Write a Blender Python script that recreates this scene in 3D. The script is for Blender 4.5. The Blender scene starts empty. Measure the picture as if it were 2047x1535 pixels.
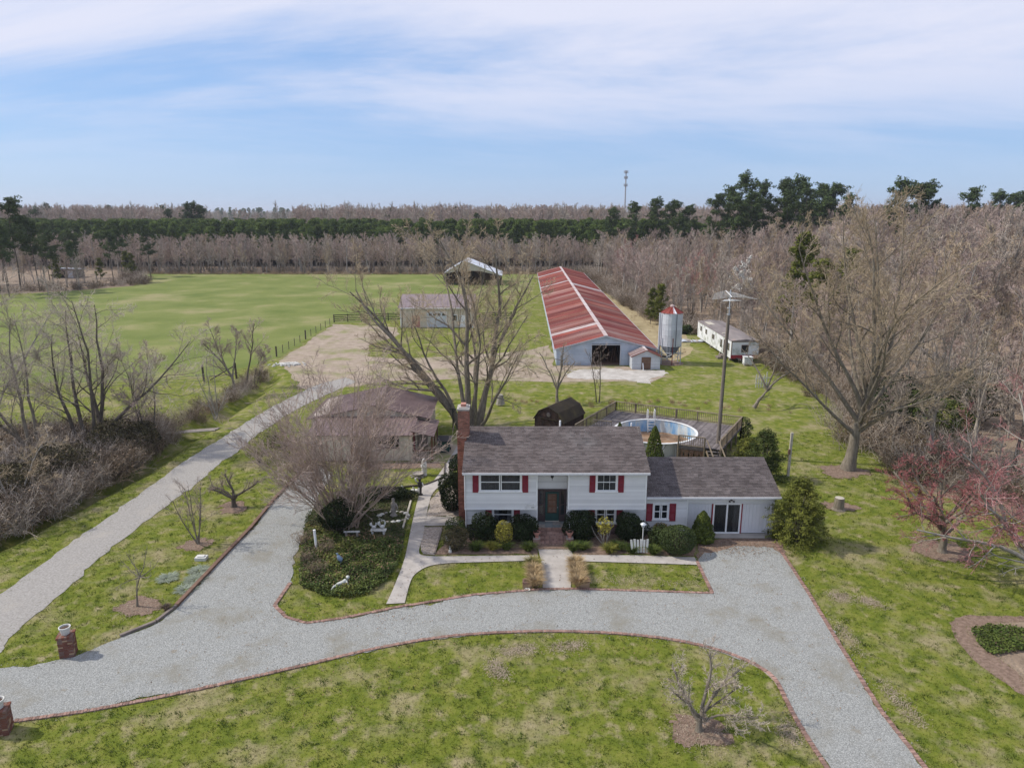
import bpy, math, random
import numpy as np
from mathutils import Vector
from mathutils.geometry import tessellate_polygon

# ------------------------------------------------------------------ scene, camera, light
scene = bpy.context.scene
COL = scene.collection
PITCH = math.radians(13.7); FPX = 1419.0; CAMH = 20.0
cam_data = bpy.data.cameras.new('camera'); cam = bpy.data.objects.new('camera', cam_data)
COL.objects.link(cam); scene.camera = cam
cam_data.sensor_fit = 'HORIZONTAL'; cam_data.sensor_width = 36.0
cam_data.lens = 36.0*FPX/2047.0; cam_data.clip_start = 0.5; cam_data.clip_end = 20000
cam.location = (0, 0, CAMH); cam.rotation_euler = (math.pi/2-PITCH, 0, 0)

SUN_EL = math.radians(44); SUN_TRAVEL = Vector((1.0, -0.16, 0)).normalized()   # way the shadows fall
sd = bpy.data.lights.new('sun', 'SUN'); sun = bpy.data.objects.new('sun', sd); COL.objects.link(sun)
sd.energy = 2.9; sd.angle = math.radians(1.2); sd.color = (1.0, 0.94, 0.84)
ray = Vector((SUN_TRAVEL.x*math.cos(SUN_EL), SUN_TRAVEL.y*math.cos(SUN_EL), -math.sin(SUN_EL)))
sun.rotation_euler = ray.to_track_quat('-Z', 'Y').to_euler(); sun.location = (-60, 20, 80)

world = bpy.data.worlds.new('World'); scene.world = world; world.use_nodes = True
wn = world.node_tree.nodes; wl = world.node_tree.links; wn.clear()
w_out = wn.new('ShaderNodeOutputWorld'); w_bg = wn.new('ShaderNodeBackground')
sky = wn.new('ShaderNodeTexSky'); sky.sky_type = 'NISHITA'; sky.sun_disc = False
sky.sun_elevation = SUN_EL; sky.sun_rotation = math.atan2(-SUN_TRAVEL.x, -SUN_TRAVEL.y)
sky.air_density = 1.0; sky.dust_density = 0.2; sky.ozone_density = 3.0
tc = wn.new('ShaderNodeTexCoord'); sep = wn.new('ShaderNodeSeparateXYZ'); wl.new(tc.outputs['Generated'], sep.inputs[0])
def wmath(op, a, b=None, clamp=False):
    n = wn.new('ShaderNodeMath'); n.operation = op; n.use_clamp = clamp
    for i, v in enumerate((a, b)):
        if v is None: continue
        if isinstance(v, (int, float)): n.inputs[i].default_value = v
        else: wl.new(v, n.inputs[i])
    return n.outputs[0]
zz = wmath('ADD', wmath('MAXIMUM', sep.outputs['Z'], 0.0), 0.16)      # curved cloud deck
cmb = wn.new('ShaderNodeCombineXYZ')
wl.new(wmath('DIVIDE', sep.outputs['X'], zz), cmb.inputs[0]); wl.new(wmath('DIVIDE', sep.outputs['Y'], zz), cmb.inputs[1])
cmap = wn.new('ShaderNodeMapping'); cmap.inputs['Rotation'].default_value = (0, 0, math.radians(11))
cmap.inputs['Scale'].default_value = (0.36, 0.80, 1); cmap.inputs['Location'].default_value = (7.3, 1.1, 0)
wl.new(cmb.outputs[0], cmap.inputs['Vector'])
cn = wn.new('ShaderNodeTexNoise'); cn.inputs['Scale'].default_value = 0.85; cn.inputs['Detail'].default_value = 9
cn.inputs['Roughness'].default_value = 0.62; cn.inputs['Distortion'].default_value = 0.35
wl.new(cmap.outputs[0], cn.inputs['Vector'])
cr = wn.new('ShaderNodeMapRange'); cr.interpolation_type = 'SMOOTHSTEP'
cr.inputs['From Min'].default_value = 0.33; cr.inputs['From Max'].default_value = 0.60
cr.inputs['To Min'].default_value = 0.0; cr.inputs['To Max'].default_value = 0.92
wl.new(cn.outputs['Fac'], cr.inputs['Value'])
cfac = wmath('MULTIPLY', cr.outputs[0], wmath('MULTIPLY', wmath('MAXIMUM', wmath('SUBTRACT', sep.outputs['Z'], 0.03), 0.0), 7.0, True), True)
cmix = wn.new('ShaderNodeMix'); cmix.data_type = 'RGBA'
veil = wn.new('ShaderNodeMix'); veil.data_type = 'RGBA'; veil.inputs['Factor'].default_value = 0.78      # thin even cirrus over the whole dome
wl.new(sky.outputs[0], veil.inputs['A']); veil.inputs['B'].default_value = (1.35, 2.2, 3.95, 1)
wl.new(cfac, cmix.inputs['Factor']); wl.new(veil.outputs['Result'], cmix.inputs['A'])
cmix.inputs['B'].default_value = (4.15, 4.25, 5.0, 1)
wl.new(cmix.outputs['Result'], w_bg.inputs['Color']); w_bg.inputs['Strength'].default_value = 0.14
wl.new(w_bg.outputs[0], w_out.inputs['Surface'])

vs = scene.view_settings; vs.view_transform = 'Standard'; vs.look = 'None'; vs.exposure = 0.48; vs.gamma = 1.0
vs.use_curve_mapping = False
scene.cycles.max_bounces = 6; scene.cycles.transparent_max_bounces = 8; scene.cycles.volume_bounces = 0

# ------------------------------------------------------------------ helpers
def G(px, py, z=0.0):
    """photo measurement -> place on the level z (metres)"""
    u = px-1023.5; v = py-767.5
    dy = FPX*math.cos(PITCH)-v*math.sin(PITCH); dz = -FPX*math.sin(PITCH)-v*math.cos(PITCH)
    t = (z-CAMH)/dz
    return (u*t, dy*t)
def Gz(px, py, z=0.0):
    a = G(px, py, z); return (a[0], a[1], z)

OFF = {}
def setp(o, label=None, cat=None, group=None, kind=None):
    if label: o['label'] = label
    if cat: o['category'] = cat
    if group: o['group'] = group
    if kind: o['kind'] = kind
    return o
def thing(name, loc, label, cat, group=None, rz=0.0):
    o = bpy.data.objects.new(name, None); COL.objects.link(o); o.empty_display_size = 0.3
    o.location = loc; o.rotation_euler = (0, 0, rz); OFF[o.name] = np.array(loc if rz == 0 else loc, float)
    return setp(o, label, cat, group)

class MB:
    def __init__(s): s.v = []; s.f = []; s.t = []; s.n = 0
    def add(s, verts, faces, tint=0.5):
        b = s.n; s.v.extend(verts); s.n += len(verts)
        for f in faces: s.f.append(tuple(i+b for i in f)); s.t.append(tint)
        return s
    def box(s, x0, x1, y0, y1, z0, z1, tint=0.5):
        return s.add([(x0,y0,z0),(x1,y0,z0),(x1,y1,z0),(x0,y1,z0),(x0,y0,z1),(x1,y0,z1),(x1,y1,z1),(x0,y1,z1)],
              [(0,3,2,1),(4,5,6,7),(0,1,5,4),(1,2,6,5),(2,3,7,6),(3,0,4,7)], tint)
    def obox(s, c, ax, ay, sx, sy, z0, z1, tint=0.5):
        """oriented box: centre c (x,y), unit axes ax, ay, full sizes"""
        c = np.array(c[:2], float); ax = np.array(ax, float); ay = np.array(ay, float)
        q = [c-ax*sx/2-ay*sy/2, c+ax*sx/2-ay*sy/2, c+ax*sx/2+ay*sy/2, c-ax*sx/2+ay*sy/2]
        return s.add([(p[0],p[1],z0) for p in q]+[(p[0],p[1],z1) for p in q],
              [(0,3,2,1),(4,5,6,7),(0,1,5,4),(1,2,6,5),(2,3,7,6),(3,0,4,7)], tint)
    def beam(s, a, b, w, h, tint=0.5):
        """box from a to b, w wide (level), h high"""
        a = np.array(a, float); b = np.array(b, float); d = b-a; d /= np.linalg.norm(d)+1e-9
        side = np.cross(d, (0,0,1.0))
        if np.linalg.norm(side) < 1e-4: side = np.array((1.0,0,0))
        side /= np.linalg.norm(side); up = np.cross(side, d)
        vs_ = []
        for p in (a, b):
            for sx, sz in ((-1,-1),(1,-1),(1,1),(-1,1)): vs_.append(tuple(p+side*sx*w/2+up*sz*h/2))
        return s.add(vs_, [(0,1,2,3),(7,6,5,4),(0,4,5,1),(1,5,6,2),(2,6,7,3),(3,7,4,0)], tint)
    def quad(s, a, b, c, d, tint=0.5): return s.add([a,b,c,d], [(0,1,2,3)], tint)
    def poly(s, pts, tint=0.5): return s.add(list(pts), [tuple(range(len(pts)))], tint)
    def prism(s, prof, y0, y1, tint=0.5):
        """profile of (x,z) extruded along y"""
        n = len(prof); vv = [(x,y0,z) for x,z in prof]+[(x,y1,z) for x,z in prof]
        ff = [tuple(range(n)), tuple(range(2*n-1, n-1, -1))]+[(i,i+n,(i+1)%n+n,(i+1)%n) for i in range(n)]
        return s.add(vv, ff, tint)
    def slab(s, q, th, tint=0.5):
        """quad of 4 points, thickened downwards along its normal"""
        q = [np.array(p, float) for p in q]; nrm = np.cross(q[1]-q[0], q[3]-q[0]); nrm /= np.linalg.norm(nrm)
        if nrm[2] < 0: nrm = -nrm
        lo = [p-nrm*th for p in q]
        return s.add([tuple(p) for p in q]+[tuple(p) for p in lo],
              [(0,1,2,3),(7,6,5,4),(0,4,5,1),(1,5,6,2),(2,6,7,3),(3,7,4,0)], tint)
    def tube(s, pts, rad, n=8, cap=True, tint=0.5):
        pts = [np.array(p, float) for p in pts]
        if isinstance(rad, (int, float)): rad = [rad]*len(pts)
        vv = []; ff = []
        for i, p in enumerate(pts):
            d = pts[min(i+1, len(pts)-1)]-pts[max(i-1, 0)]; d /= np.linalg.norm(d)+1e-9
            a = np.cross(d, (0.0,0.0,1.0) if abs(d[2]) < 0.9 else (1.0,0,0)); a /= np.linalg.norm(a); b = np.cross(d, a)
            for k in range(n):
                t = 2*math.pi*k/n; vv.append(tuple(p+(a*math.cos(t)+b*math.sin(t))*rad[i]))
        for i in range(len(pts)-1):
            for k in range(n):
                ff.append((i*n+k, i*n+(k+1)%n, (i+1)*n+(k+1)%n, (i+1)*n+k))
        if cap: ff.append(tuple(range(n-1, -1, -1))); ff.append(tuple(range((len(pts)-1)*n, len(pts)*n)))
        return s.add(vv, ff, tint)
    def lathe(s, prof, c=(0,0,0), n=16, sx=1.0, sy=1.0, tint=0.5):
        """profile of (r,z) turned about the z axis at c"""
        vv = []; ff = []; m = len(prof)
        for r, z in prof:
            for k in range(n):
                t = 2*math.pi*k/n; vv.append((c[0]+r*sx*math.cos(t), c[1]+r*sy*math.sin(t), c[2]+z))
        for i in range(m-1):
            for k in range(n): ff.append((i*n+k, i*n+(k+1)%n, (i+1)*n+(k+1)%n, (i+1)*n+k))
        if prof[0] == prof[-1]: return s.add(vv, ff, tint)
        if prof[0][0] > 1e-4: ff.append(tuple(range(n-1, -1, -1)))
        if prof[-1][0] > 1e-4: ff.append(tuple(range((m-1)*n, m*n)))
        return s.add(vv, ff, tint)
    def build(s, name, m, parent=None, local=False, smooth=False, kind=None):
        v = np.array(s.v, float).reshape(-1, 3)
        if parent is not None and not local: v = v-OFF.get(parent.name, np.zeros(3))
        me = bpy.data.meshes.new(name); me.from_pydata(v.tolist(), [], s.f); me.update()
        if len(set(s.t)) > 1:
            at = me.attributes.new('tint', 'FLOAT', 'FACE'); at.data.foreach_set('value', s.t)
        if m: me.materials.append(m)
        if smooth: me.polygons.foreach_set('use_smooth', [True]*len(me.polygons))
        return link(name, me, parent, kind)
def link(name, me, parent=None, kind=None):
    o = bpy.data.objects.new(name, me); COL.objects.link(o)
    if parent is not None:
        o.parent = parent; OFF[o.name] = OFF.get(parent.name, np.zeros(3))
    if kind: o['kind'] = kind
    return o
def np_mesh(name, verts, faces, mats=(), mat_idx=None, tint=None, smooth=False):
    """fast mesh from numpy arrays; faces (F,k)"""
    me = bpy.data.meshes.new(name); F, k = faces.shape
    me.vertices.add(len(verts)); me.vertices.foreach_set('co', np.ascontiguousarray(verts, np.float32).ravel())
    me.loops.add(F*k); me.loops.foreach_set('vertex_index', np.ascontiguousarray(faces, np.int32).ravel())
    me.polygons.add(F); me.polygons.foreach_set('loop_start', np.arange(0, F*k, k, dtype=np.int32))
    for m in mats: me.materials.append(m)
    if mat_idx is not None: me.polygons.foreach_set('material_index', np.ascontiguousarray(mat_idx, np.int32))
    if smooth: me.polygons.foreach_set('use_smooth', np.ones(F, bool))
    me.update(calc_edges=True)
    if tint is not None:
        at = me.attributes.new('tint', 'FLOAT', 'FACE'); at.data.foreach_set('value', np.ascontiguousarray(tint, np.float32))
    return me
def copy_tree(o, parent=None):
    c = o.copy(); COL.objects.link(c); c.parent = parent
    for ch in [x for x in o.children]: copy_tree(ch, c)
    return c

# ------------------------------------------------------------------ materials
def mat(name, cols, scale=1.0, rough=0.85, bump=0.0, bscale=None, tint=0.0, rnd=0.0, spec=0.25, metal=0.0,
        space='pos', stretch=(1,1,1), detail=5, second=None, trans=0.0, bdist=0.02):
    """noise-driven colour ramp; tint = spread by face, rnd = spread by object; second = (scale, ramp, low, high) patches"""
    m = bpy.data.materials.new(name); m.use_nodes = True; nt = m.node_tree; N = nt.nodes; L = nt.links
    bs = N['Principled BSDF']; bs.inputs['Roughness'].default_value = rough; bs.inputs['Metallic'].default_value = metal
    bs.inputs['Specular IOR Level'].default_value = spec
    if space == 'pos': src = N.new('ShaderNodeNewGeometry').outputs['Position']
    else: src = N.new('ShaderNodeTexCoord').outputs['Object']
    mp = N.new('ShaderNodeMapping'); mp.inputs['Scale'].default_value = stretch; L.new(src, mp.inputs['Vector']); vec = mp.outputs[0]
    def noise(sc, det=detail, ro=0.6):
        n = N.new('ShaderNodeTexNoise'); n.inputs['Scale'].default_value = sc; n.inputs['Detail'].default_value = det
        n.inputs['Roughness'].default_value = ro; L.new(vec, n.inputs['Vector']); return n.outputs['Fac']
    def ramp(fac, stops):
        r = N.new('ShaderNodeValToRGB'); L.new(fac, r.inputs['Fac']); e = r.color_ramp.elements
        while len(e) < len(stops): e.new(0.5)
        for i, (p, c) in enumerate(stops): e[i].position = p; e[i].color = (c[0], c[1], c[2], 1)
        return r.outputs['Color']
    col = ramp(noise(scale), cols) if len(cols) > 1 else None
    if col is None:
        rgb = N.new('ShaderNodeRGB'); rgb.outputs[0].default_value = (*cols[0][1], 1); col = rgb.outputs[0]
    if second:
        for sc2, stops2, lo, hi in (second if isinstance(second, list) else [second]):
            mr = N.new('ShaderNodeMapRange'); mr.interpolation_type = 'SMOOTHSTEP'
            mr.inputs['From Min'].default_value = lo; mr.inputs['From Max'].default_value = hi
            L.new(noise(sc2, 7, 0.62), mr.inputs['Value'])
            mx = N.new('ShaderNodeMix'); mx.data_type = 'RGBA'; L.new(mr.outputs[0], mx.inputs['Factor'])
            L.new(col, mx.inputs['A']); L.new(ramp(noise(scale*1.7), stops2), mx.inputs['B']); col = mx.outputs['Result']
    def bright(fac, amt, col):
        mr = N.new('ShaderNodeMapRange'); L.new(fac, mr.inputs['Value'])
        mr.inputs['To Min'].default_value = 1-amt; mr.inputs['To Max'].default_value = 1+amt
        mx = N.new('ShaderNodeMix'); mx.data_type = 'RGBA'; mx.blend_type = 'MULTIPLY'; mx.inputs['Factor'].default_value = 1
        cb = N.new('ShaderNodeCombineColor')
        for i in range(3): L.new(mr.outputs[0], cb.inputs[i])
        L.new(col, mx.inputs['A']); L.new(cb.outputs[0], mx.inputs['B']); return mx.outputs['Result']
    if tint:
        a = N.new('ShaderNodeAttribute'); a.attribute_name = 'tint'; col = bright(a.outputs['Fac'], tint, col)
    if rnd:
        oi = N.new('ShaderNodeObjectInfo'); col = bright(oi.outputs['Random'], rnd, col)
    L.new(col, bs.inputs['Base Color'])
    if bump:
        b = N.new('ShaderNodeBump'); b.inputs['Strength'].default_value = bump; b.inputs['Distance'].default_value = bdist
        L.new(noise(bscale or scale*6, 4), b.inputs['Height']); L.new(b.outputs[0], bs.inputs['Normal'])
    if trans:
        tr = N.new('ShaderNodeBsdfTranslucent'); L.new(col, tr.inputs['Color'])
        ms = N.new('ShaderNodeMixShader'); ms.inputs[0].default_value = trans
        L.new(bs.outputs[0], ms.inputs[1]); L.new(tr.outputs[0], ms.inputs[2]); L.new(ms.outputs[0], N['Material Output'].inputs['Surface'])
    return m
def flat(name, c, rough=0.7, var=0.12, scale=3.0, **k):
    lo = tuple(x*(1-var) for x in c); hi = tuple(min(1, x*(1+var)) for x in c)
    return mat(name, [(0.3, lo), (0.7, hi)], scale, rough, **k)

TAN = [(0.3, (0.215, 0.190, 0.090)), (0.7, (0.335, 0.285, 0.165))]
GRASS = [(0.30, (0.078, 0.108, 0.014)), (0.5, (0.140, 0.165, 0.024)), (0.70, (0.215, 0.212, 0.052))]
M = {}
M['grass'] = mat('lawn grass', GRASS, 1.3, 0.95, 0.6, 14, second=[(0.32, TAN, 0.48, 0.70), (1.1, TAN, 0.51, 0.71)], bdist=0.06, spec=0.1)
M['blade'] = mat('grass blades', [(0.30, (0.085, 0.122, 0.015)), (0.5, (0.146, 0.178, 0.026)), (0.70, (0.23, 0.232, 0.056))], 1.3, 0.9, tint=0.35, second=[(0.32, TAN, 0.48, 0.70), (1.1, TAN, 0.51, 0.71)], spec=0.1, trans=0.25)
M['pasture'] = mat('pasture grass', [(0.3, (0.115, 0.150, 0.034)), (0.55, (0.170, 0.195, 0.055)), (0.75, (0.25, 0.24, 0.10))], 0.10, 0.95, 0.5, 3, second=(0.05, [(0.3, (0.29, 0.25, 0.135)), (0.7, (0.24, 0.235, 0.10))], 0.50, 0.72), bdist=0.1, spec=0.1)
M['gravel'] = mat('grey crushed gravel', [(0.25, (0.158, 0.160, 0.150)), (0.5, (0.300, 0.304, 0.288)), (0.75, (0.55, 0.552, 0.525))], 22.0, 0.9, 1.0, 22, second=[(0.45, [(0.3, (0.185, 0.175, 0.14)), (0.7, (0.315, 0.30, 0.255))], 0.47, 0.74), (1.8, [(0.3, (0.20, 0.17, 0.125)), (0.7, (0.30, 0.27, 0.22))], 0.60, 0.75)], bdist=0.05, detail=3, spec=0.15)
M['lane'] = mat('pale sandy gravel', [(0.3, (0.235, 0.22, 0.20)), (0.7, (0.375, 0.355, 0.33))], 9.0, 0.95, 0.6, 20, second=(0.35, [(0.3, (0.30, 0.27, 0.23)), (0.7, (0.42, 0.39, 0.345))], 0.52, 0.75), bdist=0.03)
M['dirt'] = mat('dry yard dirt', [(0.3, (0.25, 0.195, 0.145)), (0.7, (0.40, 0.325, 0.255))], 0.9, 0.95, 0.5, 8, second=(0.22, [(0.3, (0.17, 0.18, 0.06)), (0.7, (0.25, 0.235, 0.11))], 0.47, 0.66), bdist=0.05)
M['chalk'] = mat('pale crushed stone', [(0.3, (0.34, 0.31, 0.275)), (0.7, (0.54, 0.51, 0.47))], 0.9, 0.95, 0.4, 9)
M['straw'] = mat('dry straw grass', [(0.3, (0.27, 0.21, 0.115)), (0.7, (0.40, 0.33, 0.19))], 0.5, 0.95, 0.6, 6, second=(0.12, [(0.3, (0.17, 0.19, 0.06)), (0.7, (0.23, 0.235, 0.09))], 0.55, 0.7), bdist=0.1)
M['litter'] = mat('woodland leaf litter', [(0.3, (0.16, 0.118, 0.083)), (0.7, (0.33, 0.25, 0.18))], 0.8, 0.95, 0.8, 6, bdist=0.15)
M['mulch'] = mat('pine straw mulch', [(0.3, (0.135, 0.090, 0.065)), (0.7, (0.29, 0.205, 0.155))], 5.0, 0.95, 0.8, 14, bdist=0.06)
M['pebble'] = mat('pebble bed', [(0.3, (0.20, 0.165, 0.14)), (0.7, (0.50, 0.43, 0.37))], 9.0, 0.9, 0.9, 16, bdist=0.05)
M['concrete'] = mat('weathered concrete', [(0.3, (0.34, 0.31, 0.28)), (0.7, (0.46, 0.425, 0.39))], 1.6, 0.9, 0.15, 20)
M['ditch'] = mat('wet ditch soil', [(0.3, (0.05, 0.042, 0.028)), (0.7, (0.13, 0.11, 0.06))], 1.2, 0.95, 0.8, 6)
M['water'] = mat('ditch water', [(0.3, (0.05, 0.06, 0.06)), (0.7, (0.09, 0.10, 0.10))], 0.6, 0.08, spec=0.5)
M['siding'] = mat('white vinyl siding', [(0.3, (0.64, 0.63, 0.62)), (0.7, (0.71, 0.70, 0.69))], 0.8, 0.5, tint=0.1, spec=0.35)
M['trim'] = flat('white trim paint', (0.80, 0.80, 0.79), 0.5, 0.05)
M['grille'] = flat('grey weathered panel', (0.66, 0.66, 0.68), 0.6, 0.06, 0.8)
M['shutter'] = flat('dark red shutter paint', (0.23, 0.022, 0.035), 0.5, 0.12)
M['shingle'] = mat('grey brown shingles', [(0.3, (0.092, 0.074, 0.070)), (0.7, (0.150, 0.126, 0.120))], 0.9, 0.95, 0.4, 40, tint=0.27, second=(0.35, [(0.3, (0.105, 0.097, 0.096)), (0.7, (0.18, 0.165, 0.16))], 0.52, 0.8))
M['shingle_dark'] = mat('dark grey shingles', [(0.3, (0.080, 0.066, 0.064)), (0.7, (0.135, 0.115, 0.112))], 0.9, 0.95, 0.4, 40, tint=0.27, second=(0.5, [(0.3, (0.10, 0.085, 0.08)), (0.7, (0.16, 0.14, 0.13))], 0.55, 0.8))
M['gutter'] = flat('grey white gutter', (0.60, 0.60, 0.61), 0.5, 0.08)
M['brick'] = mat('red brick', [(0.3, (0.20, 0.075, 0.052)), (0.7, (0.34, 0.145, 0.10))], 2.5, 0.9, 0.4, 30, tint=0.35)
M['brick_pink'] = mat('pink worn brick', [(0.3, (0.215, 0.128, 0.102)), (0.7, (0.32, 0.205, 0.168))], 2.5, 0.9, 0.4, 30, tint=0.30)
M['brick_dark'] = mat('dark purple brick', [(0.3, (0.085, 0.045, 0.05)), (0.7, (0.14, 0.08, 0.085))], 2.5, 0.9, 0.4, 30, tint=0.3)
M['mortar'] = flat('grey mortar', (0.36, 0.31, 0.27), 0.95, 0.15)
M['glass'] = mat('window glass', [(0.5, (0.020, 0.024, 0.028))], 1, 0.04, spec=0.6)
M['curtain'] = mat('grey curtain', [(0.3, (0.20, 0.195, 0.19)), (0.7, (0.42, 0.41, 0.40))], 2.0, 0.9, stretch=(6, 6, 0.3))
M['dark'] = flat('dark interior', (0.018, 0.016, 0.016), 0.9)
M['door_green'] = flat('dark green door paint', (0.022, 0.060, 0.055), 0.4, 0.15)
M['door_wood'] = flat('red brown wood', (0.13, 0.06, 0.035), 0.6, 0.25, 5)
M['frame_brown'] = flat('dark brown trim', (0.065, 0.045, 0.045), 0.6, 0.15)
M['flag'] = mat('grey flagstone', [(0.3, (0.22, 0.25, 0.245)), (0.7, (0.42, 0.44, 0.43))], 2.0, 0.85, tint=0.35)
M['iron'] = flat('black iron', (0.03, 0.03, 0.03), 0.5)
M['white_iron'] = flat('white painted metal', (0.72, 0.72, 0.71), 0.45, 0.06)
M['terracotta'] = flat('pink clay', (0.45, 0.22, 0.17), 0.85, 0.15)
M['soil'] = flat('potting soil', (0.09, 0.06, 0.045), 0.95, 0.3, 10)
M['stone_white'] = flat('whitewashed stone', (0.58, 0.57, 0.53), 0.8, 0.12, 6)
M['stone_grey'] = flat('grey cast stone', (0.30, 0.27, 0.24), 0.9, 0.25, 6)
M['stone_dark'] = flat('dark painted stone', (0.05, 0.045, 0.045), 0.7, 0.2, 6)
M['blue_grey'] = flat('blue grey glaze', (0.20, 0.27, 0.36), 0.5, 0.15, 6)
M['cottage_wall'] = mat('cream board siding', [(0.3, (0.52, 0.46, 0.36)), (0.7, (0.63, 0.57, 0.46))], 1.2, 0.85, tint=0.12)
M['cottage_roof'] = mat('purple brown metal roof', [(0.3, (0.135, 0.090, 0.085)), (0.7, (0.205, 0.145, 0.138))], 0.6, 0.45, tint=0.1, spec=0.4)
M['stable_roof'] = mat('faded mauve metal roof', [(0.3, (0.20, 0.155, 0.16)), (0.7, (0.285, 0.225, 0.22))], 0.5, 0.5, tint=0.1)
M['shed_wood'] = mat('dark brown shed boards', [(0.3, (0.035, 0.022, 0.018)), (0.7, (0.075, 0.046, 0.038))], 2.0, 0.8, tint=0.25)
M['shed_roof'] = mat('mossy brown shed roof', [(0.3, (0.045, 0.035, 0.025)), (0.7, (0.085, 0.062, 0.035))], 1.0, 0.9, tint=0.2, second=(0.6, [(0.3, (0.10, 0.075, 0.03)), (0.7, (0.13, 0.10, 0.04))], 0.5, 0.7))
M['deck'] = mat('grey weathered deck boards', [(0.3, (0.105, 0.090, 0.090)), (0.7, (0.20, 0.175, 0.17))], 1.5, 0.9, tint=0.35, second=(0.6, [(0.3, (0.22, 0.20, 0.20)), (0.7, (0.30, 0.27, 0.26))], 0.58, 0.75))
M['rail'] = mat('tan weathered railing', [(0.3, (0.20, 0.155, 0.105)), (0.7, (0.34, 0.275, 0.20))], 2.0, 0.9, tint=0.2, rnd=0.15)
M['liner'] = mat('blue pool liner', [(0.36, (0.20, 0.40, 0.66)), (0.50, (0.46, 0.58, 0.68)), (0.62, (0.62, 0.64, 0.62))], 1.6, 0.6, stretch=(1,1,0.35))
M['pool_wall'] = flat('pale ribbed pool wall', (0.42, 0.42, 0.40), 0.6, 0.12, 1.2)
M['pool_floor'] = mat('leaf covered pool floor', [(0.3, (0.20, 0.11, 0.06)), (0.6, (0.36, 0.24, 0.15)), (0.8, (0.40, 0.42, 0.42))], 1.1, 0.9, 0.4, 9)
M['pole'] = mat('weathered pole timber', [(0.3, (0.13, 0.105, 0.085)), (0.7, (0.26, 0.225, 0.19))], 2.0, 0.9, 0.4, 20, stretch=(6,6,0.4))
M['galv'] = mat('dull galvanised steel', [(0.3, (0.46, 0.49, 0.54)), (0.7, (0.62, 0.65, 0.69))], 0.7, 0.5, tint=0.08, metal=0.15, spec=0.4)
M['galv_dark'] = flat('shaded blue steel', (0.12, 0.13, 0.15), 0.5, 0.2)  # dark copy of the galvanised steel, with shade put into its colour
M['rust'] = mat('rusty red steel', [(0.3, (0.175, 0.026, 0.022)), (0.7, (0.27, 0.060, 0.042))], 0.8, 0.7, tint=0.15)
M['barn_roof'] = mat('rusted red metal roof', [(0.28, (0.150, 0.022, 0.024)), (0.5, (0.215, 0.040, 0.033)), (0.72, (0.32, 0.095, 0.058))], 0.9, 0.6, rnd=0.28, tint=0.10, stretch=(0.18, 1, 0.18), spec=0.35, second=[(0.5, [(0.3, (0.30, 0.085, 0.05)), (0.7, (0.42, 0.20, 0.14))], 0.48, 0.72), (0.16, [(0.3, (0.34, 0.17, 0.13)), (0.7, (0.50, 0.40, 0.36))], 0.46, 0.76)])
M['barn_roof_pale'] = mat('worn pale roof metal', [(0.3, (0.36, 0.22, 0.19)), (0.5, (0.50, 0.42, 0.40)), (0.7, (0.62, 0.58, 0.57))], 1.2, 0.55, stretch=(0.3, 1, 0.3))
M['barn_wall'] = mat('blue grey metal wall', [(0.3, (0.34, 0.40, 0.48)), (0.7, (0.48, 0.54, 0.61))], 0.8, 0.55, tint=0.07, second=(0.5, [(0.3, (0.42, 0.43, 0.42)), (0.7, (0.50, 0.50, 0.48))], 0.6, 0.75))
M['old_wood'] = flat('grey old boards', (0.20, 0.165, 0.145), 0.9, 0.25, 3)
M['brown_wood'] = flat('brown old boards', (0.17, 0.105, 0.075), 0.9, 0.25, 3)
M['trailer'] = mat('dirty white trailer skin', [(0.3, (0.60, 0.62, 0.63)), (0.7, (0.78, 0.79, 0.79))], 0.9, 0.55, second=(0.7, [(0.3, (0.30, 0.33, 0.29)), (0.7, (0.48, 0.50, 0.45))], 0.47, 0.64), spec=0.35)
M['trailer_roof'] = mat('worn trailer roof', [(0.3, (0.15, 0.125, 0.12)), (0.6, (0.24, 0.21, 0.20)), (0.75, (0.34, 0.24, 0.20))], 0.6, 0.85, stretch=(1, 0.4, 1))
M['band'] = flat('faded red band', (0.30, 0.035, 0.045), 0.6, 0.15)
M['white_roof'] = flat('pale metal roof', (0.74, 0.76, 0.79), 0.4, 0.08, 1, spec=0.5)
M['hay'] = flat('old hay', (0.20, 0.13, 0.07), 0.95, 0.35, 4)
M['black_fence'] = flat('black fence paint', (0.022, 0.022, 0.022), 0.7, 0.2)
M['post'] = flat('dark fence post', (0.075, 0.062, 0.05), 0.9, 0.3)
M['board_pale'] = flat('sun bleached board', (0.46, 0.42, 0.35), 0.9, 0.18)
M['tower'] = flat('grey tower steel', (0.34, 0.35, 0.37), 0.6, 0.05)
M['bark'] = mat('grey brown bark', [(0.3, (0.125, 0.105, 0.080)), (0.7, (0.27, 0.235, 0.185))], 2.5, 0.95, 0.8, 12, stretch=(3,3,0.8), bdist=0.04)
M['bark_pale'] = mat('pale grey bark', [(0.3, (0.21, 0.19, 0.165)), (0.7, (0.40, 0.37, 0.33))], 2.5, 0.95, 0.5, 12, stretch=(3,3,0.8))
M['bark_dark'] = mat('dark bark', [(0.3, (0.070, 0.057, 0.045)), (0.7, (0.16, 0.135, 0.108))], 2.5, 0.95, 0.8, 12, stretch=(3,3,0.8))
M['twig_tan'] = mat('tan twigs', [(0.3, (0.35, 0.27, 0.18)), (0.7, (0.56, 0.45, 0.315))], 0.5, 0.9, tint=0.3, rnd=0.12)
M['twig_brown'] = mat('brown twigs', [(0.3, (0.31, 0.23, 0.175)), (0.7, (0.50, 0.385, 0.305))], 0.5, 0.9, tint=0.3, rnd=0.12)
M['twig_grey'] = mat('grey twigs', [(0.3, (0.31, 0.26, 0.21)), (0.7, (0.53, 0.455, 0.385))], 0.5, 0.9, tint=0.3, rnd=0.2)
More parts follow.
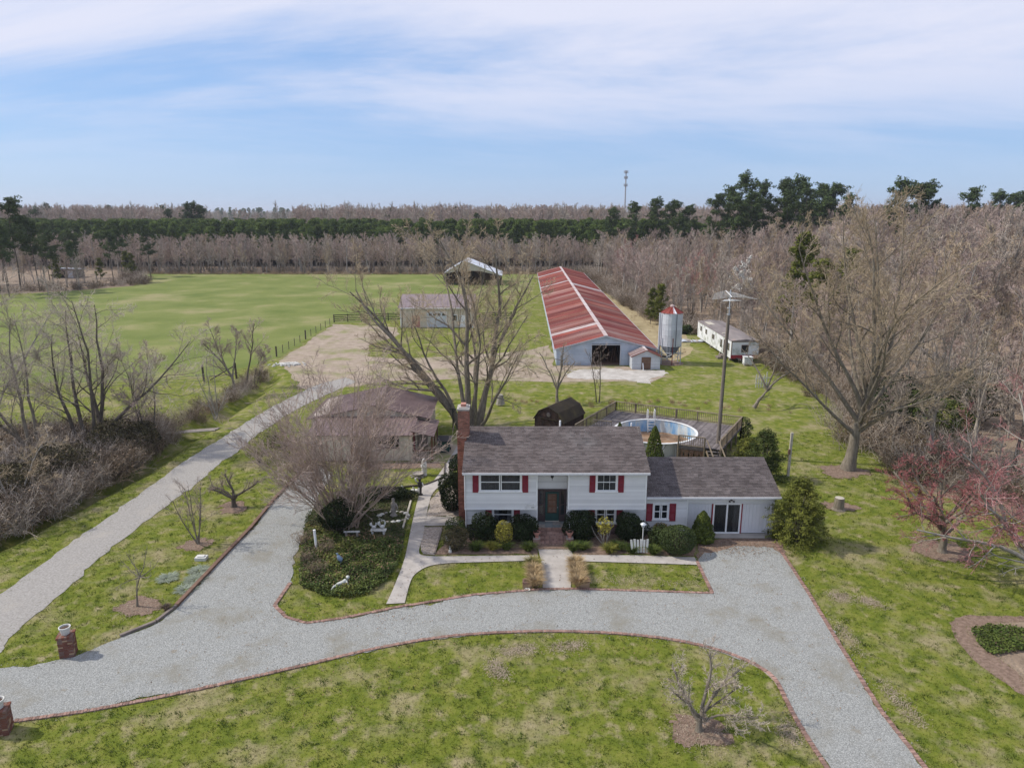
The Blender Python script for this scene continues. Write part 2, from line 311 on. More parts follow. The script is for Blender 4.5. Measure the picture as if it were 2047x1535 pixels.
M['twig_mauve'] = mat('mauve twigs', [(0.3, (0.32, 0.245, 0.21)), (0.7, (0.52, 0.41, 0.36))], 0.5, 0.9, tint=0.3, rnd=0.2)
M['twig_red'] = mat('red budding twigs', [(0.3, (0.260, 0.081, 0.081)), (0.7, (0.442, 0.189, 0.182))], 0.6, 0.9, tint=0.35)
M['twig_pink'] = mat('pinkish budding twigs', [(0.3, (0.299, 0.115, 0.115)), (0.7, (0.483, 0.265, 0.253))], 0.6, 0.9, tint=0.35)
M['needle'] = mat('pine needles', [(0.3, (0.034, 0.058, 0.018)), (0.7, (0.088, 0.118, 0.036))], 0.6, 0.9, tint=0.45, rnd=0.2, trans=0.12)
M['needle_young'] = mat('young pine needles', [(0.3, (0.058, 0.096, 0.018)), (0.7, (0.125, 0.165, 0.034))], 0.3, 0.9, tint=0.4, rnd=0.25, trans=0.12)
M['needle_yellow'] = mat('yellow green needles', [(0.3, (0.085, 0.105, 0.016)), (0.7, (0.16, 0.17, 0.03))], 0.8, 0.9, tint=0.4, trans=0.2)
M['holly'] = mat('dark holly leaves', [(0.3, (0.012, 0.022, 0.008)), (0.7, (0.036, 0.048, 0.017))], 1.5, 0.7, tint=0.5, spec=0.15)
M['box_leaf'] = mat('clipped box leaves', [(0.3, (0.030, 0.050, 0.012)), (0.7, (0.075, 0.098, 0.028))], 1.5, 0.7, tint=0.4, trans=0.1)
M['cypress'] = mat('golden cypress foliage', [(0.3, (0.085, 0.100, 0.016)), (0.7, (0.20, 0.205, 0.036))], 1.0, 0.85, tint=0.4, trans=0.15)
M['spruce'] = mat('dense spruce foliage', [(0.3, (0.062, 0.088, 0.015)), (0.7, (0.135, 0.160, 0.030))], 1.5, 0.85, tint=0.4, trans=0.1)
M['ivy'] = mat('ground ivy leaves', [(0.3, (0.034, 0.056, 0.014)), (0.52, (0.095, 0.125, 0.026)), (0.72, (0.24, 0.225, 0.06))], 0.7, 0.7, tint=0.45, trans=0.1)
M['yellow_leaf'] = mat('yellow variegated leaves', [(0.3, (0.26, 0.23, 0.035)), (0.7, (0.50, 0.44, 0.09))], 2, 0.8, tint=0.35, trans=0.15)
M['leaf_green'] = mat('strap leaves', [(0.3, (0.045, 0.075, 0.014)), (0.7, (0.12, 0.15, 0.03))], 1.5, 0.8, tint=0.4, trans=0.15)
M['straw_leaf'] = mat('straw coloured grass leaves', [(0.3, (0.30, 0.205, 0.10)), (0.7, (0.50, 0.38, 0.22))], 1.5, 0.9, tint=0.35, trans=0.15)
M['silver_leaf'] = mat('silver grey leaves', [(0.3, (0.17, 0.20, 0.145)), (0.7, (0.28, 0.31, 0.235))], 2, 0.9, tint=0.25)
M['blossom'] = mat('white blossom', [(0.3, (0.60, 0.58, 0.52)), (0.7, (0.78, 0.77, 0.72))], 2, 0.9, tint=0.2)
M['brush'] = mat('brown brush', [(0.3, (0.145, 0.105, 0.070)), (0.7, (0.29, 0.22, 0.155))], 0.4, 0.95, tint=0.35, rnd=0.2)
M['deadgrass'] = mat('dead tall grass', [(0.3, (0.26, 0.18, 0.10)), (0.7, (0.42, 0.31, 0.19))], 0.6, 0.95, tint=0.3)
M['nandina'] = mat('orange yellow leaves', [(0.35, (0.055, 0.06, 0.016)), (0.6, (0.28, 0.20, 0.04)), (0.75, (0.34, 0.15, 0.05))], 4, 0.8, tint=0.4)
M['cypress_dark'] = mat('dark cypress foliage', [(0.3, (0.030, 0.050, 0.012)), (0.7, (0.085, 0.105, 0.024))], 1.0, 0.85, tint=0.4, trans=0.1)
M['brush_green'] = mat('brown green brush', [(0.3, (0.040, 0.040, 0.018)), (0.7, (0.115, 0.092, 0.045))], 1.5, 0.9, tint=0.4)
M['olive_leaf'] = mat('olive grass leaves', [(0.3, (0.12, 0.12, 0.03)), (0.7, (0.30, 0.25, 0.09))], 2.5, 0.9, tint=0.35)
M['leaf_yellow'] = mat('yellow green leaves', [(0.3, (0.11, 0.13, 0.02)), (0.7, (0.27, 0.25, 0.05))], 2.0, 0.8, tint=0.4, trans=0.15)
M['ivy_dark'] = mat('short dark cover', [(0.3, (0.024, 0.040, 0.010)), (0.55, (0.065, 0.085, 0.022)), (0.75, (0.17, 0.14, 0.07))], 1.0, 0.8, tint=0.4)
M['twig_red2'] = mat('faint red twigs', [(0.3, (0.280, 0.140, 0.119)), (0.7, (0.448, 0.266, 0.231))], 0.5, 0.9, tint=0.3, rnd=0.2)
M['thatch'] = mat('pale dead thatch', [(0.3, (0.25, 0.195, 0.135)), (0.7, (0.42, 0.345, 0.26))], 2.0, 0.95, tint=0.3)
M['cast_pale'] = flat('pale grey cast stone', (0.46, 0.47, 0.44), 0.9, 0.25, 6)
M['stone_loose'] = mat('loose stones', [(0.3, (0.22, 0.22, 0.20)), (0.7, (0.46, 0.455, 0.43))], 8, 0.9, tint=0.4)
M['dead_leaf'] = mat('dead leaves', [(0.3, (0.12, 0.075, 0.045)), (0.7, (0.27, 0.175, 0.105))], 3, 0.9, tint=0.4)
M['weed'] = mat('dark lawn weeds', [(0.3, (0.060, 0.100, 0.016)), (0.6, (0.105, 0.145, 0.024)), (0.8, (0.19, 0.18, 0.05))], 0.8, 0.9, tint=0.35, trans=0.2)
M['bark_wood'] = mat('mid grey bark', [(0.3, (0.20, 0.175, 0.145)), (0.7, (0.37, 0.33, 0.28))], 1.5, 0.95, tint=0.1, rnd=0.25)
# ------------------------------------------------------------------ ground and setting
rs = np.random.RandomState(7); random.seed(7)
def resample(pts, step, closed=False):
    pts = [np.array(p, float) for p in pts]
    if closed: pts = pts+[pts[0]]
    out = [pts[0]]
    for a, b in zip(pts[:-1], pts[1:]):
        n = max(1, int(np.linalg.norm(b-a)/step))
        for i in range(1, n+1): out.append(a+(b-a)*i/n)
    if closed: out = out[:-1]
    return np.array(out)
def catmull(pts, n=6, closed=False):
    P = [np.array(p, float) for p in pts]; m = len(P); out = []
    rng_ = range(m) if closed else range(m-1)
    for i in rng_:
        p0 = P[(i-1) % m] if (closed or i > 0) else P[0]; p1 = P[i]; p2 = P[(i+1) % m]
        p3 = P[(i+2) % m] if (closed or i+2 < m) else P[-1]
        for k in range(n):
            t = k/n
            out.append(0.5*((2*p1)+(p2-p0)*t+(2*p0-5*p1+4*p2-p3)*t*t+(3*p1-p0-3*p2+p3)*t**3))
    if not closed: out.append(P[-1])
    return out
POLYS = {}
def sheet(name, world_pts, z, m, jit=0.0, step=0.4, kind='structure', parent=None):
    pts = resample(world_pts, step, True) if jit else np.array(world_pts, float)
    if jit:
        n = len(pts); a = rs.normal(0, 1, (n, 2)); b = np.repeat(rs.normal(0, 1, (n//6+2, 2)), 6, axis=0)[:n]
        pts = pts+a*jit*0.5+b*jit*0.6
    vv = [Vector((p[0], p[1], 0)) for p in pts]
    tr = tessellate_polygon([vv])
    me = bpy.data.meshes.new(name)
    fc = []
    for t in tr:
        a, b, c = (vv[i] for i in t)
        fc.append(t if (b-a).cross(c-a).z > 0 else (t[0], t[2], t[1]))
    me.from_pydata([(p[0], p[1], z) for p in pts], [], fc); me.update(); me.materials.append(m)
    POLYS[name+str(len(POLYS))] = pts
    return link(name, me, parent, kind)
def gp(lst, z=0): return [G(a, b, z) for a, b in lst]
def inside(P, poly):
    x, y = P[:, 0], P[:, 1]; r = np.zeros(len(P), bool); j = len(poly)-1
    for i in range(len(poly)):
        xi, yi = poly[i]; xj, yj = poly[j]
        c = ((yi > y) != (yj > y)) & (x < (xj-xi)*(y-yi)/(yj-yi+1e-12)+xi); r ^= c; j = i
    return r
def dist_polyline(P, line):
    d = np.full(len(P), 1e9)
    for a, b in zip(line[:-1], line[1:]):
        a = np.array(a); b = np.array(b); ab = b-a; t = np.clip(((P-a)@ab)/(ab@ab), 0, 1)
        d = np.minimum(d, np.linalg.norm(P-(a+t[:, None]*ab), axis=1))
    return d

# ground: one sheet to the horizon, with two drainage ditches pressed into it
DITCH_A = gp([(-260, 1210), (0, 1075), (130, 1010), (260, 945), (350, 885), (430, 835), (500, 788), (540, 752)])
DITCH_B = gp([(880, 800), (1000, 803), (1150, 806), (1300, 803), (1440, 812), (1560, 815)])
fx = np.arange(-70, 70.1, 0.7); fy = np.arange(10, 112.1, 0.7)
far = np.array([1.5, 3, 6, 12, 25, 50, 100, 200, 400, 800, 1600, 3200, 7000.])
xs = np.concatenate([(-70-far)[::-1], fx, 70+far]); ys = np.concatenate([(10-far[:9])[::-1], fy, 112+np.concatenate([far, [11000.]])])
XX, YY = np.meshgrid(xs, ys); PP = np.stack([XX.ravel(), YY.ravel()], 1)
zg = np.zeros(len(PP))
m_ = (np.abs(PP[:, 0]) < 72) & (PP[:, 1] < 112) & (PP[:, 1] > 8)
da = dist_polyline(PP[m_], DITCH_A); db = dist_polyline(PP[m_], DITCH_B)
zg[m_] = -0.95*np.clip(1-da/1.7, 0, 1)**0.8-0.40*np.clip(1-db/2.4, 0, 1)**1.0
nx, ny = len(xs), len(ys); idx = np.arange(nx*ny).reshape(ny, nx)
fc = np.stack([idx[:-1, :-1], idx[:-1, 1:], idx[1:, 1:], idx[1:, :-1]], -1).reshape(-1, 4)
gm = np_mesh('ground', np.concatenate([PP, zg[:, None]], 1), fc, [M['grass']], smooth=True)
link('ground', gm, None, 'structure')

# wider surfaces
sheet('pasture', gp([(-500, 640), (60, 590), (130, 572), (285, 545.5), (700, 546), (1072, 548), (1060, 575), (1000, 590), (800, 585), (790, 640), (665, 646), (553, 716), (430, 750), (-200, 780), (-900, 800)]), 0.006, M['pasture'], 0.6, 3.0)
sheet('woodland_floor', [(-700, 233), (-125, 236), (-55, 233.5), (8, 234), (24.5, 232), (25, 180), (27, 135), (30, 119), (34.5, 113), (34.5, 90), (35.5, 78), (35, 70), (32, 61), (31, 48), (36, 42), (60, 34), (400, 34), (800, 900), (-900, 900)], 0.008, M['litter'], 0.9, 4.0)
sheet('woodland_floor', [(-400, 130), (-118, 178), (-104, 196), (-116, 222), (-123, 236), (-700, 236)], 0.010, M['litter'], 0.9, 4.0)
sheet('straw_verge', [(19.8, 93), (21.5, 213), (25.5, 213), (27.5, 160), (29, 120), (27.5, 104), (23, 97)], 0.010, M['straw'], 0.4, 1.5)
sheet('barn_yard', gp([(560, 722), (590, 700), (668, 648), (795, 655), (800, 668), (740, 690), (735, 712), (800, 718), (920, 712), (1060, 700), (1100, 690), (1110, 732), (1180, 726), (1250, 733), (1300, 742), (1330, 752), (1300, 766), (1180, 764), (1030, 762), (900, 758), (780, 762), (700, 775), (640, 790), (600, 775)]), 0.012, M['dirt'], 0.35, 1.2)
sheet('stone_apron', gp([(1140, 741), (1215, 735), (1262, 740), (1325, 741), (1334, 750), (1290, 765), (1235, 760), (1130, 756)]), 0.018, M['chalk'], 0.5, 0.5)
lane_l = gp([(-300, 1360), (0, 1186), (100, 1118), (200, 1045), (300, 972), (400, 903), (470, 858), (540, 815), (600, 785), (640, 768), (690, 755)])
lane_r = gp([(712, 764), (650, 790), (560, 838), (470, 903), (377, 978), (322, 1020), (205, 1114), (111, 1199), (60, 1240), (12, 1282), (-20, 1318), (-300, 1490)])
sheet('farm_lane', [tuple(p) for p in catmull(lane_l, 5)]+[tuple(p) for p in catmull(lane_r, 5)], 0.022, M['lane'], 0.12, 0.5)
drive = gp([(-300, 1500), (-40, 1452), (35, 1441), (200, 1417), (400, 1377), (600, 1332), (750, 1297), (900, 1272), (1050, 1263), (1150, 1263), (1250, 1268), (1350, 1280), (1430, 1298), (1500, 1324), (1545, 1354), (1570, 1397), (1595, 1445), (1625, 1492), (1655, 1538), (1740, 1680),
            (1960, 1680), (1852, 1538), (1760, 1420), (1680, 1292), (1620, 1192), (1580, 1130), (1556, 1096), (1520, 1088), (1450, 1090), (1405, 1100), (1393, 1122), (1424, 1187), (1300, 1183), (1145, 1178), (1080, 1179), (950, 1190), (800, 1214), (680, 1238), (610, 1247), (570, 1234), (548, 1211),
            (580, 1165), (588, 1120), (598, 1080), (618, 1035), (640, 985), (668, 945), (640, 930), (590, 958), (545, 1005), (500, 1062), (430, 1135), (352, 1217), (312, 1248), (232, 1278), (150, 1312), (60, 1330), (-20, 1334), (-300, 1430)])
sheet('gravel_driveway', drive, 0.030, M['gravel'], 0.10, 0.3)
# concrete walks
walk = catmull(gp([(772, 1208), (785, 1180), (798, 1148), (808, 1120), (815, 1090), (822, 1055), (835, 1000), (846, 972), (868, 960), (900, 915), (918, 885)]), 4)+catmull(gp([(932, 885), (915, 925), (890, 962), (866, 985), (857, 1010), (851, 1040), (845, 1075), (838, 1098), (842, 1110), (872, 1113)]), 4)
walk = [tuple(p) for p in walk]+gp([(1075, 1110.5), (1075, 1121)])+[tuple(p) for p in catmull(gp([(900, 1126), (862, 1131), (838, 1142), (822, 1160), (809, 1206)]), 4)]
sheet('concrete_walk', walk, 0.045, M['concrete'])
sheet('concrete_walk', gp([(1076, 1099), (1140, 1099), (1146, 1110), (1270, 1111), (1388, 1115), (1398, 1130), (1270, 1126), (1170, 1123), (1143, 1124), (1141, 1176), (1085, 1176), (1082, 1124)]), 0.050, M['concrete'])
sheet('concrete_walk', gp([(850, 1032), (925, 1036), (925, 1050), (848, 1052)]), 0.040, M['concrete'])
sheet('concrete_apron', [(11.0, 41.0), (16.3, 41.0), (16.5, 41.7), (11.0, 41.7)], 0.055, M['concrete'])
sheet('porch_slab', [(-8.2, 55.0), (-4.6, 55.0), (-3.6, 57.0), (-3.6, 62.0), (-8.2, 62.0)], 0.040, M['dirt'], 0.1, 0.4)
# beds
sheet('mulch_bed', gp([(866, 1108), (885, 1092), (905, 1060), (928, 1020)])+[(-2.9, 41.7), (8.3, 41.7), (11.0, 41.6)]+gp([(1392, 1080), (1388, 1112), (1270, 1109), (1150, 1109), (1146, 1098), (1072, 1098), (1074, 1109)]), 0.034, M['mulch'], 0.06, 0.3)
sheet('leaf_litter_strip', gp([(1392, 1076), (1560, 1078), (1575, 1112), (1545, 1094), (1470, 1092), (1410, 1106), (1395, 1120)]), 0.032, M['mulch'], 0.10, 0.3)
sheet('pebble_bed', gp([(862, 998), (880, 978), (905, 972), (925, 985), (925, 1033), (852, 1032)]), 0.036, M['pebble'], 0.05, 0.3)
sheet('pebble_bed', gp([(849, 1054), (885, 1053), (876, 1085), (866, 1110), (845, 1108), (840, 1095)]), 0.038, M['pebble'], 0.05, 0.3)
sheet('garden_bed', gp([(610, 1030), (660, 985), (735, 975), (812, 985), (820, 1000), (813, 1050), (803, 1105), (786, 1148), (735, 1183), (690, 1194), (640, 1189), (602, 1172), (604, 1110)]), 0.026, M['ditch'], 0.15, 0.4)
sheet('mulch_ring', gp([(1898, 1245), (1915, 1232), (1975, 1229), (2100, 1232), (2150, 1300), (2150, 1420), (2080, 1410), (2020, 1370), (1960, 1330), (1912, 1285)]), 0.014, M['mulch'], 0.10, 0.3)
sheet('garden_bed', gp([(1935, 1260), (1960, 1249), (2060, 1245), (2120, 1300), (2120, 1390), (2060, 1372), (2000, 1320), (1955, 1290)]), 0.020, M['litter'], 0.12, 0.3)
sheet('mulch_strip', gp([(735, 925), (830, 925), (880, 924), (884, 934), (800, 938), (740, 940)]), 0.020, M['mulch'], 0.12, 0.4)
def mulch_disc(px, py, r, m='mulch'):
    c = G(px, py); sheet('mulch_patch', [(c[0]+r*math.cos(t)*1.15, c[1]+r*math.sin(t)) for t in np.linspace(0, 2*math.pi, 36)[:-1]], 0.016+0.0001*len(POLYS), M[m], 0.26, 0.12)
for a in ((1395, 1462, 0.95), (275, 1212, 0.95), (395, 1087, 0.8), (468, 1015, 0.9), (1883, 1100, 1.5), (1690, 942, 1.6), (1676, 1012, 0.9)): mulch_disc(*a)
BARE = [[(1655, 1185), (1690, 1188), (1700, 1200), (1672, 1200)], [(1672, 1236), (1690, 1262), (1712, 1292), (1735, 1318), (1722, 1308), (1694, 1275), (1674, 1250)], [(1755, 1350), (1800, 1400), (1848, 1450), (1836, 1448), (1784, 1398)], [(1722, 1192), (1768, 1214), (1752, 1212), (1718, 1200)], [(1565, 1440), (1583, 1455), (1592, 1488), (1578, 1480)], [(1150, 1158), (1240, 1150), (1320, 1165), (1400, 1160), (1400, 1172), (1250, 1168)],
            [(1180, 1285), (1120, 1288), (1095, 1300), (1150, 1296)], [(1000, 1298), (1062, 1290), (1070, 1302), (1010, 1310)], [(985, 1318), (1012, 1352), (1004, 1358), (975, 1332)]]
# ------------------------------------------------------------------ edgings
def along(path, step):
    p = resample(path, step); d = np.gradient(p, axis=0); d /= np.linalg.norm(d, axis=1)[:, None]+1e-9; return p, d
def brick_edging(px, label, m='brick_pink', width=0.18, smooth_=True, h=0.06):
    path = gp(px); path = catmull(path, 6) if smooth_ else path
    p, d = along(path, 0.112); mb = MB()
    for i in range(len(p)-1):
        c = (p[i]+p[i+1])/2; ax = d[i]; ay = np.array((-ax[1], ax[0])); a = rs.uniform(-0.05, 0.05); ca, sa = math.cos(a), math.sin(a)
        ax2 = ax*ca+ay*sa; ay2 = ay*ca-ax*sa
        mb.obox(c+rs.normal(0, 0.006, 2), ax2, ay2, np.linalg.norm(p[i+1]-p[i])*0.88, width, -0.02, h+rs.uniform(-0.012, 0.012), rs.uniform(0, 1))
    o = thing('brick_edging', (*p[len(p)//2], 0), label, 'edging', 'brick edgings of the drive')
    mo = MB()
    for i in range(0, len(p)-4, 4):
        c = (p[i]+p[i+4])/2; ax = p[i+4]-p[i]; l = np.linalg.norm(ax); ax /= l; mo.obox(c, ax, (-ax[1], ax[0]), l*1.02, width*0.9, -0.02, h-0.022)
    mo.build('mortar_bed', M['mortar'], o); mb.build('bricks', M[m], o, kind='stuff')
brick_edging([(28, 1442), (200, 1417), (400, 1377), (600, 1332), (750, 1297), (900, 1272), (1050, 1263), (1150, 1263), (1250, 1268), (1350, 1280), (1430, 1298), (1500, 1324), (1545, 1354), (1570, 1397), (1595, 1445), (1625, 1492), (1655, 1538), (1700, 1610)], 'long curved brick edging round the front lawn')
brick_edging([(1900, 1600), (1852, 1538), (1760, 1420), (1680, 1292), (1620, 1192), (1580, 1130), (1548, 1084)], 'straight brick edging from the garage down the outer side of the drive', smooth_=False)
brick_edging([(1393, 1122), (1424, 1186), (1300, 1182), (1145, 1177.5), (1081, 1178.5), (950, 1189), (800, 1213), (680, 1237), (612, 1246), (572, 1234), (549, 1211), (580, 1166)], 'brick edging below the small front lawns and round the planting bed tip', smooth_=False)
def timber_edging(px, label, m='brown_wood', w=0.15, h=0.14, L=2.4, group=None):
    path = gp(px); p, d = along(path, L); o = thing('timber_edging', (*p[0], 0), label, 'edging', group)
    for i in range(len(p)-1):
        a = p[i]+d[i]*0.01; b = p[i+1]-d[i]*0.01; j = rs.normal(0, 0.015, 2)
        MB().beam((*(a+j), h/2), (*(b+j*0.5), h/2), w, h).build('timber', M[m], o)
timber_edging([(600, 945), (545, 1003), (500, 1058), (430, 1131), (352, 1213)], 'brown timbers edging the lawn beside the side drive', w=0.2, h=0.16)
timber_edging([(352, 1213), (312, 1244), (240, 1273)], 'low weathered timbers at the curved drive corner', 'old_wood')
timber_edging([(822, 1002), (814, 1030), (806, 1056)], 'pale boards edging the ornament bed beside the walk', 'board_pale', 0.12, 0.12, 1.8)
timber_edging([(737, 975), (790, 976), (850, 970), (888, 955), (890, 928)], 'dark timbers bordering the statue lawn', 'post', 0.12, 0.12, 1.6)
timber_edging([(893, 1034), (928, 1042)], 'pale board edging the pebbles at the house corner', 'board_pale', 0.12, 0.14, 1.0)
timber_edging([(884, 1057), (868, 1108)], 'short boards edging the daffodil bed by the walk', 'old_wood', 0.1, 0.1, 0.9)
# ------------------------------------------------------------------ the house
def lap_siding(mb, x0, x1, y, z0, z1, ex=0.13, holes=(), lip=0.03):
    """boards facing -y, cut round the holes (x0,x1,z0,z1)"""
    n = max(1, round((z1-z0)/ex)); e = (z1-z0)/n
    for i in range(n):
        a = z0+i*e; b = a+e; cuts = [(x0, x1)]
        for hx0, hx1, hz0, hz1 in holes:
            if b > hz0+0.01 and a < hz1-0.01:
                cuts = [s for c0, c1 in cuts for s in ((c0, min(c1, hx0)), (max(c0, hx1), c1)) if s[1]-s[0] > 0.01]
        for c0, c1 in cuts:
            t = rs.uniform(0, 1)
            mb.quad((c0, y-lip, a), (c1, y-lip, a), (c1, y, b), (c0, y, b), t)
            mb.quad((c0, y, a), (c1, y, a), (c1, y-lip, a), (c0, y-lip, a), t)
def side_siding(mb, x, y0, y1, z0, z1, sgn, ex=0.115, lip=0.012):
    n = max(1, round((z1-z0)/ex)); e = (z1-z0)/n
    for i in range(n):
        a = z0+i*e; b = a+e; t = rs.uniform(0, 1); xl = x+sgn*lip
        q = [(xl, y0, a), (xl, y1, a), (x, y1, b), (x, y0, b)]
        mb.poly(q if sgn > 0 else q[::-1], t)
def shingles(mb, x0, x1, e0, e1, ex=0.145, tab=0.30, th=0.014):
    """e0 = (y,z) at the eave, e1 = (y,z) at the ridge"""
    e0 = np.array(e0); e1 = np.array(e1); L = np.linalg.norm(e1-e0); n = int(L/ex); d = (e1-e0)/L; nr = np.array((-d[1], d[0]))
    if nr[1] < 0: nr = -nr
    step = L/n
    for i in range(n):
        a = e0+d*step*i+nr*th; b = e0+d*step*(i+1)+nr*0.002; x = x0-rs.uniform(0, tab)
        while x < x1:
            w = tab*rs.uniform(0.75, 1.25); xa, xb = max(x0, x+0.006), min(x1, x+w)
            if xb-xa > 0.02:
                t = rs.uniform(0, 1); aa = a+nr*rs.uniform(0, 0.006); base = a-nr*th
                if e1[0] > e0[0]:
                    mb.quad((xa, aa[0], aa[1]), (xb, aa[0], aa[1]), (xb, b[0], b[1]), (xa, b[0], b[1]), t)
                    mb.quad((xa, base[0], base[1]), (xb, base[0], base[1]), (xb, aa[0], aa[1]), (xa, aa[0], aa[1]), t)
                else:
                    mb.quad((xb, aa[0], aa[1]), (xa, aa[0], aa[1]), (xa, b[0], b[1]), (xb, b[0], b[1]), t)
            x += w
def brick_faces(x0, x1, y0, y1, z0, z1, root, m, name='bricks', core=True, bl=0.205, bh=0.072, sides='fblr', out=0.006):
    if core: MB().box(x0, x1, y0, y1, z0, z1).build('mortar', M['mortar'], root)
    mb = MB(); nz = max(1, round((z1-z0)/bh)); hz = (z1-z0)/nz
    for i in range(nz):
        a, b = z0+i*hz+0.006, z0+(i+1)*hz-0.006; off = (i % 2)*bl/2
        for s in sides:
            u0, u1 = (x0, x1) if s in 'fb' else (y0, y1); u = u0-off
            while u < u1-0.01:
                p, q = max(u0, u+0.005), min(u1, u+bl-0.005)
                if q-p > 0.02:
                    o_ = out+rs.uniform(-0.002, 0.003); t = rs.uniform(0, 1)
                    if s == 'f': mb.box(p, q, y0-o_, y0+0.03, a, b, t)
                    elif s == 'b': mb.box(p, q, y1-0.03, y1+o_, a, b, t)
                    elif s == 'l': mb.box(x0-o_, x0+0.03, p, q, a, b, t)
                    else: mb.box(x1-0.03, x1+o_, p, q, a, b, t)
                u += bl
    return mb.build(name, M[m], root, kind='stuff')

house = thing('house', (2.7, 44.0, 0), 'white split level house with grey shingle roof, dark red shutters and attached garage wing', 'house')
YU, YL = 41.1, 41.6                                     # upper and lower front planes
UL = (-2.93, 1.58); UR = (3.47, 8.30); ZU0, ZU1 = 1.98, 4.46
win_u = [(-1.99, 0.56, 3.18, 4.34), (5.21, 6.47, 3.18, 4.34)]
win_l = [(-1.20, 0.05, 0.85, 1.93), (5.29, 6.52, 0.85, 1.93)]
win_g = [(8.92, 9.85, 1.08, 2.10)]
# wall masses stand 0.2 behind the boards so that the windows have depth
wm = MB()
wm.box(-2.90, 1.55, YU+0.25, 48.8, ZU0, ZU1); wm.box(3.50, 8.27, YU+0.25, 48.8, ZU0, ZU1); wm.box(1.55, 3.50, 42.15, 48.8, 0, ZU1)
wm.box(-2.90, 1.55, YL+0.25, 48.8, 0, ZU0); wm.box(3.50, 8.27, YL+0.25, 48.8, 0, ZU0)
wm.box(8.27, 16.45, YL+0.25, 47.9, 0, 2.66)
wm.build('inner_wall', M['dark'], house)
sd_ = MB()
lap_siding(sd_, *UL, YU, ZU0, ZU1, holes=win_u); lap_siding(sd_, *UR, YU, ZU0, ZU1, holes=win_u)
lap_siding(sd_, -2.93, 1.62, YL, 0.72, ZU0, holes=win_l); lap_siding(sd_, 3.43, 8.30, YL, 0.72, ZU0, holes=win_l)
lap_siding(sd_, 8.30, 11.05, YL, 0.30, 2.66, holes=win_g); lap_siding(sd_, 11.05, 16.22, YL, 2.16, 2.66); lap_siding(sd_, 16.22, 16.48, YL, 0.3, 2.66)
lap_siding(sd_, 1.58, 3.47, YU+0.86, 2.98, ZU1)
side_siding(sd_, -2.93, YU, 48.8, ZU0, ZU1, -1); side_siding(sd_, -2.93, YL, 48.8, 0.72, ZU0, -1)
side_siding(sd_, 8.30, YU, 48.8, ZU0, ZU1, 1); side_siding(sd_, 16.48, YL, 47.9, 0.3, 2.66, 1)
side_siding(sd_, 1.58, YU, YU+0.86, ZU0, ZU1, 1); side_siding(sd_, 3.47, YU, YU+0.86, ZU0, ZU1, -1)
for x, y0, y1, z0, z1 in ((-2.93, 41.0, 48.8, 4.46, 6.15), (8.30, 41.0, 48.8, 4.46, 6.15), (16.48, 41.5, 47.9, 2.66, 4.0)):
    n_ = 12
    for i in range(n_):
        t0, t1 = i/n_, (i+1)/n_; ya, yb = y0+(y1-y0)*t0/2, y1-(y1-y0)*t0/2; yc, yd = y0+(y1-y0)*t1/2, y1-(y1-y0)*t1/2
        q = [(x, ya, z0+(z1-z0)*t0), (x, yb, z0+(z1-z0)*t0), (x, yd, z0+(z1-z0)*t1), (x, yc, z0+(z1-z0)*t1)]
        sd_.poly(q if x > 0 else q[::-1])
sd_.box(-2.93, 16.48, 48.0, 48.1, 0, 2.6); sd_.box(-2.93, 8.30, 48.8, 48.9, 0.0, 4.46)
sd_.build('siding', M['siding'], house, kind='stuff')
# underside of the overhang, corner boards, frieze
tr_ = MB()
tr_.box(-2.95, 1.58, YU-0.02, YL, ZU0-0.05, ZU0); tr_.box(3.47, 8.32, YU-0.02, YL, ZU0-0.05, ZU0)
tr_.build('overhang_trim', M['trim'], house, kind='stuff')
for x0, x1 in ((-2.955, -2.86), (1.50, 1.585), (3.465, 3.55), (8.23, 8.325)): MB().box(x0, x1, YU-0.04, YU+0.03, ZU0, ZU1).build('corner_trim', M['trim'], house)
for x0, x1 in ((11.0, 11.08), (16.42, 16.5)): MB().box(x0, x1, YL-0.04, YL+0.03, 0.05, 2.64).build('corner_trim', M['trim'], house)
MB().box(-3.05, 8.42, 40.74, 41.12, 4.44, 4.47).box(8.33, 16.72, 41.2, 41.62, 2.66, 2.69).build('soffit', M['trim'], house)
# foundation
brick_faces(-2.93, 1.60, YL+0.02, YL+0.2, 0, 0.71, house, 'brick_dark', 'foundation_bricks', sides='fl')
brick_faces(3.45, 8.30, YL+0.02, YL+0.2, 0, 0.71, house, 'brick_dark', 'foundation_bricks', sides='f')
brick_faces(8.32, 11.0, YL+0.02, YL+0.2, 0, 0.29, house, 'brick_dark', 'foundation_bricks', sides='f')
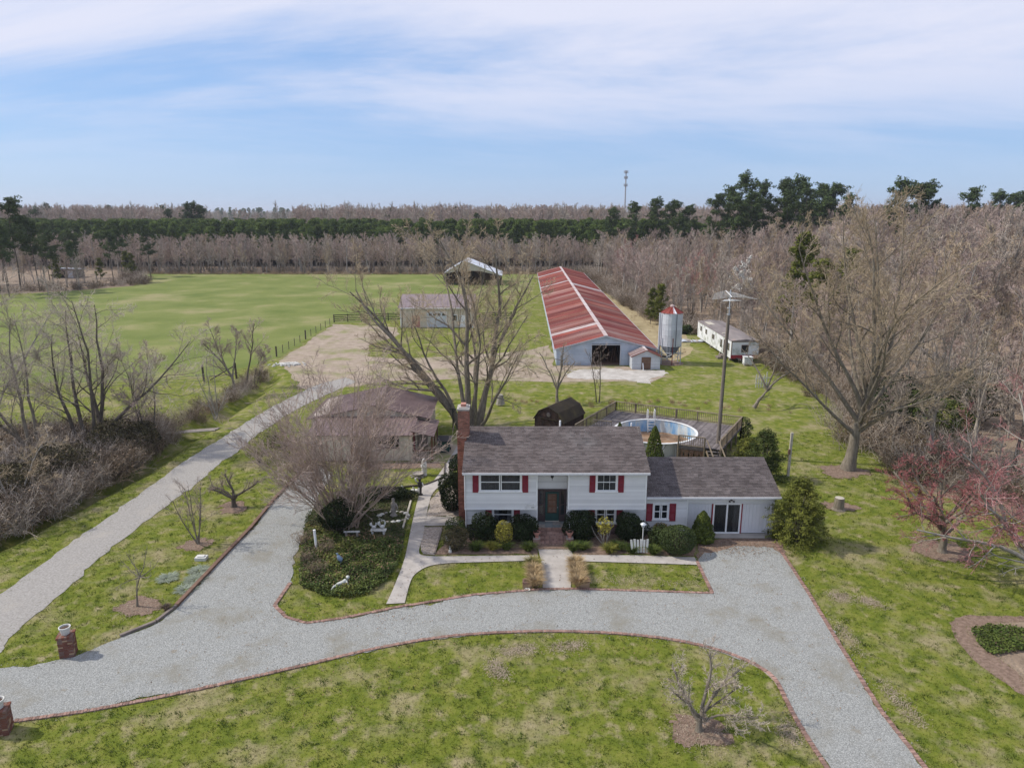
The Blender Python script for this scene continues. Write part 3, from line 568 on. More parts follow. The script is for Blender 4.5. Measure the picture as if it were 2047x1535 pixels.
# roofs: decking, shingle courses, ridge caps, gutters
def gable_roof(x0, x1, ye, ze, yr, zr, ybk, zb, m, root):
    r = MB().slab([(x0, ye, ze), (x1, ye, ze), (x1, yr, zr), (x0, yr, zr)], 0.13).slab([(x0, yr, zr), (x1, yr, zr), (x1, ybk, zb), (x0, ybk, zb)], 0.13).build('roof', M['trim'], root)
    s = MB(); shingles(s, x0-0.03, x1+0.03, (ye-0.03, ze+0.004), (yr, zr+0.004)); shingles(s, x0-0.03, x1+0.03, (ybk+0.03, zb+0.004), (yr, zr+0.004))
    s.build('shingles', M[m], r, kind='stuff')
    c = MB(); x = x0-0.03
    while x < x1:
        xe = min(x1+0.03, x+0.30); h = zr+0.03+rs.uniform(0, 0.006)
        c.poly([(x, yr-0.15, zr-0.035), (xe, yr-0.15, zr-0.035), (xe, yr, h), (x, yr, h)], rs.uniform(0, 1)); c.poly([(x, yr, h), (xe, yr, h), (xe, yr+0.15, zr-0.035), (x, yr+0.15, zr-0.035)], rs.uniform(0, 1)); x += 0.28
    c.build('ridge_cap', M[m], r, kind='stuff')
    MB().box(x0, x1, ye-0.13, ye-0.02, ze-0.11, ze-0.005).box(x0, x1, ye-0.02, ye+0.01, ze-0.16, ze-0.01).build('gutter', M['gutter'], r)
    return r
gable_roof(-3.02, 8.42, 40.75, 4.50, 45.0, 6.12, 49.2, 4.50, 'shingle', house)
gable_roof(8.36, 16.75, 41.2, 2.74, 44.8, 4.05, 48.3, 2.74, 'shingle_dark', house)
MB().tube([(3.2, 45.3, 6.0), (3.2, 45.3, 6.45)], 0.06, 8).build('vent_pipe', M['trim'], house)
MB().tube([(8.0, 45.6, 5.8), (8.0, 45.6, 6.2)], 0.05, 8).build('vent_pipe', M['trim'], house)
# downspouts
MB().tube([(-2.86, 40.7, 4.4), (-2.90, 41.04, 4.2), (-2.90, 41.04, 2.1), (-2.90, 41.5, 1.85), (-2.90, 41.52, 0.1)], 0.05, 6).build('downspout', M['gutter'], house)
MB().tube([(16.36, 41.12, 2.66), (16.36, 41.5, 2.45), (16.36, 41.55, 0.1)], 0.045, 6).build('downspout', M['gutter'], house)

def window(x0, x1, z0, z1, y, panes=1, root=house, grid=False, curtain='curtain', fr=0.06, label=None, gap=0.45):
    w = MB(); w.box(x0-0.06, x0+0.02, y-0.035, y+0.1, z0-0.06, z1+0.06); w.box(x1-0.02, x1+0.06, y-0.035, y+0.1, z0-0.06, z1+0.06)
    w.box(x0+0.02, x1-0.02, y-0.035, y+0.1, z1-0.02, z1+0.06); w.box(x0-0.09, x1+0.09, y-0.075, y+0.1, z0-0.08, z0+0.01)
    f = w.build('window', M['trim'], root)
    W = (x1-x0)/panes
    for i in range(panes):
        a, b = x0+i*W+0.02, x0+(i+1)*W-0.02
        s = MB(); s.box(a, a+fr, y-0.012, y+0.04, z0+0.01, z1-0.02); s.box(b-fr, b, y-0.012, y+0.04, z0+0.01, z1-0.02)
        s.box(a+fr, b-fr, y-0.012, y+0.04, z0+0.01, z0+fr); s.box(a+fr, b-fr, y-0.012, y+0.04, z1-0.02-fr, z1-0.02)
        zm = (z0+z1)/2; s.box(a+fr, b-fr, y-0.012, y+0.035, zm-0.025, zm+0.025)
        if grid:
            for k in (1, 2): xk = a+fr+(b-a-2*fr)*k/3; s.box(xk-0.01, xk+0.01, y-0.004, y+0.03, z0+fr, zm-0.025); s.box(xk-0.01, xk+0.01, y-0.004, y+0.03, zm+0.025, z1-0.02-fr)
        s.build('sash', M['trim'], f)
        for za, zb in ((z0+fr, zm-0.025), (zm+0.025, z1-0.02-fr)):
            MB().box(a+fr, b-fr, y+0.012, y+0.016, za, zb).build('pane', M['pane'], f)
        if curtain:
            n = 14; c = MB(); span = (b-a)*(gap if gap < 0.5 else 0.5)
            for side in (0, 1):
                xa = a if side == 0 else b-span
                for k in range(n):
                    u0, u1 = xa+span*k/n, xa+span*(k+1)/n; d0, d1 = y+0.11+0.02*math.sin(k*2.2), y+0.11+0.02*math.sin((k+1)*2.2)
                    c.quad((u0, d0, z0), (u1, d1, z0), (u1, d1, z1), (u0, d0, z1))
            c.build('curtain', M[curtain], f)
    return f
# see-through pane: thin reflecting glass
m = bpy.data.materials.new('thin window pane'); m.use_nodes = True
nb = m.node_tree.nodes['Principled BSDF']; nb.inputs['Base Color'].default_value = (0.02, 0.025, 0.03, 1); nb.inputs['Roughness'].default_value = 0.03; nb.inputs['Alpha'].default_value = 0.45
M['pane'] = m
def shutter(x0, x1, z0, z1, y, root=house):
    s = MB(); s.box(x0, x0+0.06, y-0.05, y-0.005, z0, z1); s.box(x1-0.06, x1, y-0.05, y-0.005, z0, z1)
    for a, b in ((z0, z0+0.07), ((z0+z1)/2-0.04, (z0+z1)/2+0.04), (z1-0.07, z1)): s.box(x0+0.06, x1-0.06, y-0.05, y-0.005, a, b)
    z = z0+0.07
    while z < z1-0.08:
        s.quad((x0+0.06, y-0.04, z), (x1-0.06, y-0.04, z), (x1-0.06, y-0.012, z+0.045), (x0+0.06, y-0.012, z+0.045)); z += 0.05
    return s.build('shutter', M['shutter'], root)
window(*win_u[0], YU, 2, gap=0.5); window(*win_u[1], YU, 1, grid=True, gap=0.33)
window(*win_l[0], YL, 1, curtain='trim', gap=0.28); window(*win_l[1], YL, 2, gap=0.3)
window(*win_g[0], YL, 2, curtain=None)
for x0, x1 in ((-2.43, -2.06), (0.63, 1.0), (4.78, 5.14), (6.54, 6.9)): shutter(x0, x1, 3.10, 4.36, YU-0.02)
for x0, x1 in ((-1.66, -1.27), (0.12, 0.5), (4.83, 5.22), (6.59, 6.98)): shutter(x0, x1, 0.80, 1.94, YL-0.02)
for x0, x1 in ((8.46, 8.85), (9.92, 10.32)): shutter(x0, x1, 0.96, 2.14, YL-0.02)
# entrance: brown surround, side lights, green storm door
ent = MB(); yd = YU+0.80
ent.box(1.60, 3.45, yd, yd+0.06, 2.86, 2.98); ent.box(1.60, 1.74, yd, yd+0.06, 0.8, 2.86); ent.box(3.31, 3.45, yd, yd+0.06, 0.8, 2.86)
ent.box(2.00, 2.10, yd-0.01, yd+0.06, 0.8, 2.86); ent.box(2.98, 3.08, yd-0.01, yd+0.06, 0.8, 2.86); ent.box(1.74, 2.0, yd, yd+0.05, 0.8, 1.25); ent.box(3.08, 3.31, yd, yd+0.05, 0.8, 1.25)
ent.box(1.74, 2.0, yd, yd+0.05, 1.9, 1.96); ent.box(3.08, 3.31, yd, yd+0.05, 1.9, 1.96); ent.box(2.10, 2.98, yd, yd+0.06, 2.80, 2.86)
en = ent.build('entrance_frame', M['frame_brown'], house)
for a, b in ((1.74, 2.0), (3.08, 3.31)):
    for z0, z1 in ((1.25, 1.9), (1.96, 2.86)): MB().box(a, b, yd+0.02, yd+0.026, z0, z1).build('side_light_pane', M['glass'], en)
d_ = MB(); d_.box(2.12, 2.25, yd-0.02, yd+0.02, 0.84, 2.78); d_.box(2.83, 2.96, yd-0.02, yd+0.02, 0.84, 2.78); d_.box(2.25, 2.83, yd-0.02, yd+0.02, 2.66, 2.78); d_.box(2.25, 2.83, yd-0.02, yd+0.02, 0.84, 1.35)
dr = d_.build('door', M['door_green'], house)
MB().box(2.25, 2.83, yd+0.03, yd+0.06, 1.35, 2.66).build('inner_door', M['door_wood'], dr)
for xx in (2.32, 2.56):
    for zz_ in (1.42, 1.85, 2.27): MB().box(xx, xx+0.2, yd+0.022, yd+0.03, zz_, zz_+0.33).build('door_panel', M['brown_wood'], dr)
MB().box(2.10, 2.98, yd-0.06, yd+0.03, 0.80, 0.84).build('threshold', M['board_pale'], dr)
MB().lathe([(0.0, -0.02), (0.03, -0.01), (0.03, 0.02), (0, 0.03)], (2.88, yd-0.05, 1.75), 8).build('handle', M['galv'], dr)
# hanging lantern
lan = MB().tube([(2.5, 41.5, 4.46), (2.5, 41.5, 4.28)], 0.012, 6).lathe([(0.0, 4.30), (0.10, 4.22), (0.11, 4.18), (0.09, 3.92), (0.05, 3.88), (0.012, 3.82), (0.012, 3.70), (0, 3.69)], (2.5, 41.5, 0), 8).build('lantern', M['iron'], house)
# gooseneck lamp and number plate by the entrance
gl = MB().tube([(0.86, 41.06, 1.98), (0.88, 40.95, 2.22), (0.98, 40.86, 2.36), (1.18, 40.84, 2.42), (1.40, 40.86, 2.44)], 0.025, 6).lathe([(0.02, 0.05), (0.08, 0.0), (0.09, -0.04)], (1.44, 40.86, 2.40), 10).build('gooseneck_lamp', M['white_iron'], house)
MB().box(1.17, 1.45, YU-0.05, YU-0.015, 2.03, 2.19).build('number_plate', M['trim'], house)
tcu = bpy.data.curves.new('house_number', 'FONT'); tcu.body = '601'; tcu.size = 0.15; tcu.extrude = 0.003; tcu.align_x = 'CENTER'; tcu.align_y = 'CENTER'
to_ = bpy.data.objects.new('house_number', tcu); COL.objects.link(to_); dg = bpy.context.evaluated_depsgraph_get(); tme = bpy.data.meshes.new_from_object(to_.evaluated_get(dg)); bpy.data.objects.remove(to_)
tme.materials.clear(); tme.materials.append(M['iron']); nm = link('house_number', tme, house); nm.location = Vector((1.31, YU-0.054, 2.11))-Vector((2.7, 44, 0)); nm.rotation_euler = (math.pi/2, 0, 0)
# former garage opening: panels and sliding glass door
gr = MB(); gr.box(11.08, 16.22, YL+0.02, YL+0.08, 2.10, 2.16); gr.box(11.08, 11.14, YL+0.02, YL+0.1, 0.06, 2.10); gr.box(16.14, 16.22, YL+0.02, YL+0.1, 0.06, 2.10); gr.build('opening_trim', M['gutter'], house)
for x0, x1 in ((11.14, 12.62), (14.56, 16.14)):
    pn = MB()
    n = int((x1-x0)/0.2); w = (x1-x0)/n
    for i in range(n): pn.box(x0+i*w+0.004, x0+(i+1)*w-0.004, YL+0.11, YL+0.14, 0.08, 2.10, rs.uniform(0, 1))
    pn.box(x0, x1, YL+0.139, YL+0.18, 0.08, 2.10)
    pn.build('garage_panel', M['grille'], house)
sl = MB(); sl.box(12.70, 12.80, YL+0.06, YL+0.16, 0.06, 2.10); sl.box(14.38, 14.48, YL+0.06, YL+0.16, 0.06, 2.10); sl.box(12.80, 14.38, YL+0.06, YL+0.16, 2.02, 2.10); sl.box(12.80, 14.38, YL+0.06, YL+0.16, 0.06, 0.15); sl.box(13.54, 13.64, YL+0.05, YL+0.14, 0.15, 2.02)
so = sl.build('sliding_door', M['trim'], house)
MB().box(12.80, 13.54, YL+0.11, YL+0.116, 0.15, 2.02).build('pane', M['pane'], so); MB().box(13.64, 14.38, YL+0.09, YL+0.096, 0.15, 2.02).build('pane', M['pane'], so)
MB().box(14.05, 14.36, YL+0.17, YL+0.19, 0.15, 2.02).build('curtain', M['curtain'], so)
for x0 in (12.62, 14.48): MB().box(x0, x0+0.08, YL+0.05, YL+0.16, 0.06, 2.10).build('door_casing', M['shutter'], house)
MB().box(13.7, 13.82, 41.45, 41.6, 2.36, 2.42).lathe([(0.03, 0.0), (0.07, -0.10), (0.0, -0.1)], (13.64, 41.46, 2.38), 8).lathe([(0.03, 0.0), (0.07, -0.10), (0.0, -0.1)], (13.9, 41.46, 2.38), 8).build('floodlight', M['frame_brown'], house)
# chimney
ch = MB().box(-3.50, -2.96, 43.62, 44.58, 0, 6.2).build('chimney', M['mortar'], house)
brick_faces(-3.52, -2.95, 43.6, 44.6, 0, 6.0, ch, 'brick', core=False); brick_faces(-3.46, -2.78, 43.6, 44.6, 5.9, 7.62, ch, 'brick')
MB().box(-3.52, -2.72, 43.54, 44.66, 7.62, 7.74).box(-3.40, -2.84, 43.66, 44.54, 7.74, 7.80).build('chimney_cap', M['concrete'], ch)
MB().box(-3.28, -2.96, 43.85, 44.3, 7.80, 7.98).build('flue', M['terracotta'], ch)

# ------------------------------------------------------------------ front steps
st = thing('front_steps', (2.53, 40.6, 0), 'pink brick steps and flagstone landing at the green front door', 'steps')
MB().box(1.62, 3.44, 40.95, YL+0.28, 0, 0.76).build('landing_base', M['mortar'], st)
brick_faces(1.60, 3.46, 40.93, YL, 0.0, 0.74, st, 'brick_pink', core=False, sides='flr')
fs = 0
for x0, x1, y0, y1 in ((1.64, 2.05, 41.0, 41.4), (2.07, 2.58, 41.0, 41.48), (2.60, 3.05, 41.0, 41.35), (3.07, 3.42, 41.0, 41.5), (1.64, 2.05, 41.42, 41.86), (2.07, 2.58, 41.5, 41.86), (2.60, 3.05, 41.37, 41.86), (3.07, 3.42, 41.52, 41.86)):
    MB().box(x0, x1, y0, y1, 0.76, 0.80+rs.uniform(-0.004, 0.004), 0.5).build('flagstone', M['flag'] if fs % 3 else M['stone_grey'], st); fs += 1
for i in range(3):
    z1 = 0.57-0.19*i; y1 = 40.95-0.27*i; y0 = y1-0.27; b = MB(); x = 1.56
    sp = MB().box(1.56, 3.50, y0, y1, 0, z1-0.012).build('step', M['mortar'], st)
    while x < 3.48:
        b.box(x+0.004, min(3.5, x+0.1), y0-0.012, y1, z1-0.075, z1, rs.uniform(0, 1)); x += 0.104
        b.box(x-0.1, min(3.5, x-0.004), y0-0.01, y0+0.05, max(0, z1-0.19), z1-0.085, rs.uniform(0, 1))
    b.build('bricks', M['brick_pink'], sp, kind='stuff')
b = MB(); x = 1.6
while x < 3.46: b.box(x+0.004, x+0.1, 40.9, 41.0, 0.70, 0.785, rs.uniform(0, 1)); x += 0.104
b.build('bricks', M['brick_pink'], st, kind='stuff')
for x in (1.52, 3.56):
    brick_faces(x-0.22, x+0.22, 40.10, 40.60, 0, 0.42, st, 'brick_pink', 'pedestal_bricks')
    MB().tube([(x, 40.7, 0.3), (x, 40.7, 1.1), (x, 40.95, 1.35), (x, 41.5, 1.62)], 0.018, 6).tube([(x, 41.5, 0.78), (x, 41.5, 1.62)], 0.016, 6).tube([(x, 41.1, 0.78), (x, 41.1, 1.42)], 0.012, 6).build('handrail', M['white_iron'], st)
def urn(x, y, z, m, label, name='planter_urn', group=None, s=1.0, plants=True, n=18):
    o = thing(name, (x, y, z), label, 'planter', group)
    MB().lathe([(0.13*s, 0), (0.15*s, 0.03*s), (0.09*s, 0.07*s), (0.10*s, 0.12*s), (0.19*s, 0.24*s), (0.215*s, 0.36*s), (0.25*s, 0.39*s), (0.25*s, 0.43*s), (0.215*s, 0.43*s), (0.19*s, 0.37*s), (0, 0.36*s)], (x, y, z), n).build('bowl', M[m], o, smooth=False)
    MB().lathe([(0.195*s, 0.375*s), (0.10*s, 0.40*s), (0, 0.41*s)], (x, y, z), 12).build('soil', M['soil'], o)
    return o
urn(1.52, 40.35, 0.42, 'terracotta', 'pink clay urn holding a green plant on a front step pedestal', s=0.9)
urn(3.56, 40.35, 0.42, 'terracotta', 'pink clay urn of bare soil on a front step pedestal', s=0.9)
# ------------------------------------------------------------------ cottage with the metal roof
cot = thing('cottage', (-12, 58, 0), 'low cream board cottage with purple brown metal roofs beside the bare shrub tree', 'outbuilding')
w = MB()
def vboards(mb, x0, x1, y, z0, z1, step=0.2, topf=None):
    n = max(1, int((x1-x0)/step)); s = (x1-x0)/n
    for i in range(n):
        a, b = x0+i*s, x0+(i+1)*s; za = topf(a) if topf else z1; zb = topf(b) if topf else z1
        mb.add([(a+0.006, y, z0), (b-0.006, y, z0), (b-0.006, y, zb), (a+0.006, y, za), (a+0.006, y+0.03, z0), (b-0.006, y+0.03, z0), (b-0.006, y+0.03, zb), (a+0.006, y+0.03, za)], [(0,1,2,3),(0,3,7,4),(1,5,6,2),(3,2,6,7)], rs.uniform(0, 1))
MB().box(-16.4, -8.28, 55.33, 58.85, 0, 2.25).prism([(-17.3, 0), (-7.35, 0), (-7.35, 2.72), (-11.9, 3.72), (-17.3, 2.72)], 58.9, 65.1).build('wall', M['mortar'], cot)
vboards(w, -16.45, -11.2, 55.28, 0.05, 2.28); vboards(w, -11.2, -9.25, 55.28, 0.05, 1.08); vboards(w, -9.25, -8.24, 55.28, 0.05, 2.28); vboards(w, -11.2, -9.25, 55.28, 2.12, 2.28)
vboards(w, -17.35, -7.3, 58.84, 2.0, 3.7, topf=lambda x: 2.70+(1.0*(1-abs(x+11.9)/(5.4 if x < -11.9 else 4.6))))
n = 30
for i in range(n):
    y0, y1 = 55.3+i*3.6/n, 55.3+(i+1)*3.6/n; w.box(-8.27, -8.24, y0+0.006, y1-0.006, 0.05, 2.3, rs.uniform(0, 1))
for i in range(32): y0 = 58.95+i*0.19; w.box(-7.34, -7.30, y0+0.006, y0+0.184, 0.05, 2.7, rs.uniform(0, 1))
w.build('board_siding', M['cottage_wall'], cot, kind='stuff')
MB().box(-8.32, -8.16, 55.2, 55.3, 0, 2.3).box(-16.5, -8.2, 55.22, 55.3, 2.2, 2.32).build('corner_trim', M['cottage_wall'], cot)
wn_ = MB(); wn_.box(-11.2, -11.1, 55.22, 55.32, 1.08, 2.12); wn_.box(-9.35, -9.25, 55.22, 55.32, 1.08, 2.12); wn_.box(-11.1, -9.35, 55.22, 55.32, 2.04, 2.12); wn_.box(-11.1, -9.35, 55.22, 55.32, 1.08, 1.16); wn_.box(-10.27, -10.19, 55.23, 55.31, 1.16, 2.04)
f_ = wn_.build('window', M['frame_brown'], cot)
for a, b in ((-11.1, -10.27), (-10.19, -9.35)): MB().box(a, b, 55.29, 55.295, 1.16, 2.04).build('pane', M['glass'], f_)
def metal_roof(corners, root, m, rib=0.3, name='roof', hgt=0.03, th=0.06):
    """corners: eave a, eave b, ridge b, ridge a; raised ribs run from eave to ridge"""
    a, b, c, d = [np.array(p, float) for p in corners]; r = MB().slab([a, b, c, d], th)
    n = max(2, int(np.linalg.norm(b-a)/rib)); nr = np.cross(b-a, d-a); nr /= np.linalg.norm(nr)
    if nr[2] < 0: nr = -nr
    for i in range(n+1):
        t = i/n; p = a+(b-a)*t+nr*hgt/2; q = d+(c-d)*t+nr*hgt/2; r.beam(p, q, 0.05, hgt, rs.uniform(0, 1))
    return r.build(name, M[m], root)
metal_roof([(-16.7, 55.0, 2.30), (-8.1, 55.0, 2.30), (-8.1, 58.86, 2.80), (-16.7, 58.86, 2.80)], cot, 'cottage_roof', 0.35, 'lower_roof')
metal_roof([(-7.0, 58.5, 2.66), (-7.0, 65.5, 2.66), (-11.9, 65.5, 3.82), (-11.9, 58.5, 3.82)], cot, 'cottage_roof', 0.35, 'roof_slope')
metal_roof([(-17.7, 65.5, 2.60), (-17.7, 58.5, 2.60), (-11.9, 58.5, 3.82), (-11.9, 65.5, 3.82)], cot, 'cottage_roof', 0.35, 'roof_slope')
MB().beam((-11.9, 58.45, 3.86), (-11.9, 65.55, 3.86), 0.35, 0.03).build('ridge_cap', M['cottage_roof'], cot)
metal_roof([(-6.35, 59.6, 2.16), (-6.35, 55.1, 2.16), (-8.25, 55.1, 2.62), (-8.25, 59.6, 2.62)], cot, 'cottage_roof', 0.35, 'porch_roof')
for y in (55.35, 57.4, 59.4): MB().box(-6.62, -6.50, y-0.06, y+0.06, 0, 2.16).build('porch_post', M['door_wood'], cot)
MB().box(-6.62, -6.50, 55.3, 59.5, 2.02, 2.14).box(-8.2, -6.5, 55.29, 55.4, 0.85, 0.93).build('porch_beam', M['door_wood'], cot)
for i in range(11): x = -8.05+i*0.145; MB().box(x, x+0.04, 55.32, 55.37, 0.05, 0.86).build('porch_baluster', M['stone_grey'], cot)
MB().box(-8.235, -8.2, 56.4, 57.3, 0.1, 2.05).build('porch_door', M['shutter'], cot)

bin_ = thing('rubbish_bin', (-5.75, 57.6, 0.04), 'dark green wheeled bin standing beside the cottage porch', 'bin')
MB().add([(-6.15,57.2,0.1),(-5.35,57.2,0.1),(-5.35,58.0,0.1),(-6.15,58.0,0.1),(-6.28,57.05,1.1),(-5.22,57.05,1.1),(-5.22,58.15,1.1),(-6.28,58.15,1.1)], [(0,3,2,1),(0,1,5,4),(1,2,6,5),(2,3,7,6),(3,0,4,7),(4,5,6,7)]).build('body', M['door_green'], bin_)
MB().slab([(-6.34,57.0,1.13),(-5.16,57.0,1.13),(-5.16,58.2,1.26),(-6.34,58.2,1.26)], 0.06).build('lid', M['stone_dark'], bin_)
for x in (-6.2, -5.3): MB().tube([(x-0.04, 58.05, 0.17), (x+0.04, 58.05, 0.17)], 0.14, 12).build('wheel', M['iron'], bin_)

# ------------------------------------------------------------------ gambrel shed
fa = np.array(G(1097, 814, 3.0)); fb = np.array(G(1129.5, 800, 3.0)); dv = fb-fa; ang = math.atan2(dv[1], dv[0])-math.pi/2; dep = 3.9
gs = thing('garden_shed', (fa[0], fa[1], 0), 'dark brown gambrel roofed garden shed behind the house', 'shed', rz=ang)
prof = [(-1.45, 0.12), (1.45, 0.12), (1.45, 1.85), (0.95, 2.55), (0, 3.0), (-0.95, 2.55), (-1.45, 1.85)]
MB().prism(prof, 0, dep).build('wall', M['shed_wood'], gs, local=True)
b = MB()
for i in range(20):
    x = -1.45+i*0.145; xm = x+0.07; top = 1.85+(1.45-abs(xm))*1.4 if abs(xm) > 0.95 else 2.55+(0.95-abs(xm))*0.474; b.box(x+0.006, x+0.14, -0.025, 0.0, 0.12, top-0.02, rs.uniform(0, 1))
for i in range(26): y = i*0.15; b.box(1.45, 1.475, y+0.006, y+0.144, 0.12, 1.85, rs.uniform(0, 1)); b.box(-1.475, -1.45, y+0.006, y+0.144, 0.12, 1.85, rs.uniform(0, 1))
b.build('boards', M['shed_wood'], gs, local=True, kind='stuff')
for (xa, za), (xb, zb) in (((1.60, 1.72), (0.98, 2.60)), ((0.98, 2.60), (0, 3.06)), ((-0.98, 2.60), (-1.60, 1.72)), ((0, 3.06), (-0.98, 2.60))):
    s = MB().slab([(xa, -0.12, za), (xa, dep+0.12, za), (xb, dep+0.12, zb), (xb, -0.12, zb)], 0.05).build('roof_slope', M['shed_roof'], gs, local=True)
dd = MB().box(-0.75, -0.01, -0.05, -0.026, 0.2, 1.8).box(0.01, 0.75, -0.05, -0.026, 0.2, 1.8)
for x0 in (-0.75, 0.01):
    for z in (0.25, 0.95, 1.65): dd.box(x0, x0+0.74, -0.07, -0.05, z, z+0.1)
dd.build('double_door', M['shed_wood'], gs, local=True)
MB().box(-0.9, 0.9, -0.09, -0.03, 1.86, 1.95).build('door_header', M['shed_roof'], gs, local=True)
MB().tube([(0, -0.06, 2.32), (0, -0.03, 2.32)], 0.2, 14).tube([(0, -0.075, 2.32), (0, -0.06, 2.32)], 0.12, 12).build('round_vent', M['old_wood'], gs, local=True)
MB().box(-1.3, -1.1, 0, dep, 0, 0.12).box(1.1, 1.3, 0, dep, 0, 0.12).build('skid', M['post'], gs, local=True)

# ------------------------------------------------------------------ long poultry barn
BX0, BX1, BXR, BY0, BY1, BZE, BZR = 5.9, 19.1, 12.4, 92.6, 212.0, 2.25, 4.0
barn = thing('long_barn', (12.4, 95, 0), 'very long low metal barn with a rusted red ribbed roof', 'barn')
skew = lambda y: (y-BY0)*0.0155
bw = MB()
bw.beam((BX0+0.05, BY0, 1.1), (BX0+0.05+skew(BY1), BY1, 1.1), 0.1, 2.2); bw.beam((BX1-0.05, BY0, 1.1), (BX1-0.05+skew(BY1), BY1, 1.1), 0.1, 2.2)
bw.prism([(BX0+1.85, 0), (BX1+1.85, 0), (BX1+1.85, BZE-0.05), (BXR+1.85, BZR-0.1), (BX0+1.85, BZE-0.05)], BY1-0.1, BY1)
bw.build('side_wall', M['barn_wall'], barn)
DX0, DX1, DZ = 10.6, 14.35, 2.72
fw = MB(); sh = 0
ztop = lambda x: BZE-0.02+(BZR-BZE-0.06)*(1-abs(x-BXR)/(BXR-BX0 if x < BXR else BX1-BXR))
rows = np.linspace(0, BZR, 19)
for i in range(18):
    z0, z1 = rows[i], rows[i+1]
    if z0 < BZE-0.02: xa, xb = BX0, BX1
    else:
        k = (z0-(BZE-0.02))/(BZR-BZE-0.04); xa = BX0+(BXR-BX0)*k; xb = BX1-(BX1-BXR)*k
    k1 = max(0, (z1-(BZE-0.02))/(BZR-BZE-0.04)); xc = BX0+(BXR-BX0)*min(1, k1); xd = BX1-(BX1-BXR)*min(1, k1)
    segs = [(xa, xb, xc, xd)] if z0 >= DZ-0.05 else [(xa, DX0, xc, DX0), (DX1, xb, DX1, xd)]
    for p, q, r, s in segs:
        if q-p > 0.05: fw.add([(p, BY0-0.02, z0), (q, BY0-0.02, z0), (s, BY0, z1), (r, BY0, z1)], [(0,1,2,3)], rs.uniform(0, 1)); fw.add([(p, BY0+0.05, z0), (q, BY0+0.05, z0), (q, BY0-0.02, z0), (p, BY0-0.02, z0)], [(0,1,2,3)])
fw.build('front_wall', M['barn_wall'], barn)
MB().box(DX0-0.12, DX0, BY0-0.05, BY0+0.06, 0, DZ+0.1).box(DX1, DX1+0.12, BY0-0.05, BY0+0.06, 0, DZ+0.1).box(DX0, DX1, BY0-0.05, BY0+0.06, DZ, DZ+0.1).build('door_frame', M['galv'], barn)
MB().box(DX0, DX1, BY0+0.2, BY0+3.0, 0.01, 0.03).build('door_sill', M['chalk'], barn)
MB().box(BX0+0.12, BX1-0.12, BY0+14, BY0+14.1, 0, 2.2).box(BX0+0.12, BX1-0.12, BY0+0.1, BY0+14, 0.032, 0.04).build('inner_partition', M['brown_wood'], barn)
for i, x in enumerate((9.6, 12.2, 15.0)): MB().box(x, x+0.14, BY0+3, BY0+3.14, 0, 3.3).box(x, x+0.14, BY0+7, BY0+7.14, 0, 3.3).build('inner_post', M['post'], barn)
for k in range(9):
    x = 10.7+k*0.45; MB().beam((x, BY0+1.5+rs.uniform(0, 2), 0.02), (x+rs.uniform(-0.5, 0.5), BY0+3.2, 1.2+rs.uniform(0, 0.8)), 0.12, 0.04).build('stored_board', M['brown_wood'], barn)
# roof panels: ribbed sheets 2 m wide, each its own piece
PW = 1.99; NP = int((BY1-BY0)/PW)
def panel_mesh(side):
    xe, ze = (BX0-0.28, BZE-0.08) if side < 0 else (BX1+0.28, BZE-0.08); mb = MB(); n = 7
    for i in range(n):
        y0, y1 = PW*i/n, PW*(i+1)/n; ya, yb = y0+(y1-y0)*0.78, y1
        def P(x, z, y, h): return (x-BXR, y, z+h)
        for p, q, h0, h1 in ((y0, ya, 0, 0), (ya, (ya+yb)/2, 0, 0.035), ((ya+yb)/2, yb, 0.035, 0)):
            f = [P(xe, ze, p, h0), P(xe, ze, q, h1), P(BXR, BZR, q, h1), P(BXR, BZR, p, h0)]
            mb.poly(f[::-1] if side < 0 else f, 0.35+0.3*((i*37) % 5)/4)
    v = np.array(mb.v); me = bpy.data.meshes.new('roof_panel'); me.from_pydata(v.tolist(), [], mb.f); me.update()
    at = me.attributes.new('tint', 'FLOAT', 'FACE'); at.data.foreach_set('value', mb.t); return me
pm = {-1: panel_mesh(-1), 1: panel_mesh(1)}; pmp = {}
for s in (-1, 1): pm[s].materials.append(M['barn_roof']); pmp[s] = pm[s].copy(); pmp[s].materials.clear(); pmp[s].materials.append(M['barn_roof_pale'])
for i in range(NP):
    for s in (-1, 1):
        pale = (s < 0 and i in (5, 38, 52)) or (s > 0 and i in (34, 35)) 
        o = link('roof_panel', pmp[s] if pale else pm[s], barn); o.location = (BXR+skew(BY0+i*PW)-12.4, BY0-0.2+i*PW*1.0035-95, 0.0)
MB().beam((BXR, BY0-0.25, BZR+0.02), (BXR+skew(BY1), BY1+0.1, BZR+0.02), 0.55, 0.05).build('ridge_cap', M['barn_roof_pale'], barn)
MB().beam((BX0-0.3, BY0-0.22, BZE-0.1), (BX0-0.3+skew(BY1), BY1, BZE-0.1), 0.08, 0.10).beam((BX1+0.3, BY0-0.22, BZE-0.1), (BX1+0.3+skew(BY1), BY1, BZE-0.1), 0.05, 0.1).build('eave_trim', M['galv'], barn)
MB().beam((BX0-0.3, BY0-0.24, BZE-0.10), (BXR, BY0-0.24, BZR-0.03), 0.04, 0.14).beam((BX1+0.3, BY0-0.24, BZE-0.10), (BXR, BY0-0.24, BZR-0.03), 0.04, 0.14).build('gable_trim', M['galv'], barn)

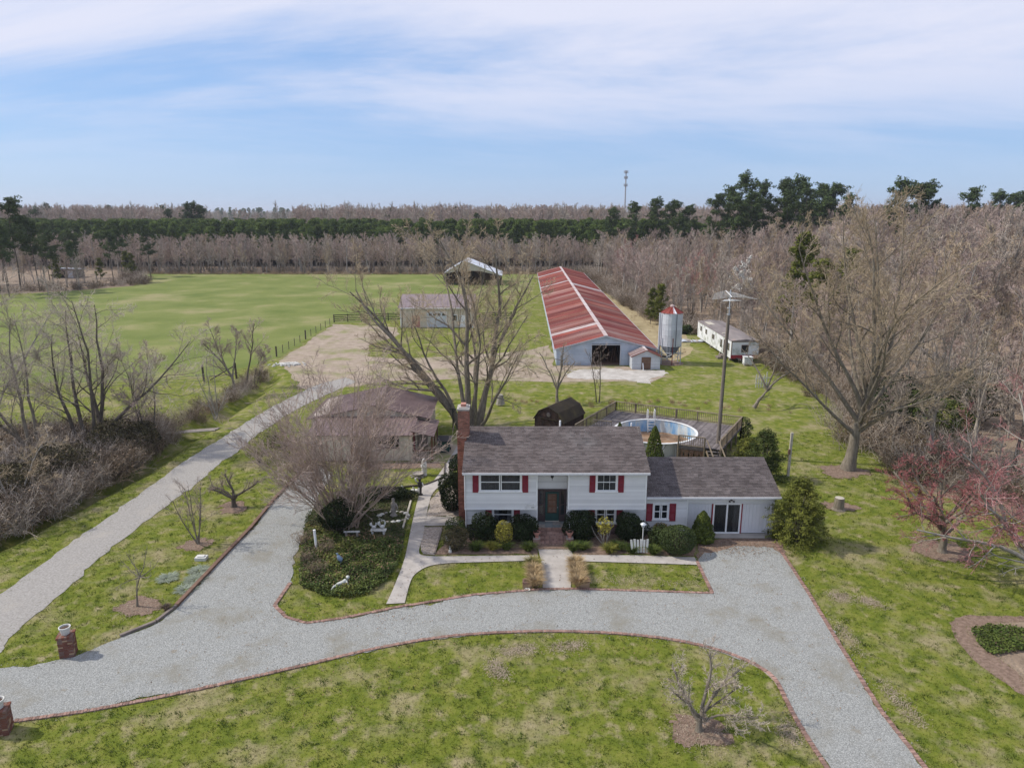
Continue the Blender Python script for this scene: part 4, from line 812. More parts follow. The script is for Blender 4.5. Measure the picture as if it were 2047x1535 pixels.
lt = thing('utility_shed', (17.4, 91.5, 0), 'small grey metal shed with red striped roof against the barn front', 'shed')
LX0, LX1, LY0, LY1 = 15.55, 19.15, 89.9, 92.5
lw = MB().prism([(LX0, 0), (LX1, 0), (LX1, 1.75), ((LX0+LX1)/2, 2.45), (LX0, 1.75)], LY0, LY1)
for i in range(9): z = 0.02+i*0.195; lw.box(LX0-0.02, LX1+0.02, LY0-0.03, LY0, z, z+0.18, rs.uniform(0, 1))
lw.build('wall', M['galv'], lt)
xm = (LX0+LX1)/2
metal_roof([(LX0-0.2, LY1, 1.70), (LX0-0.2, LY0-0.2, 1.70), (xm, LY0-0.2, 2.55), (xm, LY1, 2.55)], lt, 'barn_roof', 0.5, 'roof_slope'); metal_roof([(LX1+0.2, LY0-0.2, 1.70), (LX1+0.2, LY1, 1.70), (xm, LY1, 2.55), (xm, LY0-0.2, 2.55)], lt, 'barn_roof', 0.5, 'roof_slope')
s = MB()
for i in range(5): y = LY0+0.05+i*0.55; s.beam((LX0-0.22, y, 1.76), (xm, y, 2.61), 0.2, 0.03)
s.build('pale_stripe', M['barn_roof_pale'], lt)
MB().beam((xm, LY0-0.22, 2.58), (xm, LY1, 2.58), 0.3, 0.04).build('ridge_cap', M['barn_roof_pale'], lt)
dd = MB().box(16.75, 17.95, LY0-0.08, LY0-0.035, 0.05, 1.65)
for z in (0.2, 0.85, 1.4): dd.box(16.75, 17.95, LY0-0.1, LY0-0.08, z, z+0.1)
dd.build('door', M['brown_wood'], lt); MB().beam((16.95, LY0-0.5, 0.02), (16.9, LY0-0.14, 0.9), 0.14, 0.04).build('leaning_board', M['trim'], lt)

# ------------------------------------------------------------------ feed silo
SX, SY = 21.3, 94.0
si = thing('feed_silo', (SX, SY, 0), 'galvanised feed silo with red cone roof on legs beside the barn', 'silo')
b = MB(); nseg = 24; rows = np.linspace(2.45, 6.9, 7)
for i in range(6):
    for k in range(nseg):
        t0, t1 = 2*math.pi*k/nseg, 2*math.pi*(k+1)/nseg; r = 1.42+(0.0 if i % 2 else 0.012); tt = rs.uniform(0, 1) if k % 3 == 0 else tt
        b.quad((SX+r*math.cos(t0), SY+r*math.sin(t0), rows[i]), (SX+r*math.cos(t1), SY+r*math.sin(t1), rows[i]), (SX+r*math.cos(t1), SY+r*math.sin(t1), rows[i+1]), (SX+r*math.cos(t0), SY+r*math.sin(t0), rows[i+1]), tt)
b.build('bin_wall', M['galv'], si)
for z in rows[1:-1]: MB().lathe([(1.425, z-0.03), (1.45, z-0.02), (1.45, z+0.02), (1.425, z+0.03)], (SX, SY, 0), 24).build('hoop', M['galv'], si)
r = MB(); n = 12
for k in range(n):
    t0, t1 = 2*math.pi*k/n, 2*math.pi*(k+1)/n
    r.add([(SX+1.52*math.cos(t0), SY+1.52*math.sin(t0), 6.86), (SX+1.52*math.cos(t1), SY+1.52*math.sin(t1), 6.86), (SX+0.28*math.cos(t1), SY+0.28*math.sin(t1), 7.62), (SX+0.28*math.cos(t0), SY+0.28*math.sin(t0), 7.62)], [(0,1,2,3)], rs.uniform(0, 1))
    r.beam((SX+1.52*math.cos(t0), SY+1.52*math.sin(t0), 6.88), (SX+0.28*math.cos(t0), SY+0.28*math.sin(t0), 7.64), 0.06, 0.05)
r.build('cone_roof', M['rust'], si)
t0 = -math.pi/2+0.05
MB().slab([(SX+1.54*math.cos(t0-.12), SY+1.54*math.sin(t0-.12), 6.90), (SX+1.54*math.cos(t0+.16), SY+1.54*math.sin(t0+.16), 6.90), (SX+0.28*math.cos(t0+.16), SY+0.28*math.sin(t0+.16), 7.66), (SX+0.28*math.cos(t0-.12), SY+0.28*math.sin(t0-.12), 7.66)], 0.02).build('bare_roof_patch', M['white_roof'], si)
MB().lathe([(0.30, 7.60), (0.30, 7.78), (0.18, 7.88), (0, 7.92)], (SX, SY, 0), 12).build('cap', M['barn_roof_pale'], si)
MB().lathe([(0.25, 0.75), (0.28, 0.95), (1.42, 2.45)], (SX, SY, 0), 24).build('hopper', M['galv_dark'], si, smooth=True)
for k in range(6):
    t = 2*math.pi*(k+0.5)/6; x, y = SX+1.46*math.cos(t), SY+1.46*math.sin(t)
    MB().tube([(x, y, 0), (x, y, 3.6)], 0.055, 6).build('leg', M['rust'] if k in (2, 4) else M['galv'], si)
    x2, y2 = SX+1.46*math.cos(t+math.pi/3), SY+1.46*math.sin(t+math.pi/3)
    MB().tube([(x, y, 0.6), (x2, y2, 1.5)], 0.03, 5).tube([(x, y, 1.6), (x2, y2, 1.6)], 0.03, 5).build('brace', M['galv'], si)
la = MB(); tl = -math.pi/2-0.35; c_, s_ = math.cos(tl), math.sin(tl); px_, py_ = -s_, c_
for sgn in (-1, 1): la.tube([(SX+1.55*c_+px_*0.2*sgn, SY+1.55*s_+py_*0.2*sgn, 0.9), (SX+1.55*c_+px_*0.2*sgn, SY+1.55*s_+py_*0.2*sgn, 6.9)], 0.025, 5)
for i in range(20): z = 1.0+i*0.3; la.tube([(SX+1.55*c_-px_*0.2, SY+1.55*s_-py_*0.2, z), (SX+1.55*c_+px_*0.2, SY+1.55*s_+py_*0.2, z)], 0.018, 5)
la.build('ladder', M['galv'], si)
MB().tube([(SX-1.62, SY-0.3, 0.1), (SX-1.62, SY-0.3, 6.85)], 0.13, 8).build('filler_pipe', M['galv'], si)
MB().tube([(SX+0.35, SY-1.5, 2.5), (SX+0.35, SY-1.5, 6.8)], 0.05, 6).build('sight_pipe', M['galv_dark'], si)
MB().tube([(SX, SY, 0.8), (SX-1.4, SY-0.7, 1.1), (SX-2.2, SY-1.2, 1.3)], 0.12, 8).build('auger_tube', M['stone_dark'], si)
sheet('silo_pad', [(SX+1.9*math.cos(t), SY+1.9*math.sin(t)) for t in np.linspace(0, 6.28, 16)[:-1]], 0.02, M['mulch'])

# ------------------------------------------------------------------ mobile home
TX0, TX1, TY0, TY1 = 29.6, 33.3, 94.2, 112.0; TZ0, TZ1 = 0.55, 3.0
tr = thing('mobile_home', (31.4, 100, 0), 'derelict white mobile home with worn brown roof and red banded end', 'trailer')
MB().box(TX0, TX1, TY0, TY1, TZ0, TZ1).build('body', M['trailer'], tr)
MB().box(TX0-0.03, TX1+0.03, TY0-0.03, TY0+0.02, TZ0, TZ0+0.5).build('red_band', M['band'], tr)
MB().box(TX0-0.02, TX0+0.08, TY0-0.035, TY0+0.03, TZ0+0.52, TZ1).box(TX0, TX1, TY0-0.035, TY0+0.02, TZ1-0.16, TZ1-0.04).build('end_trim', M['brown_wood'], tr)
MB().slab([(TX0-0.1, TY0-0.12, TZ1+0.02), (TX1+0.1, TY0-0.12, TZ1+0.02), (TX1+0.1, TY1+0.1, TZ1+0.02), (TX0-0.1, TY1+0.1, TZ1+0.02)], 0.06).prism([(TX0-0.05, TZ1+0.02), (TX1+0.05, TZ1+0.02), ((TX0+TX1)/2, TZ1+0.22)], TY0-0.08, TY1).build('roof', M['trailer_roof'], tr)
for a in ((0.3, 3.2, 0.35), (0.5, 11.0, 2.4)): MB().box(TX0+a[0], TX0+a[0]+0.9, TY0+a[1]+2, TY0+a[1]+2+a[2]*1.2, TZ1+0.1, TZ1+0.17).build('roof_patch', M['board_pale'], tr)
for y0, wv, z0, z1, m2 in ((0.8, 1.2, 1.5, 2.5, 'glass'), (4.2, 0.9, 1.3, 2.4, 'glass'), (8.2, 1.1, 1.7, 2.4, 'glass'), (12.2, 0.9, 1.8, 2.5, 'glass'), (15.2, 0.9, 1.8, 2.5, 'glass')):
    f_ = MB().box(TX0-0.04, TX0-0.002, TY0+y0-0.06, TY0+y0+wv+0.06, z0-0.06, z1+0.06).build('window', M['gutter'], tr)
    MB().box(TX0-0.052, TX0-0.041, TY0+y0, TY0+y0+wv/2-0.03, z0, z1).build('pane', M[m2], f_); MB().box(TX0-0.052, TX0-0.041, TY0+y0+wv/2+0.03, TY0+y0+wv, z0, z1).build('pane', M[m2], f_)
MB().box(TX0-0.05, TX0-0.002, TY0+2.7, TY0+3.5, 0.7, 2.6).build('door', M['frame_brown'], tr)
f_ = MB().box(TX0+1.35, TX0+2.3, TY0-0.05, TY0-0.004, 1.45, 2.45).build('window', M['brown_wood'], tr); MB().box(TX0+1.43, TX0+2.22, TY0-0.06, TY0-0.051, 1.53, 2.37).build('pane', M['glass'], f_)
for y in (1.5, 6, 11, 16): MB().box(TX0+0.3, TX0+0.7, TY0+y, TY0+y+0.4, 0, TZ0).box(TX1-0.7, TX1-0.3, TY0+y, TY0+y+0.4, 0, TZ0).build('block_pier', M['stone_grey'], tr)
MB().beam((TX0+0.7, TY0, 0.6), (31.45, TY0-1.3, 0.5), 0.1, 0.15).beam((TX1-0.7, TY0, 0.6), (31.45, TY0-1.3, 0.5), 0.1, 0.15).build('hitch', M['iron'], tr)
MB().box(TX0-1.0, TX0-0.1, TY0+2.5, TY0+3.7, 0.0, 0.28).box(TX0-0.6, TX0-0.1, TY0+2.5, TY0+3.7, 0.28, 0.5).build('doorstep', M['old_wood'], tr)
ac = thing('gas_tank_cabinet', (31.3, 92.4, 0), 'battered white metal cabinet at the mobile home hitch', 'cabinet')
MB().box(30.8, 31.9, 92.1, 92.9, 0.2, 1.15).box(30.75, 31.95, 92.05, 92.95, 1.15, 1.2).build('case', M['trailer'], ac)
for x in (30.9, 31.4): MB().box(x, x+0.4, 92.07, 92.1, 0.3, 1.0).build('door', M['gutter'], ac)
MB().box(30.85, 31.0, 92.15, 92.8, 0, 0.2).box(31.7, 31.85, 92.15, 92.8, 0, 0.2).build('foot', M['stone_grey'], ac)
for k, (dx, dy, a, c) in enumerate(((0, 0, 0.1, 'galv'), (0.9, 0.4, -0.3, 'stone_grey'), (1.9, -0.1, 0.25, 'galv'))):
    c0 = G(1372, 684); o = thing('scrap_sheet', (c0[0]+dx, c0[1]+dy, 0), ['bent grey roofing sheet lying beside the silo path', 'weathered dull sheet between two scrap roofing sheets', 'grey sheet of scrap lying nearest the mobile home'][k], 'scrap', 'scrap sheets on the ground')
    b = MB()
    for i in range(6): x = c0[0]+dx-0.9+i*0.3; b.slab([(x, c0[1]+dy-0.6+a*i*0.2, 0.15+0.1*math.sin(i+k)), (x+0.3, c0[1]+dy-0.6+a*(i+1)*0.2, 0.15+0.1*math.sin(i+1+k)), (x+0.3, c0[1]+dy+0.6+a*(i+1)*0.2, 0.3+0.1*math.sin(i+1+k)), (x, c0[1]+dy+0.6+a*i*0.2, 0.3+0.1*math.sin(i+k))], 0.02)
    b.build('sheet', M[c], o)
    MB().box(c0[0]+dx-0.7, c0[0]+dx+0.7, c0[1]+dy-0.4, c0[1]+dy-0.2, 0, 0.16).build('timber', M['old_wood'], o)

# ------------------------------------------------------------------ stable behind the multi-stem tree
sb = thing('stable', (-13.2, 128, 0), 'beige stable with a purple brown roof between two black fences', 'outbuilding')
X0, X1, Y0, Y1 = -19.6, -6.9, 124.0, 134.0
MB().box(X0, X1, Y0, Y1, 0, 3.5).build('wall', M['cottage_wall'], sb)
w = MB(); vboards(w, X0, X1, Y0-0.04, 0.1, 3.5, 0.35); w.build('board_siding', M['cottage_wall'], sb, kind='stuff')
metal_roof([(X0-0.3, Y0-0.4, 3.5), (X1+0.3, Y0-0.4, 3.5), (X1+0.3, 129, 5.35), (X0-0.3, 129, 5.35)], sb, 'stable_roof', 0.6, 'roof_slope'); metal_roof([(X1+0.3, Y1+0.4, 3.5), (X0-0.3, Y1+0.4, 3.5), (X0-0.3, 129, 5.35), (X1+0.3, 129, 5.35)], sb, 'stable_roof', 0.6, 'roof_slope')
for x in (X0, X1): MB().poly([(x, Y0, 3.5), (x, Y1, 3.5), (x, 129, 5.3)]).build('gable', M['cottage_wall'], sb)
MB().box(X0, X1, Y0-0.46, Y0-0.38, 3.36, 3.52).box(X0-0.06, X0+0.1, Y0-0.07, Y0, 0, 3.5).box(X1-0.1, X1+0.06, Y0-0.07, Y0, 0, 3.5).build('trim', M['trim'], sb)
gd = MB()
for i in range(4): gd.box(-14.8, -11.6, Y0-0.09, Y0-0.045, 0.1+i*0.65, 0.1+i*0.65+0.62, rs.uniform(0, 1))
gd = gd.build('garage_door', M['galv'], sb)
for i in range(4): MB().box(-14.6+i*0.78, -14.1+i*0.78, Y0-0.11, Y0-0.092, 2.15, 2.5).build('pane', M['glass'], gd)
MB().box(-15.0, -14.8, Y0-0.08, Y0, 0, 2.85).box(-11.6, -11.4, Y0-0.08, Y0, 0, 2.85).box(-14.8, -11.6, Y0-0.08, Y0, 2.7, 2.85).build('door_casing', M['gutter'], sb)
MB().box(-9.2, -8.2, Y0-0.09, Y0-0.045, 0.1, 2.2).build('door', M['trim'], sb)
f_ = MB().box(-10.6, -9.6, Y0-0.09, Y0-0.045, 1.1, 2.3).build('window', M['trim'], sb); MB().box(-10.5, -9.7, Y0-0.1, Y0-0.091, 1.2, 2.2).build('pane', M['glass'], f_)
MB().box(-17.6, -16.2, Y0-0.09, Y0-0.045, 0.1, 2.1).build('stall_door', M['terracotta'], sb)

# ------------------------------------------------------------------ open pole shed at the field's end
ps = thing('pole_shed', (-11, 198, 0), 'open fronted pole shed with a white metal roof by the far trees', 'shed')
X0, XP, X1, X2, Y0, Y1 = -18.3, -13.0, -8.2, -3.0, 197.5, 212.0
metal_roof([(X0-0.4, Y0-0.3, 3.35), (X0-0.4, Y1, 3.35), (XP, Y1, 6.7), (XP, Y0-0.3, 6.7)], ps, 'white_roof', 1.0, 'roof_slope'); metal_roof([(X2+0.3, Y1, 2.6), (X2+0.3, Y0-0.3, 2.6), (XP, Y0-0.3, 6.7), (XP, Y1, 6.7)], ps, 'white_roof', 1.0, 'roof_slope')
g = MB(); g.poly([(X0, Y0, 3.2), (XP-1.5, Y0, 3.95), (X1-1, Y0, 3.95), (X2, Y0, 2.5), (X2, Y0, 2.7), (XP, Y0, 6.6), (X0, Y0, 3.5)]); g.build('gable_board', M['cottage_wall'], ps)
for x in (X0+0.1, -14.7, -11.4, X1, X2-0.2):
    for y in (Y0+0.1, 204.5, Y1-0.2): MB().box(x-0.12, x+0.12, y-0.12, y+0.12, 0, 2.6 if x > X1 else 3.5).build('post', M['post'], ps)
MB().box(X0, X2, Y1-0.15, Y1-0.05, 0, 2.6).box(X0, X0+0.1, Y0, Y1, 0, 3.2).build('rear_wall', M['brown_wood'], ps)
for k in range(6): x = -17.2+k*1.75; hb = thing('hay_bale', (x, 201+0.4*(k % 2), 0), 'round brown hay bale stored inside the open pole shed', 'hay bale', 'hay bales in the pole shed'); MB().tube([(x, 200.3, 0.75), (x, 200.5, 0.78), (x, 201.5, 0.78), (x, 201.7, 0.75)], [0.65, 0.76, 0.76, 0.65], 14).build('bale', M['hay'], hb)

# ------------------------------------------------------------------ small shack at the far left
c = G(130, 556); sk = thing('old_shack', (*c, 0), 'small grey lean-to shack under the dark pines beyond the pasture', 'shed')
MB().box(c[0]-3.2, c[0]+3.2, c[1], c[1]+5, 0, 2.6).build('wall', M['old_wood'], sk); MB().slab([(c[0]-3.6, c[1]-0.5, 3.1), (c[0]+3.6, c[1]-0.5, 2.8), (c[0]+3.6, c[1]+5.4, 2.5), (c[0]-3.6, c[1]+5.4, 2.8)], 0.12).build('roof', M['galv'], sk)
MB().box(c[0]-2.8, c[0]+0.2, c[1]-0.05, c[1]-0.01, 0.1, 2.2).build('painted_dark_opening', M['dark'], sk); MB().box(c[0]+1.0, c[0]+2.6, c[1]-0.08, c[1]-0.01, 0.1, 2.3).build('door', M['galv'], sk)  # no hole is cut: a near-black slab paints the shade inside the opening
# ------------------------------------------------------------------ pool
PC = np.array((12.6, 59.7)); PR = 3.55; PZ = 1.2
pool = thing('swimming_pool', (PC[0], PC[1], 0), 'round above ground pool, drained, with blue liner and leaf litter', 'pool')
n = 40; b = MB(); li = MB()
for k in range(n):
    t0, t1 = 2*math.pi*k/n, 2*math.pi*(k+1)/n; tm = (t0+t1)/2
    for rr, z0, z1, mb in ((PR, 0, PZ, b),):
        mb.quad((PC[0]+rr*math.cos(t0), PC[1]+rr*math.sin(t0), z0), (PC[0]+rr*math.cos(t1), PC[1]+rr*math.sin(t1), z0), (PC[0]+rr*math.cos(t1), PC[1]+rr*math.sin(t1), z1), (PC[0]+rr*math.cos(t0), PC[1]+rr*math.sin(t0), z1), rs.uniform(0, 1))
    r2 = PR-0.06; li.quad((PC[0]+r2*math.cos(t1), PC[1]+r2*math.sin(t1), 0.04), (PC[0]+r2*math.cos(t0), PC[1]+r2*math.sin(t0), 0.04), (PC[0]+r2*math.cos(t0), PC[1]+r2*math.sin(t0), PZ), (PC[0]+r2*math.cos(t1), PC[1]+r2*math.sin(t1), PZ))
b.build('outer_wall', M['pool_wall'], pool); li.build('liner', M['liner'], pool)
for k in range(20):
    t = 2*math.pi*k/20; MB().obox((PC[0]+(PR+0.03)*math.cos(t), PC[1]+(PR+0.03)*math.sin(t)), (math.cos(t), math.sin(t)), (-math.sin(t), math.cos(t)), 0.06, 0.14, 0, PZ).build('upright', M['gutter'], pool)
MB().lathe([(PR-0.10, PZ-0.02), (PR+0.12, PZ-0.02), (PR+0.12, PZ+0.03), (PR-0.10, PZ+0.03), (PR-0.10, PZ-0.02)], (PC[0], PC[1], 0), 40).build('rim', M['white_iron'], pool)
MB().lathe([(0, 0.05), (PR-0.08, 0.06)], (PC[0], PC[1], 0), 32).build('leaf_covered_floor', M['pool_floor'], pool)
lx, ly = PC[0]+0.30, PC[1]+PR-0.05
pl = thing('pool_ladder', (lx, ly, 0.1), 'white ladder hooked over the far rim of the drained pool', 'ladder')
for x in (lx-0.32, lx+0.32): MB().tube([(x, ly-0.35, 0.08), (x, ly-0.2, 1.2), (x, ly-0.12, 2.05), (x, ly+0.15, 2.15), (x, ly+0.35, 1.95), (x, ly+0.38, 1.25)], 0.04, 6).build('rail', M['white_iron'], pl)
for i in range(4): MB().box(lx-0.32, lx+0.32, ly-0.40+0.04*i, ly-0.26+0.04*i, 0.3+i*0.27, 0.35+i*0.27).build('tread', M['white_iron'], pl)

# ------------------------------------------------------------------ deck
dk = thing('pool_deck', (14.5, 62.0, 0), 'grey weathered timber deck with slatted railings round the pool', 'deck')
A = np.array(G(1150, 868, 1.2)); A2 = np.array(G(1232, 872, 1.2)); Bc = np.array(G(1231, 820, 1.2)); Cc = np.array(G(1482, 852, 1.2)); Dc = np.array(G(1441, 899, 1.2)); Ec = np.array(G(1356, 890, 1.2))
dpoly = np.array([A, A2, PC+np.array((-2.2, -1.5)), PC, PC+np.array((1.0, -2.2)), Ec, Dc, Cc, Bc])
u = (Dc-Cc)/np.linalg.norm(Dc-Cc); v_ = np.array((-u[1], u[0])); 
proj = (dpoly-PC)@v_; lo, hi = proj.min(), proj.max(); pk = MB(); d = lo
uu = np.arange(-16, 16, 0.04)
while d < hi:
    line = PC+v_*(d+0.07)+uu[:, None]*u; ins = inside(line, dpoly) & (np.linalg.norm(line-PC, axis=1) > PR+0.10)
    e = np.flatnonzero(np.diff(np.concatenate([[0], ins.astype(int), [0]])))
    for a, b_ in zip(e[::2], e[1::2]):
        if b_-a > 3:
            x = a
            while x < b_-1:
                y = min(b_, x+rs.randint(70, 110)); c0 = line[x]; c1 = line[y-1]; cc = (c0+c1)/2
                pk.obox(cc, u, v_, np.linalg.norm(c1-c0)-0.004, 0.132, 1.16, 1.2+rs.uniform(-0.004, 0.004), rs.uniform(0, 1)); x = y
    d += 0.14
pk.build('planks', M['deck'], dk, kind='stuff')
def edge_line(p, q, z0, z1, w, m, name): MB().beam((*p, (z0+z1)/2), (*q, (z0+z1)/2), w, z1-z0).build(name, M[m], dk)
runs = [(A, Bc), (Bc, Cc), (Cc, Dc), (Ec, np.array(G(1408, 896, 1.2)))]
bal = MB().box(-0.02, 0.02, -0.02, 0.02, 0, 0.84); balme = None
for p, q in runs:
    L = np.linalg.norm(q-p); d = (q-p)/L
    edge_line(p, q, 2.06, 2.12, 0.14, 'rail', 'top_rail'); edge_line(p, q, 1.24, 1.31, 0.05, 'rail', 'bottom_rail'); edge_line(p, q, 0.95, 1.17, 0.05, 'deck', 'joist')
    n = max(1, round(L/2.0))
    for i in range(n+1):
        c = p+d*L*i/n; MB().box(c[0]-0.06, c[0]+0.06, c[1]-0.06, c[1]+0.06, 0, 2.07).build('post', M['rail'], dk)
    nb_ = int(L/0.17)
    for i in range(1, nb_):
        c = p+d*L*i/nb_
        if balme is None: balme = bal.build('baluster', M['rail'], dk, local=True); o = balme
        else: o = link('baluster', balme.data, dk)
        o.location = (c[0]-14.5, c[1]-62.0, 1.25); o.rotation_euler = (0, 0, math.atan2(d[1], d[0]))
ir0, ir1 = np.array(G(1185, 858, 1.2)), np.array(G(1222, 862, 1.2))
edge_line(ir0, ir1, 2.06, 2.12, 0.12, 'rail', 'top_rail')
for i in range(12): c = ir0+(ir1-ir0)*i/11; o = link('baluster', balme.data, dk); o.location = (c[0]-14.5, c[1]-62.0, 1.25)
for i in range(5):   # lattice under the front edge
    p = Ec+(np.array(G(1408, 896, 1.2))-Ec)*i/5; q = Ec+(np.array(G(1408, 896, 1.2))-Ec)*(i+1)/5
    l_ = MB()
    for k in range(5): t = k/5; l_.beam((*(p+(q-p)*t), 0.05), (*(p+(q-p)*min(1, t+0.6)), 0.95), 0.02, 0.04); l_.beam((*(p+(q-p)*t), 0.95), (*(p+(q-p)*min(1, t+0.6)), 0.05), 0.02, 0.04)
    l_.build('lattice_panel', M['brown_wood'], dk)
s0 = np.array(G(1412, 897, 1.2)); s1 = np.array(G(1436, 899, 1.2)); dn = np.array((0.15, -1.0)); dn /= np.linalg.norm(dn); ax = (s1-s0)/np.linalg.norm(s1-s0); wd = np.linalg.norm(s1-s0)
for i in range(5): c = (s0+s1)/2+dn*(0.15+i*0.27); MB().obox(c, ax, dn, wd, 0.28, 1.0-i*0.2, 1.05-i*0.2).build('stair_tread', M['deck'], dk)
for e in (s0, s1): MB().beam((*e, 1.95), (*(e+dn*1.35), 1.0), 0.09, 0.05).beam((*(e+dn*1.35), 0.0), (*(e+dn*1.35+np.array((0.001, 0))), 1.05), 0.09, 0.09).beam((*e, 1.0), (*(e+dn*1.3), 0.05), 0.05, 0.2).build('stair_rail', M['rail'], dk)

# ------------------------------------------------------------------ antenna pole, meter post, clothes-line post
px_, py_ = G(1433, 913); po = thing('antenna_pole', (px_, py_, 0), 'tall grey timber pole carrying a wide television antenna by the pool', 'pole')
lean = 0.12
pts = [(px_+lean*t, py_, 12.7*t) for t in np.linspace(0, 1, 8)]; MB().tube(pts, list(np.linspace(0.17, 0.12, 8)), 12).build('shaft', M['pole'], po)
hx = px_+lean; MB().tube([(hx, py_-0.1, 11.9), (hx, py_-0.1, 13.95)], 0.045, 8).build('mast', M['galv'], po)
MB().tube([(hx-0.2, py_-1.2, 13.50), (hx+0.1, py_+1.5, 13.70)], 0.03, 6).build('boom', M['white_iron'], po)
for i in range(6):
    t = i/5; y = py_-1.1+2.4*t; L = 1.75-0.85*t; z = 13.52+0.17*t
    MB().tube([(hx-L, y-0.15, z-0.18), (hx, y, z), (hx+L, y-0.15, z-0.16)], 0.016, 5).build('antenna_rod', M['white_iron'], po)
for i in range(5): y = py_-0.6+0.2*i; MB().tube([(hx-0.75+0.1*i, y, 13.12), (hx+0.75-0.1*i, y, 13.15)], 0.018, 5).build('antenna_rod', M['white_iron'], po)
MB().tube([(hx-0.2, py_-0.8, 13.13), (hx+0.1, py_+0.6, 13.14)], 0.025, 6).build('lower_boom', M['white_iron'], po)
for z in (12.0, 12.5): MB().lathe([(0.13, z-0.03), (0.15, z-0.03), (0.15, z+0.03), (0.13, z+0.03)], (hx, py_, 0), 10).build('mast_clamp', M['galv'], po)
for i in range(6): z = 2.0+i*1.6; MB().tube([(px_+0.1+lean*z/13.4, py_-0.12, z), (px_+0.1+lean*z/13.4, py_-0.12, z+1.5)], 0.025, 5).build('cable', M['iron'], po)
c = G(1575, 952); mp_ = thing('meter_post', (*c, 0), 'lone wooden post with a small meter box behind the garage wing', 'post')
MB().box(c[0]-0.09, c[0]+0.09, c[1]-0.07, c[1]+0.07, 0, 3.55).build('timber', M['board_pale'], mp_); MB().box(c[0]-0.22, c[0]-0.06, c[1]-0.2, c[1]-0.07, 1.85, 2.25).tube([(c[0]-0.14, c[1]-0.12, 0.1), (c[0]-0.14, c[1]-0.12, 1.85)], 0.02, 5).build('meter_box', M['brown_wood'], mp_)
c = G(906, 861); cp = thing('clothesline_post', (*c, 0), 'dark T shaped post standing on the grass behind the chimney', 'post')
MB().tube([(c[0], c[1], 0), (c[0], c[1], 2.15)], 0.06, 8).build('upright', M['iron'], cp); MB().beam((c[0]-0.32, c[1], 2.1), (c[0]+0.32, c[1], 2.1), 0.07, 0.07).beam((c[0]-0.02, c[1], 1.75), (c[0]+0.25, c[1], 2.08), 0.05, 0.05).build('crossarm', M['iron'], cp)
c = G(633, 1098); wp = thing('white_post', (*c, 0), 'white plastic pipe post in the brush beside the side drive', 'post')
MB().tube([(c[0], c[1], 0), (c[0]-0.06, c[1], 1.25)], 0.075, 10).build('pipe', M['trim'], wp); MB().lathe([(0.085, 0), (0.085, 0.05), (0, 0.07)], (c[0]-0.06, c[1], 1.24), 10).build('cap', M['trim'], wp)

# ------------------------------------------------------------------ fences
def plank_fence(p, q, label, rails=4, h=1.35, m='black_fence', gap=2.4):
    p = np.array(p); q = np.array(q); L = np.linalg.norm(q-p); d = (q-p)/L; o = thing('plank_fence', (*p, 0), label, 'fence'); n = round(L/gap)
    for i in range(n+1): c = p+d*L*i/n; MB().obox(c, d, (-d[1], d[0]), 0.14, 0.14, 0, h+0.1).build('post', M[m], o)
    for i in range(n):
        a, b_ = p+d*L*i/n, p+d*L*(i+1)/n; nn = np.array((d[1], -d[0]))*0.09
        for k in range(rails): z = 0.28+(h-0.33)*k/(rails-1); MB().beam((*(a+nn), z), (*(b_+nn), z), 0.03, 0.15).build('rail', M[m], o)
    return o
plank_fence(G(668, 644), G(803, 640), 'black plank fence running from the pasture corner to the stable')
plank_fence(G(958, 640), G(1022, 638), 'black plank fence between the stable and the long barn')
wf = thing('wire_fence', (*G(553, 712), 0), 'wire fence on thin posts between the pasture and the barn yard', 'fence')
wp_ = [np.array(G(553, 713)), np.array(G(600, 685)), np.array(G(668, 645))]; pp, _ = along(wp_, 2.6); prev = None
for i, c in enumerate(pp):
    r = 0.11 if i in (0, 5, len(pp)-1) else 0.045; MB().tube([(*c, 0), (*c, 1.5 if r > 0.1 else 1.2)], r, 6).build('post', M['post'], wf)
    if prev is not None:
        for z in (0.35, 0.7, 1.05): MB().tube([(*prev, z), (*c, z)], 0.012, 4).build('wire', M['galv_dark'], wf)
    prev = c
ga = thing('field_gate', (*G(440, 760), 0), 'old wooden field gate posts with a leaning brace by the ditch trees', 'gate')
for a in ((408, 762), (473, 757)): c = G(*a); MB().tube([(*c, 0), (c[0]-0.05, c[1], 2.0)], 0.13, 8).build('post', M['post'], ga)
a = G(473, 757); b_ = G(420, 762); MB().tube([(a[0], a[1], 1.7), (b_[0], b_[1], 0.15)], 0.07, 6).build('brace', M['post'], ga); MB().tube([(a[0], a[1], 0.6), (b_[0]-0.5, b_[1], 0.55)], 0.05, 6).build('rail', M['old_wood'], ga)
wf2 = thing('wire_fence', (*G(300, 770), 0), 'sagging wire fence crossing the pasture to the field gate', 'fence')
pp, _ = along([np.array(G(-60, 790)), np.array(G(408, 765))], 4.0); prev = None
for c in pp:
    MB().tube([(*c, 0), (*c, 1.1)], 0.05, 5).build('post', M['old_wood'], wf2)
    if prev is not None:
        for z in (0.3, 0.6, 0.9): MB().tube([(*prev, z), (*((prev+c)/2), z-0.05), (*c, z)], 0.014, 4).build('wire', M['galv_dark'], wf2)
    prev = c

